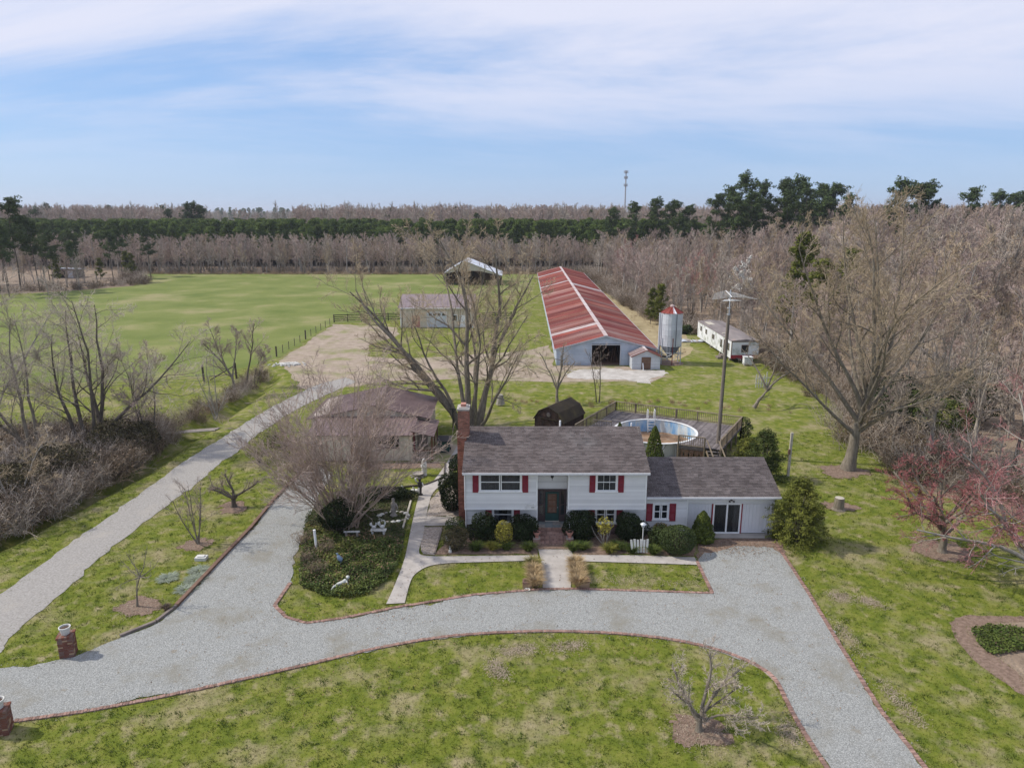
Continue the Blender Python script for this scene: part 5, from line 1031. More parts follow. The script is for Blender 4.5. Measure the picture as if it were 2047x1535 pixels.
# ------------------------------------------------------------------ cell tower
ct = thing('cell_tower', (108, 700, 0), 'distant slim mobile phone mast above the woods', 'mast')
MB().tube([(108, 700, 0), (108, 700, 57)], [0.9, 0.55], 10).build('mast_tube', M['tower'], ct)
for z, r in ((55.5, 1.9), (50.5, 1.6), (43.5, 1.7)):
    MB().lathe([(r-0.1, z-0.15), (r, z-0.15), (r, z), (r-0.1, z)], (108, 700, 0), 12).build('platform', M['tower'], ct)
    for k in range(6): t = k*math.pi/3; MB().box(108+r*math.cos(t)-0.18, 108+r*math.cos(t)+0.18, 700+r*math.sin(t)-0.15, 700+r*math.sin(t)+0.15, z-1.2, z+1.4).build('antenna_panel', M['tower'], ct)

# ------------------------------------------------------------------ brick piers with pots
def pier(px, py, label, lab2, tilt=0.0):
    c = np.array(G(px, py)); rz = math.radians(18); o = thing('brick_pier', (*c, 0), label, 'pier', rz=rz); W = 0.60; H = 1.0
    MB().box(-W/2+0.012, W/2-0.012, -W/2+0.012, W/2-0.012, 0, H).build('mortar_core', M['mortar'], o, local=True)
    bm = MB().box(-0.098, 0.098, -0.047, 0.047, 0, 0.062); first = None; nz = 13; hz = H/nz
    cols = ['brick', 'brick_pink', 'brick_tan']
    mesh = {}
    for i in range(nz):
        for s in range(4):
            for k in range(3):
                off = -0.2+k*0.2 if i % 2 == 0 else -0.15+k*0.2
                x = off+(0.0 if i % 2 == 0 else -0.05); 
                if abs(x) > W/2-0.09: x = math.copysign(W/2-0.1, x)
                key = cols[rs.choice(3, p=[0.6, 0.28, 0.12])]
                if key not in mesh: ob = bm.build('brick', M[key], o, local=True); mesh[key] = ob.data
                else: ob = link('brick', mesh[key], o)
                jit = rs.uniform(-0.004, 0.008); y = -(W/2-0.045)-jit
                t = s*math.pi/2; ob.location = (x*math.cos(t)-y*math.sin(t), x*math.sin(t)+y*math.cos(t), i*hz+0.007); ob.rotation_euler = (0, 0, t+rs.uniform(-0.02, 0.02))
    for i in range(6):
        for j in range(2): MB().box(-0.34+i*0.114, -0.34+i*0.114+0.108, -0.33+j*0.335, -0.33+j*0.335+0.325, H, H+0.075+rs.uniform(0, 0.01)).build('cap_brick', M[cols[(i+j) % 2]], o, local=True)
    pt = thing('white_pot', (*c, H+0.08), lab2, 'planter')
    MB().lathe([(0.15, 0), (0.17, 0.02), (0.215, 0.30), (0.25, 0.32), (0.25, 0.38), (0.21, 0.38), (0.20, 0.30), (0, 0.29)], (c[0], c[1], H+0.08), 18).build('bowl', M['stone_white'], pt)
    MB().lathe([(0.20, 0.30), (0.1, 0.34), (0, 0.36)], (c[0], c[1], H+0.08), 12).build('dead_plant', M['soil'], pt)
M['brick_tan'] = mat('tan brick', [(0.3, (0.30, 0.20, 0.12)), (0.7, (0.40, 0.28, 0.18))], 2.5, 0.9)
pier(138, 1308, 'square red brick pier at the grass point between lane and drive', 'white pot on the brick pier between lane and drive')
pier(6, 1462, 'square red brick pier at the front lawn edge of the drive', 'white pot on the brick pier at the front lawn edge')

# ------------------------------------------------------------------ brick planter boxes and ornaments
def brick_box(px, py, label, s=0.42, h=0.36):
    c = G(px, py); o = thing('brick_planter', (*c, 0), label, 'planter'); x, y = c
    for i in range(5):
        for sx, sy, wx, wy in ((0, -1, 1, 0), (0, 1, 1, 0), (-1, 0, 0, 1), (1, 0, 0, 1)):
            for k in (-1, 1):
                cx = x+sx*s/2+wx*k*s/4*(1.0 if i % 2 else 0.98); cy = y+sy*s/2+wy*k*s/4
                MB().box(cx-(s/4-0.005 if wx else 0.05), cx+(s/4-0.005 if wx else 0.05), cy-(s/4-0.005 if wy else 0.05), cy+(s/4-0.005 if wy else 0.05), i*h/5+0.004, (i+1)*h/5-0.004).build('brick', M['brick_tan'] if i < 4 else M['brick_pink'], o)
    MB().box(x-s/2+0.05, x+s/2-0.05, y-s/2+0.05, y+s/2-0.05, 0, h-0.06).build('soil', M['soil'], o)
brick_box(1054, 1172, 'brick planter box with white saucer beside the tan grasses'); brick_box(1167, 1170, 'brick planter box touching the grass row by the patchy lawn', 0.5, 0.42)
c = G(1054, 1180); sa = thing('white_saucer', (*c, 0), 'white dish on the ground in front of a brick planter', 'dish'); MB().lathe([(0.10, 0), (0.16, 0.06), (0.16, 0.08), (0.12, 0.05), (0, 0.04)], (*c, 0.0), 14).build('dish', M['stone_white'], sa)

def statue(name, px, py, label, cat, mats, prof, parts=(), n=12):
    c = G(px, py); o = thing(name, (*c, 0), label, cat)
    MB().lathe(prof, (*c, 0), n, 1.0, 0.75).build('figure', M[mats], o, smooth=True)
    for nm_, pts, r, m2 in parts: MB().tube([(c[0]+p[0], c[1]+p[1], p[2]) for p in pts], r, 8).build(nm_, M[m2], o, smooth=True)
    return o
statue('robed_statue', 848, 950, 'tall white robed statue on the lawn by the cottage', 'statue', 'stone_white', [(0.22, 0), (0.24, 0.08), (0.19, 0.12), (0.20, 0.3), (0.18, 0.6), (0.20, 0.82), (0.21, 0.95), (0.12, 1.05), (0.085, 1.08), (0.11, 1.16), (0.12, 1.24), (0.09, 1.33), (0, 1.37)],
       [('arm', [(-0.19, -0.05, 0.95), (-0.17, -0.16, 0.72), (-0.03, -0.2, 0.78)], [0.06, 0.05, 0.04], 'stone_white'), ('arm', [(0.19, -0.05, 0.95), (0.17, -0.16, 0.72), (0.03, -0.2, 0.78)], [0.06, 0.05, 0.04], 'stone_white'), ('veil', [(0, 0.1, 1.34), (0, 0.16, 1.0), (0, 0.15, 0.3)], [0.08, 0.2, 0.2], 'stone_white')])
c = G(840, 951); bb = thing('stone_basin', (*c, 0), 'low dark stone basin at the feet of the robed statue', 'basin'); MB().lathe([(0.35, 0), (0.4, 0.22), (0.45, 0.25), (0.45, 0.28), (0.36, 0.26), (0, 0.16)], (c[0]-0.15, c[1]-0.1, 0), 16).build('bowl', M['stone_grey'], bb)
for k in range(8): t = k*0.78; MB().lathe([(0.1, 0), (0.09, 0.09), (0, 0.12)], (c[0]-0.15+0.55*math.cos(t), c[1]-0.1+0.45*math.sin(t), 0), 7).build('stone', M['stone_grey'], bb)
statue('footman_statue', 840, 990, 'black and white lawn figure with raised arm beside the walk', 'statue', 'stone_dark', [(0.2, 0), (0.2, 0.12), (0.11, 0.14), (0.12, 0.35), (0.14, 0.62), (0.15, 0.80), (0.17, 0.98), (0.08, 1.06), (0.10, 1.16), (0.11, 1.22), (0.0, 1.30)],
       [('arm', [(-0.14, 0, 0.98), (-0.27, -0.05, 1.12), (-0.30, -0.1, 1.36)], [0.055, 0.05, 0.06], 'stone_white'), ('arm', [(0.15, 0, 0.98), (0.25, -0.08, 0.84), (0.20, -0.18, 0.75)], [0.055, 0.05, 0.05], 'stone_white'), ('leg', [(-0.07, -0.07, 0.12), (-0.07, -0.07, 0.62)], [0.065, 0.075], 'stone_white'), ('cap', [(0, 0, 1.24), (0, 0, 1.33)], [0.14, 0.1], 'stone_dark')])
# two swan planters by the timber border
for k, px in enumerate((806, 828)):
    c = G(px, 985); o = thing('swan_planter', (*c, 0), ['white swan planter with upright neck by the dark hedge', 'small white swan planter close to the raised arm figure'][k], 'ornament', 'swan planters')
    MB().lathe([(0.12, 0), (0.24, 0.1), (0.26, 0.24), (0.2, 0.26), (0, 0.2)], (*c, 0), 14, 1.2, 0.8).build('body', M['stone_white'], o, smooth=True)
    MB().tube([(c[0]+0.02, c[1]-0.14, 0.2), (c[0]+0.05, c[1]-0.22, 0.42), (c[0], c[1]-0.18, 0.6-0.12*k), (c[0]-0.04, c[1]-0.26, 0.66-0.12*k), (c[0]-0.08, c[1]-0.33, 0.6-0.12*k)], [0.06, 0.045, 0.04, 0.045, 0.015], 8).build('neck', M['stone_white'], o, smooth=True)
statue('fountain_figure', 787, 1032, 'brown cast stone figure on a pedestal in the round stone bed', 'statue', 'stone_grey', [(0.24, 0), (0.26, 0.1), (0.18, 0.16), (0.15, 0.4), (0.22, 0.48), (0.16, 0.6), (0.18, 0.82), (0.17, 0.98), (0.08, 1.08), (0.11, 1.2), (0.09, 1.30), (0, 1.34)],
       [('arm', [(0.16, 0, 0.95), (0.28, -0.1, 0.75), (0.3, -0.15, 0.55)], [0.05, 0.045, 0.05], 'stone_grey')])
c = G(787, 1034)
for k in range(17): t = k*2*math.pi/17; so_ = thing('border_stone', (c[0]+1.0*math.cos(t), c[1]+0.8*math.sin(t), 0), 'pale rough stone in the ring round the fountain figure', 'stone', 'ring stones round the fountain figure'); r = rs.uniform(0.09, 0.15); MB().lathe([(r, 0), (r*1.1, r*0.5), (r*0.6, r*0.95), (0, r)], (c[0]+1.0*math.cos(t), c[1]+0.8*math.sin(t), 0), 7, 1.3, 0.9).build('rock', M['stone_white'] if k % 3 else M['stone_grey'], so_)
c = G(757, 1068); be = thing('garden_bench', (*c, 0), 'small white stone bench carrying two white roosters', 'bench')
MB().box(c[0]-0.5, c[0]+0.5, c[1]-0.17, c[1]+0.17, 0.28, 0.35).build('seat', M['stone_white'], be)
for x in (-0.38, 0.34): MB().box(c[0]+x-0.05, c[0]+x+0.06, c[1]-0.13, c[1]+0.13, 0, 0.28).build('leg', M['stone_white'], be)
def rooster(x, y, z, s, label, m='stone_white'):
    o = thing('rooster_ornament', (x, y, z), label, 'ornament')
    MB().tube([(x-s*0.20, y, z+s*0.30), (x-s*0.10, y, z+s*0.24), (x+s*0.08, y, z+s*0.24), (x+s*0.17, y, z+s*0.34)], [s*0.03, s*0.13, s*0.14, s*0.07], 10).build('body', M[m], o, smooth=True)
    MB().tube([(x+s*0.13, y, z+s*0.30), (x+s*0.20, y, z+s*0.45), (x+s*0.21, y, z+s*0.55)], [s*0.08, s*0.06, s*0.06], 8).tube([(x+s*0.21, y, z+s*0.53), (x+s*0.31, y, z+s*0.52)], [s*0.03, s*0.005], 6).build('head', M[m], o, smooth=True)
    MB().add([(x+s*0.15, y-0.008, z+s*0.60), (x+s*0.17, y-0.008, z+s*0.68), (x+s*0.21, y-0.008, z+s*0.62), (x+s*0.25, y-0.008, z+s*0.67), (x+s*0.27, y-0.008, z+s*0.57), (x+s*0.15, y+0.008, z+s*0.60), (x+s*0.17, y+0.008, z+s*0.68), (x+s*0.21, y+0.008, z+s*0.62), (x+s*0.25, y+0.008, z+s*0.67), (x+s*0.27, y+0.008, z+s*0.57)], [(0,1,2,3,4),(9,8,7,6,5)]).build('comb', M[m], o)
    MB().tube([(x-s*0.16, y, z+s*0.30), (x-s*0.30, y, z+s*0.48), (x-s*0.30, y, z+s*0.64)], [s*0.08, s*0.09, s*0.02], 8).tube([(x-s*0.16, y, z+s*0.30), (x-s*0.22, y, z+s*0.55), (x-s*0.18, y, z+s*0.68)], [s*0.07, s*0.07, s*0.02], 8).build('tail', M[m], o, smooth=True)
    for k in (-1, 1): MB().tube([(x+0.02, y+k*s*0.05, z), (x+0.02, y+k*s*0.05, z+s*0.18)], s*0.02, 5).build('leg', M[m], o)
rooster(c[0]-0.28, c[1], 0.35, 0.72, 'smaller white rooster ornament on the garden bench'); rooster(c[0]+0.26, c[1], 0.35, 0.85, 'larger white rooster ornament with raised tail on the bench')
c = G(705, 1072); wb = thing('white_board', (*c, 0), 'narrow white board lying on low blocks behind the ivy', 'board'); MB().beam((c[0]-0.55, c[1], 0.32), (c[0]+0.45, c[1]+0.05, 0.32), 0.16, 0.05).build('plank', M['stone_white'], wb)
for x in (-0.4, 0.3): MB().box(c[0]+x-0.06, c[0]+x+0.06, c[1]-0.06, c[1]+0.08, 0, 0.30).build('block', M['stone_grey'], wb)
c = G(680, 1132); o = thing('bird_ornament', (*c, 0), 'blue grey bird ornament standing in the ivy', 'ornament')
MB().tube([(c[0]+0.10, c[1], 0.30), (c[0]+0.04, c[1], 0.46), (c[0]-0.06, c[1], 0.62), (c[0]-0.10, c[1], 0.74)], [0.05, 0.15, 0.11, 0.05], 10).tube([(c[0]+0.06, c[1], 0.02), (c[0]+0.05, c[1], 0.36)], 0.03, 6).build('body', M['blue_grey'], o, smooth=True)
MB().tube([(c[0]-0.10, c[1], 0.72), (c[0]-0.12, c[1], 0.82), (c[0]-0.20, c[1], 0.83)], [0.05, 0.055, 0.01], 8).build('head', M['blue_grey'], o, smooth=True)
c = G(684, 1176); o = thing('reclining_figure', (*c, 0), 'pale grey reclining figure lying among the yellow green ivy', 'statue')
MB().tube([(c[0]-0.42, c[1]-0.25, 0.2), (c[0]-0.2, c[1]-0.1, 0.3), (c[0]+0.05, c[1]+0.05, 0.32), (c[0]+0.22, c[1]+0.12, 0.42), (c[0]+0.30, c[1]+0.14, 0.55), (c[0]+0.32, c[1]+0.1, 0.66)], [0.06, 0.10, 0.13, 0.14, 0.08, 0.10], 10).tube([(c[0]+0.22, c[1]+0.05, 0.45), (c[0]+0.36, c[1]-0.1, 0.3), (c[0]+0.40, c[1]-0.12, 0.1)], [0.05, 0.045, 0.04], 7).tube([(c[0]-0.2, c[1]-0.15, 0.22), (c[0]-0.35, c[1]-0.3, 0.3), (c[0]-0.5, c[1]-0.32, 0.1)], [0.08, 0.07, 0.05], 7).build('figure', M['cast_pale'], o, smooth=True)
for k, (px, py) in enumerate(((893, 1083), (900, 1105))):
    c = G(px, py); o = thing('rabbit_ornament', (*c, 0), ['little white rabbit ornament by the short boards', 'white rabbit ornament near the corner shrub'][k], 'ornament')
    MB().lathe([(0.08, 0), (0.11, 0.08), (0.09, 0.2), (0.05, 0.25), (0.075, 0.31), (0.05, 0.37), (0, 0.39)], (*c, 0), 10).build('body', M['stone_white'], o, smooth=True)
    for s in (-1, 1): MB().tube([(c[0]+s*0.035, c[1], 0.36), (c[0]+s*0.055, c[1], 0.5)], [0.022, 0.012], 6).build('ear', M['stone_white'], o)
c = G(1277, 1104); pk_ = thing('picket_ornament', (*c, 0), 'short worn white picket panel in the mulch bed', 'ornament')
for i in range(6): x = c[0]-0.46+i*0.17; t = 0.07*(i-2.5)/2.5; MB().slab([(x, c[1]-0.1, 0.02), (x+0.13, c[1]-0.1, 0.02), (x+0.13+t, c[1]+0.12, 0.78+0.04*(i % 2)), (x+t, c[1]+0.12, 0.78+0.04*(i % 2))], 0.03).build('picket', M['stone_white'], pk_)
MB().beam((c[0]-0.48, c[1]+0.06, 0.3), (c[0]+0.55, c[1]+0.06, 0.3), 0.04, 0.08).build('rail', M['old_wood'], pk_)
c = G(1284, 1094); gl_ = thing('garden_lamp', (*c, 0), 'white garden lamp on a slim post behind the picket panel', 'lamp')
MB().tube([(*c, 0), (*c, 1.35)], 0.028, 8).build('post', M['white_iron'], gl_); MB().lathe([(0.04, 1.34), (0.11, 1.38), (0.13, 1.52), (0.19, 1.54), (0.10, 1.62), (0, 1.65)], (*c, 0), 12).build('lamp_head', M['galv'], gl_)
c = G(403, 1118); sbk = thing('stone_block', (*c, 0), 'pale square concrete block on the grass strip', 'block'); MB().box(c[0]-0.32, c[0]+0.32, c[1]-0.22, c[1]+0.22, 0, 0.2).box(c[0]-0.2, c[0]+0.2, c[1]-0.12, c[1]+0.12, 0.2, 0.26).build('slab', M['stone_white'], sbk)
c = G(1676, 1018); sp = thing('tree_stump', (*c, 0), 'sawn grey tree stump on the side lawn', 'stump')
MB().lathe([(0.50, 0), (0.36, 0.12), (0.33, 0.5), (0.31, 0.85), (0.0, 0.86)], (*c, 0), 14).build('bark', M['bark'], sp); MB().lathe([(0.30, 0.865), (0, 0.872)], (*c, 0), 14).build('cut_face', M['board_pale'], sp)
c = G(1000, 806); o = thing('pale_stump', (*c, 0), 'pale weathered stump standing on the ditch bank', 'stump'); MB().lathe([(0.5, 0), (0.42, 0.4), (0.33, 0.85), (0.28, 1.05), (0, 0.95)], (*c, -0.1), 9).build('trunk', M['bark_pale'], o)
c = G(392, 862); o = thing('plank_bridge', (*c, 0), 'grey plank footbridge lying across the lane ditch', 'footbridge')
for i in range(4): MB().obox((c[0]+0.05*i, c[1]-0.36+0.24*i), (0.96, 0.28), (-0.28, 0.96), 3.6, 0.21, 0.03, 0.09).build('plank', M['old_wood'] if i % 2 else M['stone_grey'], o)
c0 = np.array(G(580, 729)); rb = thing('rubble_heap', (*c0, 0), 'heap of white broken concrete beside the lane ditch', 'rubble')
ru = MB()
for k in range(90):
    q = c0+rs.normal(0, 1, 2)*np.array((1.1, 0.55)); r = rs.uniform(0.1, 0.26); h = max(0.03, 0.45-0.25*np.linalg.norm((q-c0)/np.array((1.1, .6))))
    a = rs.uniform(0, 3); ru.obox(q, (math.cos(a), math.sin(a)), (-math.sin(a), math.cos(a)), r*1.6, r, h*0.3-0.05, h*0.5+r*0.5, rs.uniform(0, 1))
ru.build('chunks', M['stone_white'], rb, kind='stuff')
c = G(1521, 775); o = thing('white_trellis', (*c, 0), 'broken white trellis post by the wood edge', 'trellis')
for i in range(5): x = c[0]-0.6+i*0.3; MB().box(x-0.05, x+0.05, c[1]-0.03, c[1]+0.03, 0, 1.6+0.3*math.sin(i*2)).build('picket', M['stone_white'], o)
for z in (0.5, 1.1): MB().beam((c[0]-0.75, c[1]-0.05, z), (c[0]+0.9, c[1]-0.05, z+0.1), 0.03, 0.1).build('rail', M['stone_white'], o)
c = G(1003, 798)
# ------------------------------------------------------------------ vegetation generators
def nrm(a): return a/(np.linalg.norm(a, axis=-1, keepdims=True)+1e-9)
def grow(start, d, L, k, wob, up, rng):
    pts = [start]; cur = start; d = nrm(d)
    for i in range(k):
        d = nrm(d+rng.normal(0, wob, d.shape)+np.array((0, 0, up))); cur = cur+d*(L/k)[:, None]; pts.append(cur)
    return np.stack(pts, 1)
def radii(r0, k, tip): return r0[:, None]*(1-(1-tip)*np.linspace(0, 1, k+1)[None, :]**0.9)
def spawn(pts, L, R, n, t0, t1, ang, asd, lr, rr, rng, taper=0.5, flatz=0.0):
    N, K, _ = pts.shape; idx = np.repeat(np.arange(N), n); t = (np.tile(np.arange(n), N)+rng.random(N*n))/n*(t1-t0)+t0
    s = np.clip(t*(K-1), 0, K-1.001); i = s.astype(int); f = (s-i)[:, None]
    p = pts[idx, i]*(1-f)+pts[idx, i+1]*f; tan = nrm(pts[idx, i+1]-pts[idx, i])
    r = R[idx, i]*(1-f[:, 0])+R[idx, i+1]*f[:, 0]
    q = rng.normal(0, 1, p.shape); q[:, 2] *= (1-flatz); perp = nrm(q-(q*tan).sum(1, keepdims=True)*tan)
    a = np.radians(rng.normal(ang, asd, len(p)))[:, None]
    d = np.cos(a)*tan+np.sin(a)*perp
    return p, d, L[idx]*lr*(1-taper*t)*rng.uniform(0.7, 1.25, len(p)), r*rr
def tubes(pts, R, sides):
    """(N,K,3) polylines -> quads"""
    N, K, _ = pts.shape; tan = nrm(np.gradient(pts, axis=1)); ref = np.where(np.abs(tan[..., 2:3]) > 0.9, np.array((1.0, 0, 0)), np.array((0, 0, 1.0)))
    a = nrm(np.cross(tan, ref)); b = np.cross(tan, a); th = np.arange(sides)*2*math.pi/sides
    V = pts[:, :, None, :]+R[:, :, None, None]*(a[:, :, None, :]*np.cos(th)[None, None, :, None]+b[:, :, None, :]*np.sin(th)[None, None, :, None])
    base = (np.arange(N)*K*sides)[:, None, None]+(np.arange(K-1)*sides)[None, :, None]; k = np.arange(sides)[None, None, :]; k2 = (k+1) % sides
    F = np.stack([base+k, base+k2, base+k2+sides, base+k+sides], -1).reshape(-1, 4)
    return V.reshape(-1, 3), F, np.repeat(np.arange(N), (K-1)*sides)
class Geo:
    def __init__(s): s.V = []; s.F = []; s.T = []; s.n = 0
    def add(s, V, F, T): s.V.append(V); s.F.append(F+s.n); s.T.append(T); s.n += len(V)
    def mesh(s, name, m, smooth=False): return np_mesh(name, np.concatenate(s.V), np.concatenate(s.F), [m] if not isinstance(m, (list, tuple)) else m, tint=np.concatenate(s.T), smooth=smooth)
def bare_tree(rng, stems, levels, tip=0.35, wob0=0.09, up0=0.03, k0=7, sides0=8, trunk_levels=1, minr=0.007):
    """stems: list of (start, dir, length, radius); levels: dicts. Returns trunk Geo and twig Geo"""
    S = np.array([s[0] for s in stems], float); D = np.array([s[1] for s in stems], float); L = np.array([s[2] for s in stems], float); r = np.array([s[3] for s in stems], float)
    P = grow(S, D, L, k0, wob0, up0, rng); P[:, 0] = S; R = radii(r, k0, tip)
    for i_, s in enumerate(stems):                      # limbs that leave the first stem start on it
        if i_ and s[0][2] > 0.25:
            j_ = np.argmin(np.abs(P[0, :, 2]-s[0][2])); P[i_] += P[0, j_]-P[i_, 0]
    if True: R[:, 0] *= 1.25
    tg, cg = Geo(), Geo()
    V, F, o = tubes(P, R, sides0); tg.add(V, F, rng.random(len(P))[o])
    for li, lv in enumerate(levels):
        p, d, L, r = spawn(P, L, R, lv['n'], lv.get('t0', 0.25), lv.get('t1', 1.0), lv.get('ang', 45), lv.get('asd', 12), lv.get('lr', 0.5), lv.get('rr', 0.6), rng, lv.get('taper', 0.5), lv.get('flat', 0.0))
        d = d+np.array((0, 0, lv.get('lift', 0.0))); k = lv.get('k', 3); r = np.maximum(r, lv.get('minr', minr))
        P = grow(p, d, L, k, lv.get('wob', 0.15), lv.get('up', 0.04), rng); R = radii(r, k, lv.get('tip', 0.35)); R = np.maximum(R, lv.get('minr', minr)*0.7)
        V, F, o = tubes(P, R, lv.get('sides', 3)); g = tg if li < trunk_levels else cg; g.add(V, F, rng.random(len(P))[o])
    return tg, cg
def place_tree(name, label, loc, tg, cg, mt, mc, cat='tree', group=None, mats=M):
    o = thing(name, loc, label, cat, group)
    link('trunk', tg.mesh('trunk', M[mt], smooth=True), o); link('crown', cg.mesh('crown', M[mc]), o); return o
def dirv(az, el): a, e = math.radians(az), math.radians(el); return (math.cos(a)*math.cos(e), math.sin(a)*math.cos(e), math.sin(e))
def leaves(rng, P, Nn, size, asp=0.55, spread=0.8):
    """leaf-sized bent quads at points P with normals Nn"""
    n = len(P); d = nrm(Nn+rng.normal(0, spread, (n, 3))); q = rng.normal(0, 1, (n, 3)); a = nrm(np.cross(d, q)); b = np.cross(d, a); s = size*rng.uniform(0.6, 1.35, n)[:, None]
    V = np.stack([P-a*s, P-b*s*asp+d*s*0.15, P+a*s, P+b*s*asp+d*s*0.15], 1).reshape(-1, 3); F = np.arange(n*4).reshape(-1, 4); return V, F, rng.random(n)
def sph(rng, n): v = rng.normal(0, 1, (n, 3)); return nrm(v)
def lumpy(rng, n, rad, lumps=9, amp=0.22, shell=0.35, shape='round'):
    """points in an uneven shell; rad=(rx,ry,rz) about a base at z=0"""
    u = sph(rng, n); L = sph(rng, lumps); w = np.clip((u@L.T-0.55)/0.45, 0, 1).max(1) if lumps < 25 else np.clip((u@L.T-0.8)/0.2, 0, 1).max(1); r = (1-amp)+amp*w*1.4; r = r*(1-shell*rng.random(n)**2.2)
    p = u*r[:, None]
    if shape == 'round': z = (p[:, 2]+1)/2
    elif shape == 'cone':
        z = rng.random(n)**1.35; th = rng.random(n)*2*math.pi; ph = rng.uniform(0, 6, 4); lw_ = 0.5+0.28*np.sin(th*4+z*11+ph[0])*np.sin(z*15+ph[1])+0.25*np.sin(th*7-z*8+ph[2])*np.sin(z*24+th*2+ph[3]); r = (1-amp)+amp*1.4*lw_; r = r*(1-shell*rng.random(n)**2.2); prof = (1-z)**0.62*np.minimum(1, (z+0.05)/0.2)**0.5; rr = prof*r
        p = np.stack([np.cos(th)*rr, np.sin(th)*rr, z], 1); u = nrm(np.stack([np.cos(th), np.sin(th), np.full(n, 0.35)], 1))
        return p*np.array((rad[0], rad[1], rad[2]*2)), u
    return np.stack([p[:, 0]*rad[0], p[:, 1]*rad[1], z*2*rad[2]], 1), u
def shrub(name, label, px, py, rad, m, rng, n=2600, size=0.06, shape='round', cat='shrub', group=None, amp=0.22, spread=0.8, asp=0.55, z0=0.0, pos=None, stem='bark_dark', shell=0.35, lumps=9):
    c = pos if pos is not None else G(px, py); o = thing(name, (c[0], c[1], 0), label, cat, group)
    P, Nn = lumpy(rng, n, rad, lumps, amp, shell, shape); P[:, 2] += z0; g = Geo(); g.add(*leaves(rng, P, Nn, size, asp, spread)); link('foliage', g.mesh('foliage', M[m]), o)
    st_ = Geo(); k = 7
    D = np.stack([dirv(a, 62) for a in np.arange(k)*360/k+rng.uniform(0, 40)]); S = np.zeros((k, 3)); S[:, :2] = D[:, :2]*0.06
    Pp = grow(S, D, np.full(k, rad[2]*1.25+z0), 4, 0.12, 0.05, rng); V, F, oo = tubes(Pp, radii(np.full(k, 0.03+0.012*rad[2]), 4, 0.3), 5); st_.add(V, F, np.zeros(len(F))); link('stems', st_.mesh('stems', M[stem]), o)
    return o
def clump(name, label, px, py, m, rng, n=160, h=0.6, spread=0.45, w=0.012, cat='grass', group=None, base=0.12, pos=None, droop=0.55):
    """arching strap leaves from one crown"""
    c = pos if pos is not None else G(px, py); o = thing(name, (c[0], c[1], 0), label, cat, group)
    th = rng.random(n)*2*math.pi; r = base*np.sqrt(rng.random(n)); S = np.stack([np.cos(th)*r, np.sin(th)*r, np.zeros(n)], 1)
    th2 = th+rng.normal(0, 0.5, n); out = rng.uniform(0.15, 1, n)*spread; hh = h*rng.uniform(0.6, 1.1, n)
    q = np.stack([np.cos(th2), np.sin(th2)], 1)
    pts = [S]
    for t in (0.4, 0.75, 1.0):
        z = hh*(t*1.6-droop*t*t*1.3); pts.append(np.concatenate([S[:, :2]+q*(out*t*t*0.9+out*0.15*t)[:, None], np.maximum(z, 0.03)[:, None]], 1))
    P = np.stack(pts, 1); wv = np.array([1.0, 1.0, 0.7, 0.12])*w; side = np.stack([-q[:, 1], q[:, 0], np.zeros(n)], 1)
    A = P-side[:, None, :]*wv[None, :, None]; B_ = P+side[:, None, :]*wv[None, :, None]; V = np.stack([A, B_], 2).reshape(-1, 3)
    bs = (np.arange(n)*8)[:, None]+np.arange(3)[None, :]*2; F = np.stack([bs, bs+1, bs+3, bs+2], -1).reshape(-1, 4)
    g = Geo(); g.add(V, F, np.repeat(rng.random(n), 3)); link('leaves', g.mesh('leaves', M[m]), o); return o

# ------------------------------------------------------------------ near trees
R1 = np.random.RandomState(11)
# many-stemmed maple behind the house
stems = [((-0.7, 0, 0), dirv(176, 52), 16.5, 0.36), ((-0.45, 0.1, 0), dirv(160, 64), 17, 0.33), ((-0.2, 0.2, 0), dirv(120, 76), 17.5, 0.24), ((0.2, 0, 0), dirv(100, 84), 18, 0.34), ((0.55, 0, 0), dirv(30, 77), 17.5, 0.33), ((0.8, -0.1, 0), dirv(4, 64), 15.5, 0.33), ((0.9, -0.2, 0), dirv(-25, 46), 10.5, 0.19), ((-0.5, -0.2, 0), dirv(205, 58), 12.5, 0.2), ((0.1, 0.4, 0), dirv(80, 66), 14.5, 0.22), ((0.5, -0.3, 0), dirv(-60, 70), 14, 0.2)]
tg, cg = bare_tree(R1, stems, [dict(n=8, t0=0.25, ang=40, lr=0.46, rr=0.55, k=6, wob=0.17, up=0.05, sides=6, minr=0.03, tip=0.2), dict(n=8, t0=0.15, ang=38, lr=0.46, rr=0.5, k=4, wob=0.18, up=0.06, sides=4, minr=0.014), dict(n=9, t0=0.12, ang=38, lr=0.52, rr=0.55, k=2, wob=0.18, up=0.06, sides=3, minr=0.012), dict(n=3, t0=0.1, ang=35, lr=0.6, rr=0.7, k=1, sides=3, minr=0.010)], tip=0.16, wob0=0.115, up0=0.02, k0=9, trunk_levels=2)
place_tree('bare_maple', 'tall bare maple with many trunks rising behind the house chimney', (*G(938, 856), 0), tg, cg, 'bark', 'twig_tan')
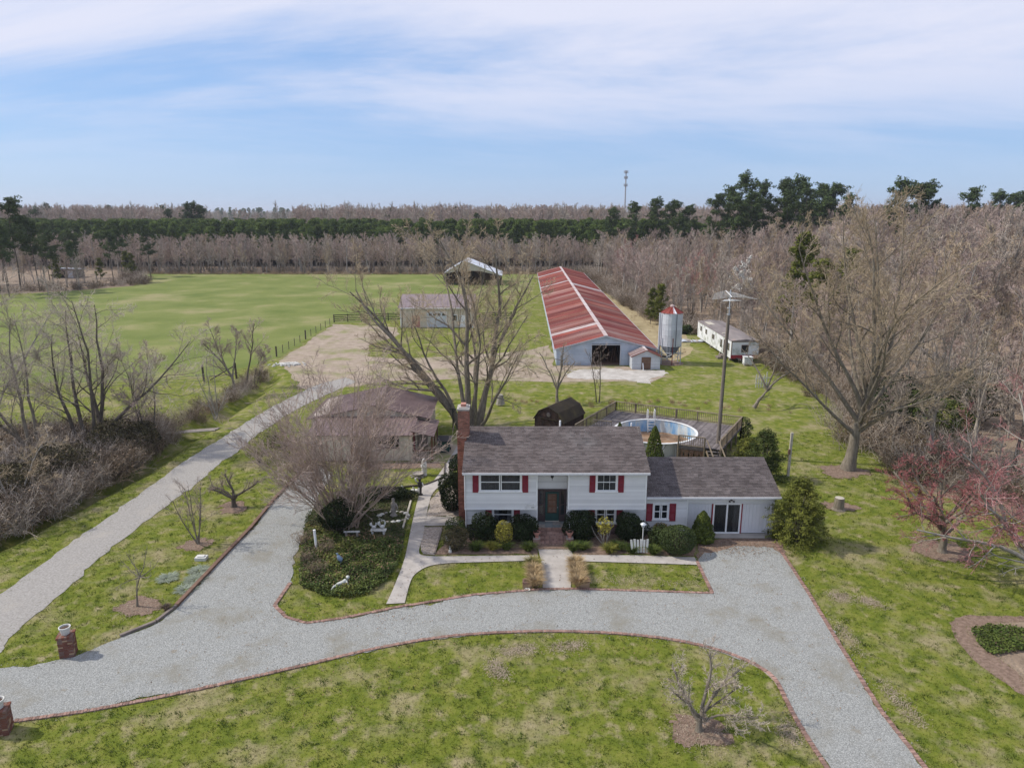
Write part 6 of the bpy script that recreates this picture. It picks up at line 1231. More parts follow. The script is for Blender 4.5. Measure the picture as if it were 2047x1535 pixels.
# big spreading maple on the right
stems = [((0, 0, 0), dirv(90, 89), 9.0, 0.52)]+[((0, 0, 3.0+0.30*i), dirv(a, e), l, r) for i, (a, e, l, r) in enumerate([(5, 30, 11, 0.15), (185, 32, 11, 0.15), (300, 30, 8, 0.13), (170, 46, 13.5, 0.19), (20, 46, 13.5, 0.19), (265, 44, 10, 0.17), (195, 62, 14, 0.2), (-5, 62, 14, 0.2), (90, 58, 13, 0.19), (60, 42, 11, 0.16), (235, 66, 13.5, 0.18), (130, 76, 14, 0.21), (30, 80, 13.5, 0.2), (180, 78, 13.5, 0.2)])]
tg, cg = bare_tree(R1, stems, [dict(n=9, t0=0.25, ang=36, lr=0.46, rr=0.5, k=5, wob=0.13, up=0.04, sides=5, minr=0.026, tip=0.2), dict(n=9, t0=0.15, ang=38, lr=0.46, rr=0.5, k=4, wob=0.16, up=0.05, sides=3, minr=0.015), dict(n=7, t0=0.1, ang=36, lr=0.55, rr=0.55, k=2, wob=0.16, up=0.06, sides=3, minr=0.010), dict(n=2, t0=0.1, ang=28, lr=0.65, rr=0.75, k=1, sides=3, minr=0.010)], tip=0.14, wob0=0.07, up0=0.035, k0=9, trunk_levels=1)
place_tree('spreading_maple', 'broad bare maple with a thick trunk on the side lawn', (*G(1695, 938), 0), tg, cg, 'bark', 'twig_tan')
# fan-shaped many-stemmed shrub tree beside the cottage
stems = []
for i in range(38):
    az = R1.uniform(0, 360); el = R1.uniform(46, 84); stems.append(((R1.normal(0, 0.5), R1.normal(0, 0.4), 0), dirv(az, el), R1.uniform(7.5, 10.5)*(0.8+0.25*(el-46)/38), R1.uniform(0.035, 0.07)))
for az, el in ((178, 36), (195, 42), (160, 42), (5, 42), (-15, 46), (250, 40), (30, 48), (172, 50), (185, 56), (0, 56)): stems.append(((R1.normal(0, 0.4), R1.normal(0, 0.3), 0), dirv(az, el), 8.6, 0.06))
tg, cg = bare_tree(R1, stems, [dict(n=9, t0=0.2, ang=28, asd=9, lr=0.42, rr=0.6, k=4, wob=0.12, up=0.05, sides=3, minr=0.014, tip=0.3), dict(n=8, t0=0.1, ang=32, asd=10, lr=0.52, rr=0.6, k=2, wob=0.12, up=0.04, sides=3, minr=0.010), dict(n=4, t0=0.1, ang=34, lr=0.5, rr=0.7, k=1, wob=0.12, up=0.05, sides=3, minr=0.009)], tip=0.2, wob0=0.06, up0=0.025, k0=7, sides0=5)
place_tree('crape_myrtle', 'huge fan of tan bare stems at the edge of the ornament bed', (*G(688, 1052), 0), tg, cg, 'twig_brown', 'twig_mauve')
# red budding tree and its pink neighbour at the wood edge
stems = [((0, 0, 0), dirv(70, 86), 2.6, 0.24)]+[((0, 0, 1.2+0.1*i), dirv(a, e), 4.3, 0.13) for i, (a, e) in enumerate([(20, 40), (75, 55), (130, 45), (180, 38), (230, 42), (290, 45), (340, 50), (100, 72)])]
tg, cg = bare_tree(R1, stems, [dict(n=7, t0=0.25, ang=45, lr=0.5, rr=0.55, k=4, wob=0.2, up=0.03, sides=5, minr=0.02), dict(n=8, t0=0.15, ang=45, lr=0.5, rr=0.55, k=3, wob=0.22, up=0.03, sides=3, minr=0.010), dict(n=12, t0=0.1, ang=45, lr=0.5, rr=0.6, k=2, wob=0.2, sides=3, minr=0.012)], tip=0.4, wob0=0.13)
place_tree('redbud_tree', 'small round tree with dark red budding twigs on the lawn', (*G(1883, 1103), 0), tg, cg, 'bark', 'twig_red')
stems = [((0, 0, 0), dirv(120, 82), 4, 0.22)]+[((0, 0, 1.2+0.15*i), dirv(a, e), l, 0.13) for i, (a, e, l) in enumerate([(175, 30, 6.5), (150, 55, 8), (205, 40, 6.5), (90, 65, 9), (40, 50, 8), (250, 28, 5.5), (300, 50, 7), (195, 16, 5.5)])]
tg, cg = bare_tree(R1, stems, [dict(n=8, t0=0.25, ang=40, lr=0.5, rr=0.55, k=4, wob=0.18, up=0.04, sides=4, minr=0.02), dict(n=8, t0=0.15, ang=42, lr=0.5, rr=0.55, k=3, wob=0.2, up=0.03, sides=3, minr=0.010), dict(n=9, t0=0.1, ang=42, lr=0.5, rr=0.6, k=2, wob=0.18, sides=3, minr=0.012)], tip=0.35, wob0=0.12)
place_tree('budding_maple', 'pale barked maple with pink budding twigs at the wood edge', (*G(2062, 1165), 0), tg, cg, 'bark_pale', 'twig_pink')
# fallen limb
c = G(1990, 1135); S = [((0, 0, 0.35), (-1, 0.1, 0.12), 3.6, 0.05), ((0.3, -0.3, 0.2), (-1, -0.25, 0.02), 2.4, 0.035)]
tg, cg = bare_tree(R1, S, [dict(n=5, t0=0.2, ang=35, lr=0.5, rr=0.6, k=3, wob=0.1, up=0.0, sides=4, minr=0.02), dict(n=4, ang=35, lr=0.5, rr=0.6, k=2, sides=3, up=0.0, minr=0.012)], up0=0.0, wob0=0.1)
o = place_tree('fallen_limb', 'long pale broken limb hanging low over the grass', (c[0]+1.5, c[1]-0.3, 0.12), tg, cg, 'bark_pale', 'bark_pale', cat='branch')
# foreground fruit tree
stems = [((0, 0, 0), dirv(95, 86), 1.0, 0.15), ((0, 0, 0.45), dirv(150, 48), 2.3, 0.085), ((0, 0, 0.55), dirv(95, 74), 2.7, 0.085), ((0, 0, 0.5), dirv(30, 52), 2.5, 0.08), ((0, 0, 0.4), dirv(-8, 24), 2.7, 0.055), ((0, 0, 0.55), dirv(200, 40), 1.9, 0.06), ((0, 0, 0.6), dirv(20, 35), 2.2, 0.05)]
tg, cg = bare_tree(R1, stems, [dict(n=9, t0=0.25, ang=48, lr=0.45, rr=0.45, k=3, wob=0.18, up=0.08, sides=4, minr=0.011), dict(n=10, t0=0.1, ang=48, lr=0.55, rr=0.5, k=2, wob=0.2, up=0.06, sides=3, minr=0.008), dict(n=6, t0=0.1, ang=45, lr=0.55, rr=0.6, k=1, sides=3, minr=0.006)], tip=0.4, wob0=0.14)
place_tree('fruit_tree', 'small grey bare fruit tree on the front lawn', (*G(1397, 1460), 0), tg, cg, 'bark', 'twig_grey')
# sapling, clump and old apple on the grass strip
stems = [((0, 0, 0), dirv(95, 86), 2.0, 0.055)]+[((-0.02, 0, 1.6), dirv(a, e), l, 0.028) for a, e, l in ((170, 20, 1.3), (10, 25, 1.2), (60, 60, 1.5), (130, 65, 1.5), (210, -5, 1.2), (-20, 15, 1.0))]
tg, cg = bare_tree(R1, stems, [dict(n=5, t0=0.3, ang=40, lr=0.5, rr=0.5, k=3, sides=4, minr=0.008, up=0.08), dict(n=3, t0=0.2, ang=40, lr=0.5, rr=0.6, k=2, sides=3, minr=0.005)], wob0=0.1, tip=0.4)
place_tree('sapling', 'thin bare sapling on the grass strip by the lane', (*G(275, 1212), 0), tg, cg, 'bark', 'bark_pale')
stems = [((R1.normal(0, .08), R1.normal(0, .08), 0), dirv(a, e), l, 0.045) for a, e, l in ((160, 72, 3.6), (120, 80, 3.8), (60, 78, 3.5), (200, 66, 3.2), (20, 74, 3.4))]
tg, cg = bare_tree(R1, stems, [dict(n=7, t0=0.3, ang=32, lr=0.5, rr=0.5, k=3, sides=4, minr=0.010, up=0.06), dict(n=7, t0=0.2, ang=35, lr=0.5, rr=0.6, k=2, sides=3, minr=0.006), dict(n=4, t0=0.2, ang=35, lr=0.5, rr=0.6, k=1, sides=3, minr=0.005)], wob0=0.06, tip=0.4)
place_tree('clump_tree', 'slender grey tree of several stems on the grass strip', (*G(395, 1087), 0), tg, cg, 'bark', 'twig_mauve')
stems = [((0, 0, 0), dirv(95, 84), 0.9, 0.20)]+[((0, 0, 0.6), dirv(a, e), l, 0.10) for a, e, l in ((165, 48, 2.0), (30, 50, 2.2), (100, 60, 1.9), (240, 50, 1.6))]
tg, cg = bare_tree(R1, stems, [dict(n=7, t0=0.35, ang=45, lr=0.55, rr=0.4, k=3, sides=4, minr=0.012, up=0.08), dict(n=9, t0=0.15, ang=42, lr=0.55, rr=0.5, k=2, sides=3, minr=0.007, up=0.06), dict(n=5, t0=0.1, ang=40, lr=0.6, rr=0.6, k=1, sides=3, minr=0.006)], wob0=0.16, tip=0.5)
place_tree('old_apple_tree', 'short stout pruned tree with stubby limbs beside the side drive', (*G(468, 1013), 0), tg, cg, 'bark_dark', 'twig_mauve')
# trees behind the shed and pool
stems = [((0, 0, 0), dirv(150, 78), 5.2, 0.17), ((0, 0, 1.6), dirv(20, 60), 4.2, 0.11), ((0, 0, 1.2), dirv(160, 55), 4.5, 0.11), ((0, 0, 2.2), dirv(60, 70), 4, 0.09)]
tg, cg = bare_tree(R1, stems, [dict(n=6, t0=0.3, ang=42, lr=0.5, rr=0.5, k=4, sides=4, minr=0.018, up=0.05), dict(n=6, t0=0.2, ang=42, lr=0.5, rr=0.55, k=3, sides=3, minr=0.010), dict(n=5, ang=40, lr=0.5, rr=0.6, k=1, sides=3, minr=0.008)], wob0=0.12)
place_tree('leaning_tree', 'leaning forked bare tree just behind the gambrel shed', (*G(1114, 806), 0), tg, cg, 'bark', 'twig_tan')
stems = [((-0.15, 0, 0), dirv(140, 84), 5.4, 0.06), ((0.15, 0, 0), dirv(40, 84), 5.6, 0.065)]
tg, cg = bare_tree(R1, stems, [dict(n=9, t0=0.25, ang=38, lr=0.42, rr=0.5, k=3, sides=4, minr=0.014, up=0.08), dict(n=7, ang=38, lr=0.5, rr=0.6, k=2, sides=3, minr=0.009), dict(n=3, ang=38, lr=0.5, rr=0.6, k=1, sides=3, minr=0.007)], wob0=0.05)
place_tree('twin_saplings', 'slim pair of bare stems in front of the barn doorway', (*G(1195, 804), 0), tg, cg, 'bark_dark', 'twig_mauve')
stems = [((0, 0, 0), dirv(30, 78), 2.4, 0.22), ((0.3, 0.1, 2.1), dirv(165, 58), 5.2, 0.12), ((0.3, 0.1, 2.3), dirv(75, 66), 4.5, 0.12), ((0.4, 0.1, 2.3), dirv(12, 44), 6.5, 0.12), ((0.2, 0, 1.5), dirv(8, 34), 3.2, 0.09)]
tg, cg = bare_tree(R1, stems, [dict(n=4, t0=0.35, ang=45, lr=0.5, rr=0.5, k=4, sides=5, minr=0.03, wob=0.25, up=0.05), dict(n=4, t0=0.3, ang=45, lr=0.5, rr=0.5, k=3, sides=3, minr=0.014), dict(n=4, ang=40, lr=0.5, rr=0.6, k=2, sides=3, minr=0.011)], wob0=0.14, tip=0.3)
place_tree('crooked_tree', 'crooked bare tree with pale twisted limbs near the mobile home', (*G(1507, 815), 0), tg, cg, 'bark', 'bark_pale')
# hedgerow trees on the left
def hedgerow(px, py, n, h, spread, mt, mc, name, label, rad=0.16, base=0.5, lv=None):
    stems = [((R1.normal(0, base), R1.normal(0, base*0.6), -0.1), dirv(R1.uniform(0, 360), R1.uniform(90-spread, 88)), h*R1.uniform(0.75, 1.0), rad*R1.uniform(0.7, 1.1)) for _ in range(n)]
    tg, cg = bare_tree(R1, stems, lv or [dict(n=10, t0=0.25, ang=42, lr=0.42, rr=0.42, k=5, wob=0.16, up=0.03, sides=4, minr=0.022, tip=0.2), dict(n=8, t0=0.2, ang=42, lr=0.52, rr=0.55, k=3, wob=0.2, up=0.05, sides=3, minr=0.014), dict(n=8, t0=0.1, ang=42, lr=0.55, rr=0.6, k=2, wob=0.2, sides=3, minr=0.012), dict(n=2, t0=0.2, ang=40, lr=0.6, rr=0.7, k=1, sides=3, minr=0.010)], wob0=0.09, tip=0.14, k0=9)
    return place_tree(name, label, (*G(px, py), 0), tg, cg, mt, mc)
hedgerow(205, 905, 6, 13.5, 34, 'bark_dark', 'twig_grey', 'hedgerow_tree', 'tall dark trunked bare tree rising from the lane side thicket', 0.24, 0.9)
hedgerow(85, 925, 4, 12.5, 40, 'bark', 'twig_grey', 'hedgerow_tree', 'grey bare tree with outstretched limbs in the lane side thicket', 0.18, 0.5)
hedgerow(-25, 860, 4, 14, 38, 'bark_pale', 'twig_grey', 'hedgerow_tree', 'whitish barked tree leaning into the pasture at the thicket end', 0.2, 0.6)
hedgerow(300, 892, 3, 9, 24, 'bark_dark', 'twig_mauve', 'hedgerow_tree', 'slim dark tree at the ditch end of the thicket', 0.11, 0.3)
hedgerow(25, 1035, 2, 7.0, 28, 'bark_pale', 'twig_tan', 'hedgerow_tree', 'thin pale tree standing in the brown roadside brush', 0.08, 0.3)
stems = [((0, 0, 0), dirv(130, 78), 6.8, 0.17), ((0, 0, 1.5), dirv(165, 52), 6.0, 0.10), ((0, 0, 2.0), dirv(60, 66), 5.5, 0.10)]
tg, cg = bare_tree(R1, stems, [dict(n=7, t0=0.3, ang=40, lr=0.42, rr=0.5, k=4, sides=4, minr=0.02, up=0.05), dict(n=9, t0=0.2, ang=40, lr=0.55, rr=0.55, k=3, sides=3, minr=0.016), dict(n=8, ang=40, lr=0.6, rr=0.6, k=1, sides=3, minr=0.013)], wob0=0.12)
place_tree('ditch_tree', 'forked bare tree beside the old field gate', (*G(470, 790), 0), tg, cg, 'bark', 'twig_mauve')
stems = [((0, 0, 0), dirv(60, 72), 7.6, 0.13), ((0.9, 0.3, 0), dirv(80, 82), 5.0, 0.06), ((1.1, 0.2, 0), dirv(40, 76), 4.2, 0.045)]
tg, cg = bare_tree(R1, stems, [dict(n=8, t0=0.35, ang=40, lr=0.4, rr=0.5, k=4, sides=4, minr=0.018, up=0.05), dict(n=9, t0=0.2, ang=40, lr=0.55, rr=0.55, k=3, sides=3, minr=0.016), dict(n=8, ang=40, lr=0.6, rr=0.6, k=1, sides=3, minr=0.013)], wob0=0.1)
place_tree('ditch_tree', 'curving dark tree with side stems on the ditch bank', (*G(492, 776), 0), tg, cg, 'bark_dark', 'twig_mauve')
stems = [((R1.normal(0, .15), R1.normal(0, .1), 0), dirv(a, e), l, 0.06) for a, e, l in ((130, 86, 6.6), (60, 84, 6.2), (180, 78, 4.8), (20, 70, 3.4), (140, 66, 3.0))]
tg, cg = bare_tree(R1, stems, [dict(n=9, t0=0.15, ang=45, lr=0.36, rr=0.45, k=3, sides=4, minr=0.014, up=0.06), dict(n=6, t0=0.2, ang=40, lr=0.5, rr=0.6, k=2, sides=3, minr=0.010)], wob0=0.06)
place_tree('birch_sapling', 'white stemmed young tree in the ditch by the pasture', (*G(432, 838), 0), tg, cg, 'bark_pale', 'bark_pale')

# ------------------------------------------------------------------ shrubs
R2 = np.random.RandomState(5)
hp = [(988, 1072, 1.0, 0.98, 'dark holly bush at the downspout corner of the house'), (1046, 1070, 0.92, 0.92, 'dark holly bush between the pale shrub and the front steps'), (1160, 1066, 1.05, 0.98, 'dark holly bush just past the steps under the low window'), (1262, 1068, 1.0, 1.0, 'dark holly bush behind the picket panel')]
hp[0] = (968, 1072, 1.0, 0.98, hp[0][4])
for px, py, r, hz, lab in hp: shrub('holly_bush', lab, px, py+12, (r, r*0.7, hz*0.96), 'holly', R2, 5200, 0.055, group='holly bushes along the house front', amp=0.42, lumps=14, shell=0.45)
shrub('euonymus_shrub', 'bright yellow leaved shrub squeezed between two hollies', 1007, 1091, (0.52, 0.45, 0.85), 'yellow_leaf', R2, 1500, 0.05, amp=0.25)
shrub('yellow_sapling', 'thin little tree with sparse yellow leaves under the low window', 1208, 1090, (0.55, 0.5, 0.55), 'yellow_leaf', R2, 420, 0.06, z0=0.8, shell=0.9, stem='bark_pale')
shrub('round_boxwood', 'large clipped round boxwood at the end of the bed', 1353, 1104, (1.12, 1.05, 0.86), 'box_leaf', R2, 9000, 0.045, amp=0.06, shell=0.14, lumps=14)
shrub('low_yew', 'loose green shrub behind the round boxwood', 1318, 1092, (0.72, 0.6, 0.68), 'box_leaf', R2, 2600, 0.05, amp=0.25)
shrub('nandina', 'orange yellow leaved shrub below the garage wing window', 1322, 1080, (0.8, 0.55, 0.62), 'nandina', R2, 1700, 0.05, amp=0.3)
shrub('dwarf_spruce', 'conical dwarf spruce before the garage panel', 1403, 1082, (0.95, 0.9, 1.02), 'spruce', R2, 9000, 0.055, 'cone', amp=0.32, shell=0.25, lumps=34)
shrub('dwarf_spruce', 'conical dwarf spruce behind the house between roof and pool', 1306, 935, (1.0, 0.95, 1.75), 'spruce', R2, 9000, 0.06, 'cone', amp=0.32, shell=0.25, lumps=34)
shrub('dwarf_spruce', 'small spruce whose tip shows above the house ridge', 1237, 905, (0.7, 0.7, 1.35), 'spruce', R2, 4000, 0.055, 'cone', amp=0.2, shell=0.25)
def cypress(name, label, px, py, rad, m, n_sprays, rng, pos=None):
    c = pos or G(px, py); o = thing(name, (*c, 0), label, 'shrub'); g = Geo(); K = 44
    z = rng.random(n_sprays)**1.15; th = rng.random(n_sprays)*2*math.pi; ph = rng.uniform(0, 6, 3)
    rr = np.sqrt(np.clip(1-z**1.7, 0.03, 1))*(0.74+0.30*np.sin(th*3+ph[0]+z*5)*np.sin(z*9+ph[1])+0.16*np.sin(th*7+z*13+ph[2]))*(1-0.35*rng.random(n_sprays)**2)
    P = np.stack([np.cos(th)*rr*rad[0], np.sin(th)*rr*rad[1], 0.15+z*rad[2]*1.95], 1); el = np.radians(5+55*z+rng.normal(0, 14, n_sprays))
    D = np.stack([np.cos(th)*np.cos(el), np.sin(th)*np.cos(el), np.sin(el)], 1); D = nrm(D+rng.normal(0, 0.25, D.shape)); L = rng.uniform(0.35, 0.75, n_sprays)*(1-0.4*z)
    t = np.tile(np.linspace(-0.5, 1, K), n_sprays)[:, None]; Q = np.repeat(P, K, 0)+np.repeat(D*L[:, None], K, 0)*t+np.array((0, 0, -1.0))*np.maximum(t, 0)**2*0.16
    w_ = 0.13*(1-np.clip(t, 0, 1)*0.75); Q = Q+rng.normal(0, 1, Q.shape)*w_*np.array((1, 1, 0.55)); Q[:, 2] = np.maximum(Q[:, 2], 0.03)
    V, F, T = leaves(rng, Q, np.repeat(D, K, 0)+np.array((0, 0, 0.5)), 0.055, 0.45, 0.7); T = np.clip(0.35*T+0.3*np.repeat(rng.random(n_sprays), K)+0.35*np.clip(t[:, 0], 0, 1), 0, 1); g.add(V, F, T); link('foliage', g.mesh('foliage', M[m]), o)
    tk = Geo(); Pp = grow(np.zeros((3, 3)), np.array([dirv(0, 86), dirv(120, 76), dirv(240, 76)]), np.full(3, rad[2]*1.7), 5, 0.08, 0.05, rng); V, F, oo = tubes(Pp, radii(np.full(3, 0.09), 5, 0.2), 6); tk.add(V, F, np.zeros(len(F))); link('trunk', tk.mesh('trunk', M['bark_dark']), o)
cypress('golden_cypress', 'large shaggy golden green cypress at the garage corner', 1592, 1084, (1.65, 1.5, 2.05), 'cypress', 520, R2)
cypress('dark_cypress', 'dark green cypress behind the garage wing roof', 1525, 958, (1.45, 1.4, 1.9), 'cypress_dark', 380, R2)
cypress('low_juniper', 'yellow green juniper against the deck steps', 1494, 925, (1.2, 1.0, 0.95), 'cypress', 200, R2)
shrub('deck_shrub', 'small upright shrub at the outer deck corner', 1488, 876, (0.65, 0.6, 1.0), 'box_leaf', R2, 1500, 0.06, amp=0.35)
shrub('corner_holly', 'tall dark evergreen shrub against the chimney wall', 905, 1022, (1.0, 0.85, 1.45), 'holly', R2, 6500, 0.06, amp=0.3)
shrub('upright_yew', 'narrow dark columnar shrub behind the chimney evergreen', 912, 976, (0.6, 0.6, 1.35), 'holly', R2, 3500, 0.06, amp=0.2)
shrub('brown_shrub', 'brownish green shrub at the walkway corner of the house', 912, 1098, (0.78, 0.65, 0.72), 'brush_green', R2, 2600, 0.05, amp=0.3)
shrub('small_evergreen', 'low mixed green shrub between pebbles and downspout', 915, 1068, (0.8, 0.6, 0.55), 'ivy', R2, 1800, 0.05, amp=0.35)
shrub('dark_evergreen', 'dark evergreen mass under the bare stems of the shrub tree', 672, 1068, (1.1, 0.9, 1.25), 'holly', R2, 5200, 0.06, amp=0.35)
shrub('mossy_evergreen', 'mossy green shrub tucked behind the fan of stems', 715, 1030, (1.2, 1.0, 1.05), 'ivy', R2, 3600, 0.06, amp=0.3)
shrub('low_hedge', 'low dark hedge row beside the timber border', 772, 996, (2.3, 0.75, 0.42), 'holly', R2, 5000, 0.055, amp=0.25)
for k, (px, py) in enumerate(((545, 893), (572, 915), (520, 925), (590, 935))): shrub('tangled_shrub', ['dark tangled shrub beside the lane near the cottage', 'brown tangled shrub close to the cottage corner', 'leafless tangle between lane and side drive', 'low tangle where the side drive ends'][k], px, py, (1.5, 1.2, 0.9), 'brush_green' if k < 2 else 'brush', R2, 2600, 0.06, amp=0.4, shell=0.8, asp=0.2)
for k, (px, py) in enumerate(((612, 1128), (632, 1150), (605, 1090), (655, 1108))): shrub('twiggy_shrub', 'brown leafless twiggy shrub in the brush beside the side drive', px, py, (0.75, 0.6, 0.5), 'brush', R2, 900, 0.09, amp=0.4, shell=0.9, asp=0.08, group='twiggy shrubs beside the side drive')
for k, (px, py, r_, h_) in enumerate(((235, 912, 2.4, 1.5), (120, 965, 2.6, 1.5), (20, 1010, 2.6, 1.6), (290, 900, 1.6, 1.2))): shrub('bramble_mound', ['dark green bramble mound at the foot of the tall hedgerow tree', 'broad green brown bramble mound in the middle of the thicket', 'bramble mound under the thin pale tree', 'smaller bramble mound at the ditch end of the thicket'][k], px, py, (r_, r_*0.8, h_), 'brush_green', R2, 6000, 0.09, amp=0.45, shell=0.7, lumps=14)
# tan ornamental grasses along the front walk
for k, (px, py) in enumerate(((1066, 1134), (1067, 1147), (1069, 1160), (1071, 1173))): clump('ornamental_grass', 'arching straw coloured grass clump in the row ending at the saucer planter', px, py, 'straw_leaf' if k else 'olive_leaf', R2, 620, 0.62, 0.62, 0.014, group='grass clumps on the planter side of the walk')
for k, (px, py) in enumerate(((1150, 1134), (1152, 1147), (1154, 1160), (1156, 1173))): clump('ornamental_grass', 'arching straw coloured grass clump in the row beside the patchy lawn', px, py, 'straw_leaf', R2, 660, 0.66, 0.66, 0.014, group='grass clumps on the patchy lawn side of the walk')
dl = [(985, 1098, 'leaf_yellow', 'yellowing strap leaf clump below the corner holly'), (1012, 1098, 'leaf_green', 'small green tuft next to the yellowing clump'), (1056, 1100, 'leaf_green', 'dark green tuft beside the step pedestal'), (1145, 1100, 'leaf_green', 'lush green daylily clump past the steps'), (1165, 1098, 'leaf_green', 'second green daylily clump along the bed'), (1218, 1104, 'leaf_yellow', 'large yellow green daylily clump below the yellow sapling'), (1262, 1104, 'leaf_green', 'dark tuft at the foot of the picket panel'), (1306, 1106, 'leaf_green', 'little tuft between picket panel and boxwood'), (952, 1100, 'leaf_green', 'low green tuft at the downspout'), (1235, 1098, 'leaf_green', 'green tuft between yellow clump and pickets')]
for px, py, m2, lab in dl: clump('daylily', lab, px, py, m2, R2, 260, 0.50, 0.60, 0.018, cat='plant', base=0.2)
for k, (px, py) in enumerate(((398, 1141), (390, 1158), (335, 1156), (372, 1178))): clump('silver_plant', 'flat silver grey leafy patch on the grass strip', px, py, 'silver_leaf', R2, 300, 0.10, 0.45, 0.025, cat='plant', base=0.4, group='silver plants on the grass strip')
clump('purple_tuft', 'brown purple tuft near the low timbers', 333, 1218, 'brush', R2, 260, 0.3, 0.3, 0.012, cat='plant')
# ivy spread over the ornament bed
bed = np.array(gp([(612, 1050), (700, 1085), (790, 1085), (806, 1100), (788, 1150), (740, 1187), (690, 1197), (640, 1191), (598, 1174), (602, 1110)]))
def cover(poly, n, m, name, label, cat, size, h, rng, kind='stuff', spread=0.6):
    lo_, hi_ = poly.min(0), poly.max(0); P = rng.uniform(lo_, hi_, (n*3, 2)); P = P[inside(P, poly)][:n]
    hh = h*(0.35+0.65*rng.random(len(P)))*(0.6+0.5*np.sin(P[:, 0]*3.1+1)*np.sin(P[:, 1]*2.7)+0.25)
    Q = np.concatenate([P, np.maximum(0.03, hh)[:, None]], 1); g = Geo(); g.add(*leaves(rng, Q, np.tile((0, 0, 1.0), (len(Q), 1)), size, 0.7, spread)); o = link(name, g.mesh(name, M[m]), None, kind); setp(o, label, cat)
cover(bed, 19000, 'ivy', 'ivy', 'dark and yellow green ivy covering the ornament bed', 'ivy', 0.06, 0.42, R2)
lb2 = np.array(gp([(612, 1050), (806, 1085), (786, 1148), (690, 1190), (600, 1172)])); cover(lb2, 2600, 'dead_leaf', 'leaf_litter', 'brown dead leaves caught among the ivy', 'leaves', 0.05, 0.46, R2)
bed2 = np.array(gp([(612, 1030), (660, 985), (735, 975), (812, 985), (820, 1000), (813, 1050), (803, 1105), (700, 1090), (606, 1060)])); cover(bed2, 16000, 'ivy_dark', 'ground_cover', 'short dark ground cover round the rooster bench', 'ground cover', 0.05, 0.10, R2)
bed3 = np.array(gp([(1940, 1262), (1975, 1250), (2060, 1262), (2060, 1300), (1985, 1312), (1955, 1290)])); cover(bed3, 2600, 'leaf_green', 'bed_weeds', 'fresh green weeds in the mulch edged lawn bed', 'weeds', 0.06, 0.22, R2)
bed4 = np.array(gp([(600, 1172), (640, 1188), (690, 1196), (735, 1190), (735, 1165), (640, 1150)])); cover(bed4, 2600, 'leaf_yellow', 'yellow_ground_cover', 'yellow green trailing plants at the tip of the ornament bed', 'ground cover', 0.055, 0.22, R2)
# ------------------------------------------------------------------ woodland prototypes
R3 = np.random.RandomState(21)
def combined(name, tg, cg, mt, mc):
    V = np.concatenate(tg.V+cg.V); nt_ = sum(len(v) for v in tg.V); Ft = np.concatenate(tg.F); Fc = np.concatenate(cg.F)+nt_
    F = np.concatenate([Ft, Fc]); mi = np.concatenate([np.zeros(len(Ft), int), np.ones(len(Fc), int)]); T = np.concatenate(tg.T+cg.T)
    return np_mesh(name, V, F, [M[mt], M[mc]], mi, T)
def wood_tree(rng, h, narrow=False):
    n = rng.randint(1, 3); stems = [((rng.normal(0, 0.3), rng.normal(0, 0.3), -0.1), dirv(rng.uniform(0, 360), rng.uniform(80, 88)), h*rng.uniform(0.8, 0.95), 0.16) for _ in range(n)]
    return bare_tree(rng, stems, [dict(n=13 if n == 1 else 8, t0=0.22, ang=36 if narrow else 44, lr=0.42, rr=0.5, k=4, wob=0.12, up=0.10, sides=3, minr=0.05, taper=0.62), dict(n=7, t0=0.15, ang=38, lr=0.5, rr=0.55, k=2, wob=0.15, up=0.08, sides=3, minr=0.032), dict(n=9, t0=0.1, ang=38, lr=0.6, rr=0.6, k=1, sides=3, minr=0.024)], tip=0.3, wob0=0.05, up0=0.06, k0=5, sides0=5)
TW = [('bark_wood', 'twig_grey'), ('bark_pale', 'twig_mauve'), ('bark_wood', 'twig_brown'), ('bark', 'twig_mauve'), ('bark_pale', 'twig_grey'), ('bark_wood', 'twig_tan'), ('bark_wood', 'twig_red2')]
wood_geo = [wood_tree(R3, 12.0, i % 2 == 0) for i in range(7)]
wood_parts = [(tg.mesh('trunk', M[a]), cg.mesh('crown', M[b])) for (tg, cg), (a, b) in zip(wood_geo, TW)]
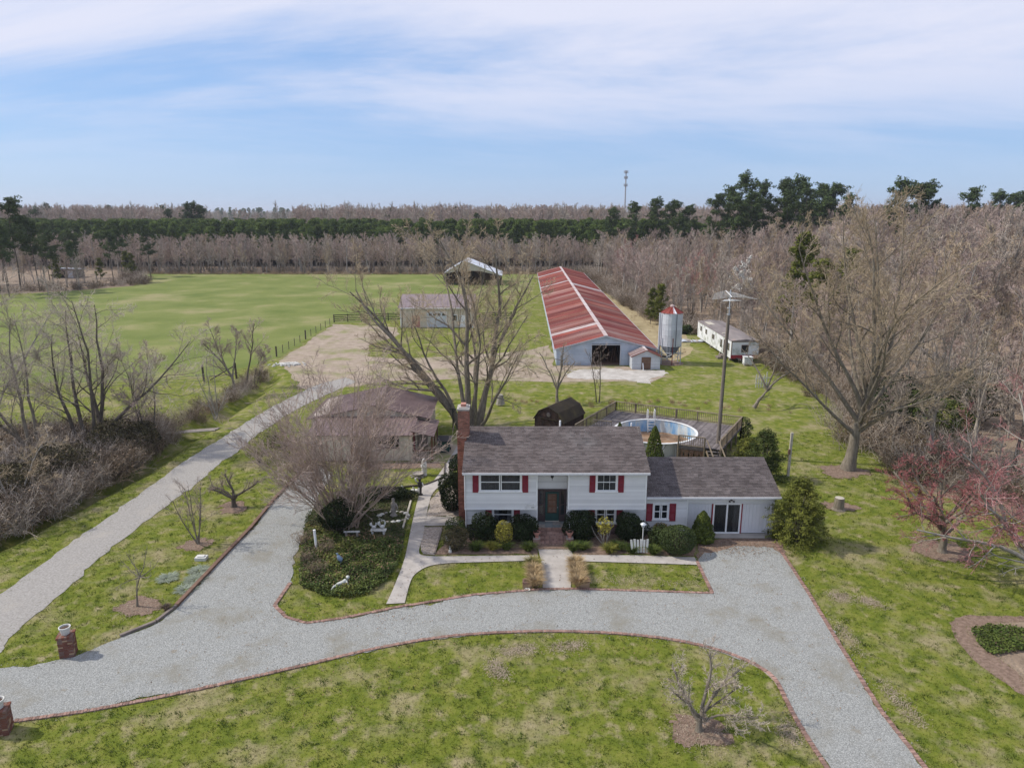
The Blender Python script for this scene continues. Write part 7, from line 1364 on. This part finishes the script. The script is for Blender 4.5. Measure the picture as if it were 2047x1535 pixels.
def pine_geo(rng, h, tall=True):
    tg, cg = Geo(), Geo(); P = grow(np.zeros((1, 3)), np.array([(0.02, 0.0, 1.0)]), np.array([h*0.96]), 8, 0.02, 0.1, rng); V, F, o = tubes(P, radii(np.array([0.24 if tall else 0.13]), 8, 0.2), 6); tg.add(V, F, np.zeros(len(F)))
    n = 30 if tall else 40; t = np.sort(rng.random(n)); z = h*((0.48 if tall else 0.12)+(0.50 if tall else 0.86)*t)
    L = (h*0.20*np.sqrt(np.clip(1.03-(t*0.98)**2, 0.05, 1))*(0.5+0.5*np.minimum(1, t/0.3)) if tall else h*0.26*np.clip(1-t, 0, 1)**0.6)*rng.uniform(0.6, 1.25, n)+0.3
    az = rng.uniform(0, 2*math.pi, n)+np.arange(n)*2.4; el = np.radians(rng.normal(10 if tall else 24, 9, n)+28*t)
    S = np.stack([np.zeros(n), np.zeros(n), z], 1); S[:, :2] = P[0, -1, :2]*(z/h)[:, None]; D = np.stack([np.cos(az)*np.cos(el), np.sin(az)*np.cos(el), np.sin(el)], 1)
    B_ = grow(S, D, L, 4, 0.12, 0.06, rng); V, F, o = tubes(B_, radii(np.full(n, 0.07 if tall else 0.035), 4, 0.25), 3); tg.add(V, F, np.zeros(len(F)))
    per = 8 if tall else 8; tt = rng.uniform(0.35, 1.0, (n, per)); s = tt*4; i = np.minimum(s.astype(int), 3); f = (s-i)[..., None]; ar = np.arange(n)[:, None]
    C = B_[ar, i]*(1-f)+B_[ar, i+1]*f; C = C.reshape(-1, 3)+rng.normal(0, 1, (n*per, 3))*np.array((0.55, 0.55, 0.3))*(1.0 if tall else 0.7)
    k = 22; u = sph(rng, len(C)*k); Q = np.repeat(C, k, 0)+u*(0.85 if tall else 0.6)*rng.random((len(u), 1))**0.4*np.array((1, 1, 0.62))
    tb = np.repeat(rng.random(len(C)), k)
    V, F, T = leaves(rng, Q, u+np.array((0, 0, 0.6)), 0.30 if tall else 0.24, 0.4, 0.5); cg.add(V, F, np.clip(0.6*tb+0.4*T, 0, 1)); return tg, cg
pines_tall = [pine_geo(R3, 24.0) for _ in range(4)]; pines_young = [pine_geo(R3, 14.0, False) for _ in range(3)]
pt_parts = [(a.mesh('trunk', M['bark_dark']), b.mesh('crown', M['needle'])) for a, b in pines_tall]
py_parts = [(a.mesh('trunk', M['bark_dark']), b.mesh('crown', M['needle_yellow'])) for a, b in pines_young]
def brush_geo(rng, h=2.2, n=46, leaf=260, spread=1.1):
    S = np.concatenate([rng.normal(0, spread*0.5, (n, 2)), np.full((n, 1), -0.05)], 1); D = np.stack([dirv(rng.uniform(0, 360), rng.uniform(40, 85)) for _ in range(n)])
    P = grow(S, D, h*rng.uniform(0.6, 1.2, n), 4, 0.2, -0.02, rng); R = radii(np.full(n, 0.022), 4, 0.5); tg, cg = Geo(), Geo(); V, F, o = tubes(P, R, 3); tg.add(V, F, rng.random(n)[o])
    p, d, L, r = spawn(P, h*np.ones(n), R, 6, 0.2, 1, 45, 15, 0.35, 0.7, rng); P2 = grow(p, d, L, 2, 0.2, 0, rng); V, F, o = tubes(P2, radii(np.full(len(P2), 0.013), 2, 0.6), 3); tg.add(V, F, rng.random(len(P2))[o])
    q = P2[rng.randint(0, len(P2), leaf), rng.randint(0, 3, leaf)]+rng.normal(0, 0.1, (leaf, 3)); cg.add(*leaves(rng, q, sph(rng, leaf), 0.09, 0.5)); return tg, cg
brush_mesh = [combined('brush', *brush_geo(R3, 2.4, 46, 150), 'brush', 'brush'), combined('brush', *brush_geo(R3, 2.0, 40, 420), 'brush', 'brush_green'), combined('brush', *brush_geo(R3, 2.8, 46, 120), 'twig_grey', 'brush')]
def tuft_geo(rng, h=0.9, n=60):
    S = np.concatenate([rng.normal(0, 0.3, (n, 2)), np.zeros((n, 1))], 1); D = np.stack([dirv(rng.uniform(0, 360), rng.uniform(50, 88)) for _ in range(n)]); P = grow(S, D, h*rng.uniform(0.5, 1.2, n), 2, 0.12, -0.05, rng); a, b = Geo(), Geo(); V, F, o = tubes(P, radii(np.full(n, 0.02), 2, 0.3), 3); a.add(V, F, rng.random(n)[o]); return a
tg_ = tuft_geo(R3); tuft_mesh = [tg_.mesh('dead_grass', M['deadgrass'])]

# scatter node group: one object, many instances (for what nobody could count)
def scatter(name, pts, scales, meshes, label, cat):
    col = bpy.data.collections.new(name+' sources')
    for me in meshes: ob = bpy.data.objects.new(name+'_source', me); col.objects.link(ob)
    me = bpy.data.meshes.new(name); me.vertices.add(len(pts)); me.vertices.foreach_set('co', np.ascontiguousarray(pts, np.float32).ravel()); at = me.attributes.new('size', 'FLOAT', 'POINT'); at.data.foreach_set('value', np.ascontiguousarray(scales, np.float32)); me.update()
    o = link(name, me, None, 'stuff'); setp(o, label, cat)
    ng = bpy.data.node_groups.new(name, 'GeometryNodeTree'); ng.interface.new_socket('Geometry', in_out='INPUT', socket_type='NodeSocketGeometry'); ng.interface.new_socket('Geometry', in_out='OUTPUT', socket_type='NodeSocketGeometry')
    gi = ng.nodes.new('NodeGroupInput'); go = ng.nodes.new('NodeGroupOutput'); ip = ng.nodes.new('GeometryNodeInstanceOnPoints'); ci = ng.nodes.new('GeometryNodeCollectionInfo')
    ci.inputs['Collection'].default_value = col; ci.inputs['Separate Children'].default_value = True; ci.inputs['Reset Children'].default_value = True; ip.inputs['Pick Instance'].default_value = True
    rv = ng.nodes.new('FunctionNodeRandomValue'); rv.data_type = 'FLOAT_VECTOR'; rv.inputs['Max'].default_value = (0.06, 0.06, 6.283); na = ng.nodes.new('GeometryNodeInputNamedAttribute'); na.data_type = 'FLOAT'; na.inputs['Name'].default_value = 'size'
    L = ng.links; L.new(gi.outputs[0], ip.inputs['Points']); L.new(ci.outputs[0], ip.inputs['Instance']); L.new(rv.outputs[0], ip.inputs['Rotation']); L.new(na.outputs[0], ip.inputs['Scale']); L.new(ip.outputs[0], go.inputs[0])
    md = o.modifiers.new('scatter', 'NODES'); md.node_group = ng; return o
def jgrid(x0, x1, y0, y1, s, rng):
    gx, gy = np.meshgrid(np.arange(x0, x1, s), np.arange(y0, y1, s)); P = np.stack([gx.ravel(), gy.ravel()], 1); return P+rng.uniform(-0.45, 0.45, P.shape)*s
def in_view(P, m=14): return (np.abs(P[:, 0]) < 0.74*P[:, 1]+m)
def z3(P): return np.concatenate([P, np.zeros((len(P), 1))], 1)
def put(parts, name, label, loc, sc, rz, cat, group, sz=1.0):
    o = thing(name, loc, label, cat, group); o.rotation_euler = (0, 0, rz); o.scale = (sc, sc, sc*sz)
    for nm_, me in zip(('trunk', 'crown'), parts): ch = bpy.data.objects.new(nm_, me); COL.objects.link(ch); ch.parent = o
    return o
# right-hand wood: edge trees one by one, the depths as one mass
edge = np.array([(60, 38), (38, 45), (32.5, 51), (31.5, 57), (33.5, 63), (36.5, 70), (37, 78), (36, 87), (36, 95), (36, 112), (31.5, 120), (28.5, 135), (27, 160), (26.3, 200), (26, 236)])
wood = np.concatenate([edge, np.array([(26, 262), (330, 262), (330, 120), (120, 38)])])
P = jgrid(26, 330, 38, 262, 4.3, R3); P = P[inside(P, wood) & in_view(P)]; de = dist_polyline(P, [tuple(e) for e in edge]); od = np.argsort(de)
clear = (np.abs(P[:, 0]-70) < 9) & (np.abs(P[:, 1]-100) < 7); keep = ~clear & ~((np.abs(P[:, 0]-31.5) < 3.2) & (P[:, 1] > 92) & (P[:, 1] < 115)); P = P[keep]; de = de[keep]; od = np.argsort(de)
LOOK = ['grey twigged', 'pale mauve', 'brown twigged', 'dark trunked', 'pale grey', 'tan twigged', 'red tinged']; NI = 155; near, rest = P[od[:NI]], P[od[NI:]]
for k, q in enumerate(near):
    t = R3.randint(0, 7); t = t if not (t == 6 and R3.rand() < 0.8) else 0
    sc_ = R3.uniform(0.4, 0.95) if q[1] < 120 else R3.uniform(0.55, 1.15); pl_ = 'beyond the redbud' if q[1] < 60 else 'behind the spreading maple' if q[1] < 91 else 'beside the mobile home' if q[1] < 117 else 'between silo and barn' if q[1] < 160 else 'beside the far barn half'
    lb_ = ('small ' if sc_ < 0.65 else 'tall ' if sc_ > 0.9 else 'middling ')+LOOK[t]+' bare tree at the wood edge '+pl_
    put(wood_parts[t], 'woodland_tree', lb_, (*q, 0), sc_, R3.uniform(0, 6.28), 'tree', lb_[:lb_.index(' bare')]+' trees '+pl_)
wood_meshes = [combined('wood_tree', tg, cg, a, b) for (tg, cg), (a, b) in zip(wood_geo, TW)]
dr_ = de[od[NI:]]; scatter('woodland', z3(rest), np.clip(0.75+dr_*0.010, 0.7, 1.55)*R3.uniform(0.55, 1.25, len(rest)), wood_meshes[:6], 'deep mass of bare grey trees filling the wood behind the edge', 'woodland')
# far edge of the pasture
P = jgrid(-128, 26, 236, 250, 4.1, R3); P = P[in_view(P)]
for q in P[:140]:
    t = R3.randint(0, 6); sc_ = R3.uniform(0.7, 1.12); pl_ = 'past the shack corner' if q[0] < -85 else 'beyond the open pasture' if q[0] < -45 else 'behind the stable line' if q[0] < -22 else 'behind the pole shed' if q[0] < 0 else 'beyond the barn end'
    lb_ = ('low ' if sc_ < 0.84 else 'high ' if sc_ > 0.98 else 'medium ')+LOOK[t]+' bare tree of the far pasture line '+pl_
    put(wood_parts[t], 'hedge_tree', lb_, (*q, 0), sc_, R3.uniform(0, 6.28), 'tree', lb_[:lb_.index(' bare')]+' line trees '+pl_)
P = jgrid(-330, 27, 251, 266, 4.0, R3); P = P[in_view(P)]; scatter('tree_belt', z3(P), R3.uniform(0.7, 1.1, len(P)), wood_meshes[:6], 'belt of bare trees behind the far pasture edge', 'woodland')
P = jgrid(-280, 80, 268, 350, 3.6, R3); P = P[in_view(P)]; young_mesh = [combined('young_pine', a, b, 'bark_dark', 'needle_young') for a, b in pines_young]
scatter('pine_plantation', z3(P), R3.uniform(0.78, 1.18, len(P)), young_mesh, 'dense green pine plantation behind the bare tree belt', 'plantation')
# far woods, with a gap to the distance
P = jgrid(-430, 560, 352, 560, 7.0, R3); P = P[in_view(P, 30)]; sl_ = P[:, 0]/P[:, 1]; P = P[~((sl_ > -0.425) & (sl_ < -0.30) & (P[:, 1] > 360))]
scatter('far_woodland', z3(P), R3.uniform(1.45, 2.05, len(P)), wood_meshes[:5], 'far grey brown woods along the horizon', 'woodland')
P = jgrid(-430, 560, 380, 560, 60.0, R3); P = P[in_view(P, 30)]; sl_ = P[:, 0]/P[:, 1]; P = P[~((sl_ > -0.425) & (sl_ < -0.30))]; tall_mesh = [combined('tall_pine', a, b, 'bark_dark', 'needle') for a, b in pines_tall]
scatter('far_pines', z3(P), R3.uniform(0.75, 1.0, len(P)), tall_mesh, 'dark pines scattered through the far woods', 'woodland')
P = jgrid(-1500, 1700, 1150, 1420, 14.0, R3); P = P[in_view(P, 40)]; scatter('distant_woodland', z3(P), R3.uniform(1.3, 1.8, len(P)), wood_meshes[:4]+young_mesh[:1], 'hazy line of woods at the horizon gap', 'woodland')
# tall pines above the wood, one by one
def at(px, Y): return (px-1023.5)/FPX*(Y*math.cos(PITCH)+CAMH*math.sin(PITCH)*0.6)
def ztop(py, Y): v = py-767.5; dy = FPX*math.cos(PITCH)-v*math.sin(PITCH); dz = -FPX*math.sin(PITCH)-v*math.cos(PITCH); return CAMH+dz*Y/dy
for px, py, Y in ((1432, 392, 225), (1462, 378, 232), (1490, 354, 236), (1518, 372, 228), (1552, 362, 240), (1582, 360, 238), (1608, 384, 230), (1632, 372, 245), (1658, 372, 238), (1688, 396, 232), (1476, 398, 220), (1570, 388, 222), (1640, 398, 222), (1500, 392, 222)):
    put(pt_parts[R3.randint(0, 4)], 'tall_pine', ('tallest' if py < 365 else 'tall' if py < 380 else 'lower')+' dark pine in the group above the wood behind the silo', (at(px, Y), Y, 0), ztop(py, Y)/24.0, R3.uniform(0, 6.28), 'tree', ('tallest' if py < 365 else 'tall' if py < 380 else 'lower')+' pines above the wood')
for px, py, Y in ((1785, 366, 205), (1815, 372, 210), (1838, 372, 214), (1925, 380, 240), (1985, 388, 260), (2020, 390, 270), (2042, 384, 250)):
    put(pt_parts[R3.randint(0, 4)], 'lone_pine', 'dark pine poking out of the bare wood beyond the spreading maple', (at(px, Y), Y, 0), ztop(py, Y)/24.0, R3.uniform(0, 6.28), 'tree', 'pines in the bare wood beyond the maple')
for px, py, Y in ((1222, 422, 262), (1272, 408, 264), (1308, 402, 262), (1340, 404, 268), (1380, 414, 266), (1352, 430, 255)):
    put(pt_parts[R3.randint(0, 4)], 'short_pine', 'shorter pine at the end of the plantation below the phone mast', (at(px, Y), Y, 0), ztop(py, Y)/24.0, R3.uniform(0, 6.28), 'tree', 'pines below the phone mast')
for px, py, Y in ((380, 410, 345), (398, 408, 350), (412, 414, 348)): put(pt_parts[R3.randint(0, 4)], 'crown_pine', 'dark pine clump standing out above the plantation at the horizon gap', (at(px, Y), Y, 0), ztop(py, Y)/24.0*1.0, R3.uniform(0, 6.28), 'tree', 'pines at the horizon gap')
for k, (px, py, Y) in enumerate(((32, 400, 182), (70, 440, 186), (-10, 420, 178), (8, 455, 170))): put(pt_parts[k % 4], 'pasture_pine', ['tallest dark pine at the pasture corner', 'shorter pine beside the tallest pasture pine', 'dark pine behind the tallest pasture pine', 'leaning pine at the pasture corner thicket'][k], (at(px, Y), Y, 0), ztop(py, Y)/24.0, R3.uniform(0, 6.28), 'tree', 'pines at the pasture corner')
for k in range(16):
    q = (R3.uniform(-150, -112), R3.uniform(192, 232)); put((py_parts[R3.randint(0, 3)] if R3.rand() < 0.2 else pt_parts[R3.randint(0, 4)]), 'corner_pine', 'green pine '+('close behind' if q[1] < 208 else 'well behind')+' the old shack beyond the pasture', (*q, 0), R3.uniform(0.42, 0.62), R3.uniform(0, 6.28), 'tree', 'pines '+('close behind' if q[1] < 208 else 'well behind')+' the shack')
for k in range(26): q = (R3.uniform(-160, -112), R3.uniform(165, 232)); q = (min(q[0], -104-0.12*(q[1]-165)-6), q[1]); put(wood_parts[R3.randint(0, 6)], 'corner_tree', 'bare tree standing '+('behind' if q[1] > 205 else 'near')+' the old shack beyond the pasture', (*q, 0), R3.uniform(0.55, 0.9), R3.uniform(0, 6.28), 'tree', 'bare trees '+('behind' if q[1] > 205 else 'near')+' the shack')
for k, (px, py, h) in enumerate(((1300, 648, 6.4), (1318, 652, 7.4))): put(py_parts[k], 'young_pine', ['smaller yellow green young pine behind the silo', 'larger yellow green young pine behind the silo'][k], (*G(px, py), 0), h/14.0, k*2.0, 'tree', 'young pines behind the silo')
for k, (px, py, Y) in enumerate(((1592, 470, 112), (1640, 520, 104), (1700, 500, 122))): put(py_parts[k % 3], 'cedar', ['tall olive cedar showing through the maple crown', 'lower olive cedar under the maple crown', 'distant olive cedar behind the maple'][k], (at(px, Y), Y, 0), ztop(py, Y)/14.0, k*1.3, 'tree', 'cedars behind the maple')
for k, (px, py, r, h) in enumerate(((1800, 862, 3.4, 2.5), (1860, 872, 3.0, 2.1), (1925, 845, 3.6, 2.7), (1590, 735, 2.2, 1.6), (1370, 668, 1.0, 0.8), (1345, 706, 0.7, 0.6))):
    shrub('wood_edge_bush', ['dark evergreen bush deep behind the maple trunk', 'rounded dark bush nearest the redbud', 'broad dark bush under the wood edge', 'olive bush beside the crooked tree', 'green bush behind the silo', 'small green bush beside the scrap sheets'][k], px, py, (r, r*0.9, h), ['holly', 'ivy', 'holly', 'brush_green', 'box_leaf', 'box_leaf'][k], R3, 7000 if r > 2.5 else 3600, 0.11, amp=0.45, shell=0.6, lumps=12)
# white blossoming tree in the wood
tg, cg = wood_tree(R3, 10.0); V = np.concatenate(cg.V); q = V[R3.randint(0, len(V), 2600)]; q = q[q[:, 2] > 5.5]; bl = Geo(); bl.add(*leaves(R3, q+R3.normal(0, 0.1, q.shape), sph(R3, len(q)), 0.10, 0.8))
o = place_tree('blossom_tree', 'small tree in white blossom within the bare wood', (at(1490, 128), 128, 0), tg, cg, 'bark_pale', 'twig_grey'); o.scale = (1.0, 1.0, 1.12); link('blossom', bl.mesh('blossom', M['blossom']), o)

# ------------------------------------------------------------------ thickets and rough grass
def along_scatter(line, step, off, rng):
    p, d = along([np.array(a) for a in line], step); nn = np.stack([-d[:, 1], d[:, 0]], 1); return p+nn*rng.uniform(off[0], off[1], (len(p), 1))+rng.normal(0, 0.5, p.shape)
P = np.concatenate([along_scatter([tuple(e) for e in edge[::1]], 0.9, (-0.5, 3.0), R3), along_scatter([tuple(e) for e in edge], 1.2, (-5, 0.5), R3)]); P = P[in_view(P) & ~((P[:, 0] > 27.5) & (P[:, 0] < 34) & (P[:, 1] > 88) & (P[:, 1] < 116))]
scatter('wood_edge_brush', z3(P), R3.uniform(0.55, 1.15, len(P)), brush_mesh, 'tangled brown brush along the wood edge', 'brush')
P = np.concatenate([along_scatter([(-130, 235.5), (26, 234)], 1.6, (0, 5), R3), along_scatter([(-150, 168), (-112, 185), (-102, 200), (-116, 224)], 1.4, (0, 6), R3)]); scatter('pasture_edge_brush', z3(P), R3.uniform(0.6, 1.2, len(P)), brush_mesh, 'low brown brush below the trees at the pasture edge', 'brush')
P = along_scatter([(-123, 233.6), (-55, 232), (8, 232.2)], 0.8, (-0.6, 0.8), R3); scatter('dead_grass_fringe', z3(P), R3.uniform(0.6, 1.3, len(P)), tuft_mesh, 'tan dead grass fringe at the far pasture edge', 'grass')
th = np.array(gp([(-120, 1110), (-100, 900), (60, 880), (230, 865), (335, 858), (345, 885), (250, 950), (150, 1005), (0, 1085)])); lo_, hi_ = th.min(0), th.max(0); P = R3.uniform(lo_, hi_, (900, 2)); P = P[inside(P, th)][:300]
scatter('lane_thicket', z3(P), R3.uniform(0.5, 1.05, len(P)), brush_mesh, 'dense brown bramble thicket between pasture and lane', 'brush')
P = np.concatenate([along_scatter(gp([(380, 855), (430, 830), (500, 785), (540, 750)]), 0.5, (0.3, 2.2), R3)]); scatter('ditch_brush', z3(P), R3.uniform(0.3, 0.6, len(P)), brush_mesh, 'low brambles on the ditch bank by the pasture', 'brush')
P = along_scatter(gp([(330, 875), (200, 965), (60, 1030), (-60, 1085)]), 0.35, (-1.5, 0.3), R3); scatter('ditch_dead_grass', z3(P)-np.array((0, 0, 0.3)), R3.uniform(0.5, 1.0, len(P)), tuft_mesh, 'tan dead grass on the roadside ditch bank', 'grass')
P = np.concatenate([along_scatter([(20.5, 100), (22.5, 205)], 0.9, (-5.5, -2.0), R3), along_scatter(DITCH_B, 0.8, (-1.6, 1.6), R3)]); scatter('rough_grass', z3(P)-np.array((0, 0, 0.15)), R3.uniform(0.25, 0.5, len(P)), tuft_mesh, 'rough dry grass tufts beside the barn and ditch', 'grass')
# lawn grass blades on the near lawns
n = 190000; Y = 17+46*R3.random(n)**1.15; X = R3.uniform(-1, 1, n)*(0.78*Y+9); P = np.stack([X, Y], 1); ok = np.ones(n, bool)
for nm_, poly in POLYS.items():
    if nm_.startswith(('pasture', 'bare_patch', 'straw')): continue
    if poly[:, 1].min() > 66: continue
    ok &= ~inside(P, poly)
ok &= ~((X > -3.2) & (X < 16.8) & (Y > 40) & (Y < 49)); ok &= ~((X > -17) & (X < -6.5) & (Y > 55) & (Y < 66)); ok &= dist_polyline(P, DITCH_A) > 1.6
FR = []
for nm_, poly in POLYS.items():
    wid = 0.28 if nm_.startswith(('farm_lane', 'barn_yard', 'stone_apron')) else 0.13
    if nm_.startswith(('pasture', 'woodland', 'silo', 'straw', 'concrete_apron', 'leaf_litter')): continue
    cl = np.concatenate([poly, poly[:1]]); pe, _ = along(cl, 0.045 if poly[:, 1].min() < 60 else 0.12); pe = pe[(pe[:, 1] > 18) & (pe[:, 1] < 100) & (np.abs(pe[:, 0]) < 0.76*pe[:, 1]+3)]
    FR.append(pe+R3.normal(0, wid, pe.shape))
FR = np.concatenate(FR); FR = FR[~((FR[:, 0] > -3.0) & (FR[:, 0] < 16.6) & (FR[:, 1] > 41) & (FR[:, 1] < 49))]
P = np.concatenate([P[ok], FR]); n = len(P); k = 3; Q = np.repeat(P, k, 0)+R3.normal(0, 0.03, (n*k, 2)); a = R3.random(n*k)*6.283; h = R3.uniform(0.03, 0.085, n*k); w = 0.010; le = R3.normal(0, 0.035, (n*k, 2))
V = np.stack([np.stack([Q[:, 0]-np.cos(a)*w, Q[:, 1]-np.sin(a)*w, np.zeros(n*k)], 1), np.stack([Q[:, 0]+np.cos(a)*w, Q[:, 1]+np.sin(a)*w, np.zeros(n*k)], 1), np.stack([Q[:, 0]+le[:, 0], Q[:, 1]+le[:, 1], h], 1)], 1).reshape(-1, 3)
TH = []
for pts in BARE:
    poly = np.array(gp(pts)); lo_, hi_ = poly.min(0)-0.3, poly.max(0)+0.3; q = R3.uniform(lo_, hi_, (6000, 2)); q = q[inside(q, poly)][:900]; TH.append(q+R3.normal(0, 0.22, q.shape))
for ex_, ey_, rr_, nn_ in ((1400, 1462, 0.9, 900), (275, 1214, 0.9, 700), (395, 1088, 0.7, 500), (1883, 1104, 1.4, 1200), (1690, 945, 1.6, 900)): TH.append(np.array(G(ex_, ey_))+R3.normal(0, rr_*0.7, (nn_, 2)))
TQ = np.concatenate(TH); nq = len(TQ); ta = R3.random(nq)*6.283; tl = R3.uniform(0.04, 0.12, nq)
TV = np.stack([np.stack([TQ[:, 0]-np.sin(ta)*0.012, TQ[:, 1]+np.cos(ta)*0.012, np.full(nq, 0.035)], 1), np.stack([TQ[:, 0]+np.sin(ta)*0.012, TQ[:, 1]-np.cos(ta)*0.012, np.full(nq, 0.035)], 1), np.stack([TQ[:, 0]+np.cos(ta)*tl, TQ[:, 1]+np.sin(ta)*tl, R3.uniform(0.03, 0.08, nq)], 1)], 1).reshape(-1, 3)
o = link('dead_thatch', np_mesh('dead_thatch', TV, np.arange(nq*3).reshape(-1, 3), [M['thatch']], tint=R3.random(nq)), None, 'stuff'); setp(o, 'pale dead thatch worn into patches of the lawns', 'thatch')
wc = R3.randint(0, n-len(FR), 3200); wn2 = 14; WQ = np.repeat(P[wc], wn2, 0)+R3.normal(0, 0.10, (len(wc)*wn2, 2)); wa = R3.random(len(WQ))*6.283; wh = R3.uniform(0.05, 0.14, len(WQ)); wl_ = R3.normal(0, 0.06, (len(WQ), 2)); ww = 0.018
WV = np.stack([np.stack([WQ[:, 0]-np.cos(wa)*ww, WQ[:, 1]-np.sin(wa)*ww, np.zeros(len(WQ))], 1), np.stack([WQ[:, 0]+np.cos(wa)*ww, WQ[:, 1]+np.sin(wa)*ww, np.zeros(len(WQ))], 1), np.stack([WQ[:, 0]+wl_[:, 0], WQ[:, 1]+wl_[:, 1], wh], 1)], 1).reshape(-1, 3)
o = link('lawn_weeds', np_mesh('lawn_weeds', WV, np.arange(len(WQ)*3).reshape(-1, 3), [M['weed']], tint=R3.random(len(WQ))), None, 'stuff'); setp(o, 'darker green weed clumps dotted through the lawns', 'weeds')
lg = np_mesh('lawn_grass', V, np.arange(n*k*3).reshape(-1, 3), [M['blade']], tint=R3.random(n*k)); o = link('lawn_grass', lg, None, 'stuff'); setp(o, 'short patchy green and tan grass of the lawns', 'grass')

# stray gravel thrown over the edges, fallen leaves on the drive
drv = [p for k_, p in POLYS.items() if k_.startswith('gravel_driveway')][0]; pe, _ = along(np.concatenate([drv, drv[:1]]), 0.03); pe = pe[(pe[:, 1] > 18) & (pe[:, 1] < 62) & (np.abs(pe[:, 0]) < 0.76*pe[:, 1]+3)]; pe = pe+R3.normal(0, 0.22, pe.shape); n = len(pe)
sz = R3.uniform(0.015, 0.04, n)[:, None]; b0 = np.concatenate([pe, np.full((n, 1), 0.035)], 1); off4 = nrm(R3.normal(0, 1, (n, 4, 3))); V = (b0[:, None, :]+off4*sz[:, None, :]); F = (np.arange(n)*4)[:, None, None]+np.array([(0, 1, 2), (0, 3, 1), (1, 3, 2), (2, 3, 0)])[None]
o = link('stray_gravel', np_mesh('stray_gravel', V.reshape(-1, 3), F.reshape(-1, 3), [M['stone_loose']], tint=R3.random(n*4)), None, 'stuff'); setp(o, 'loose grey stones spilled along the drive edges', 'gravel')
q = np.concatenate([np.stack([R3.uniform(-16, 17, 2600), R3.uniform(24, 46, 2600)], 1), np.array(G(1470, 1100))+R3.normal(0, 1, (700, 2))*np.array((1.6, 0.5)), np.array(G(700, 1230))+R3.normal(0, 1, (300, 2))*np.array((2, 0.5))]); q = q[~((q[:, 0] > -3.2) & (q[:, 0] < 16.8) & (q[:, 1] > 41) & (q[:, 1] < 49))]
g = Geo(); g.add(*leaves(R3, np.concatenate([q, np.full((len(q), 1), 0.075)], 1), np.tile((0, 0, 1.0), (len(q), 1)), 0.035, 0.6, 0.35)); o = link('fallen_leaves', g.mesh('fallen_leaves', M['dead_leaf']), None, 'stuff'); setp(o, 'brown fallen leaves strewn over drive and lawns', 'leaves')

# ------------------------------------------------------------------ haze
hz = MB().box(-7300, 7300, -700, 11300, -2.0, 64).build('haze', None); hz['kind'] = 'stuff'; setp(hz, 'thin pale haze in the air over the whole place', 'haze')
hm = bpy.data.materials.new('pale haze'); hm.use_nodes = True; hn = hm.node_tree.nodes; hn.clear(); ho = hn.new('ShaderNodeOutputMaterial'); hv = hn.new('ShaderNodeVolumePrincipled')
hv.inputs['Color'].default_value = (0.80, 0.86, 0.97, 1); hv.inputs['Density'].default_value = 0.00015; hv.inputs['Anisotropy'].default_value = 0.2
hm.node_tree.links.new(hv.outputs[0], ho.inputs['Volume']); hz.data.materials.append(hm)
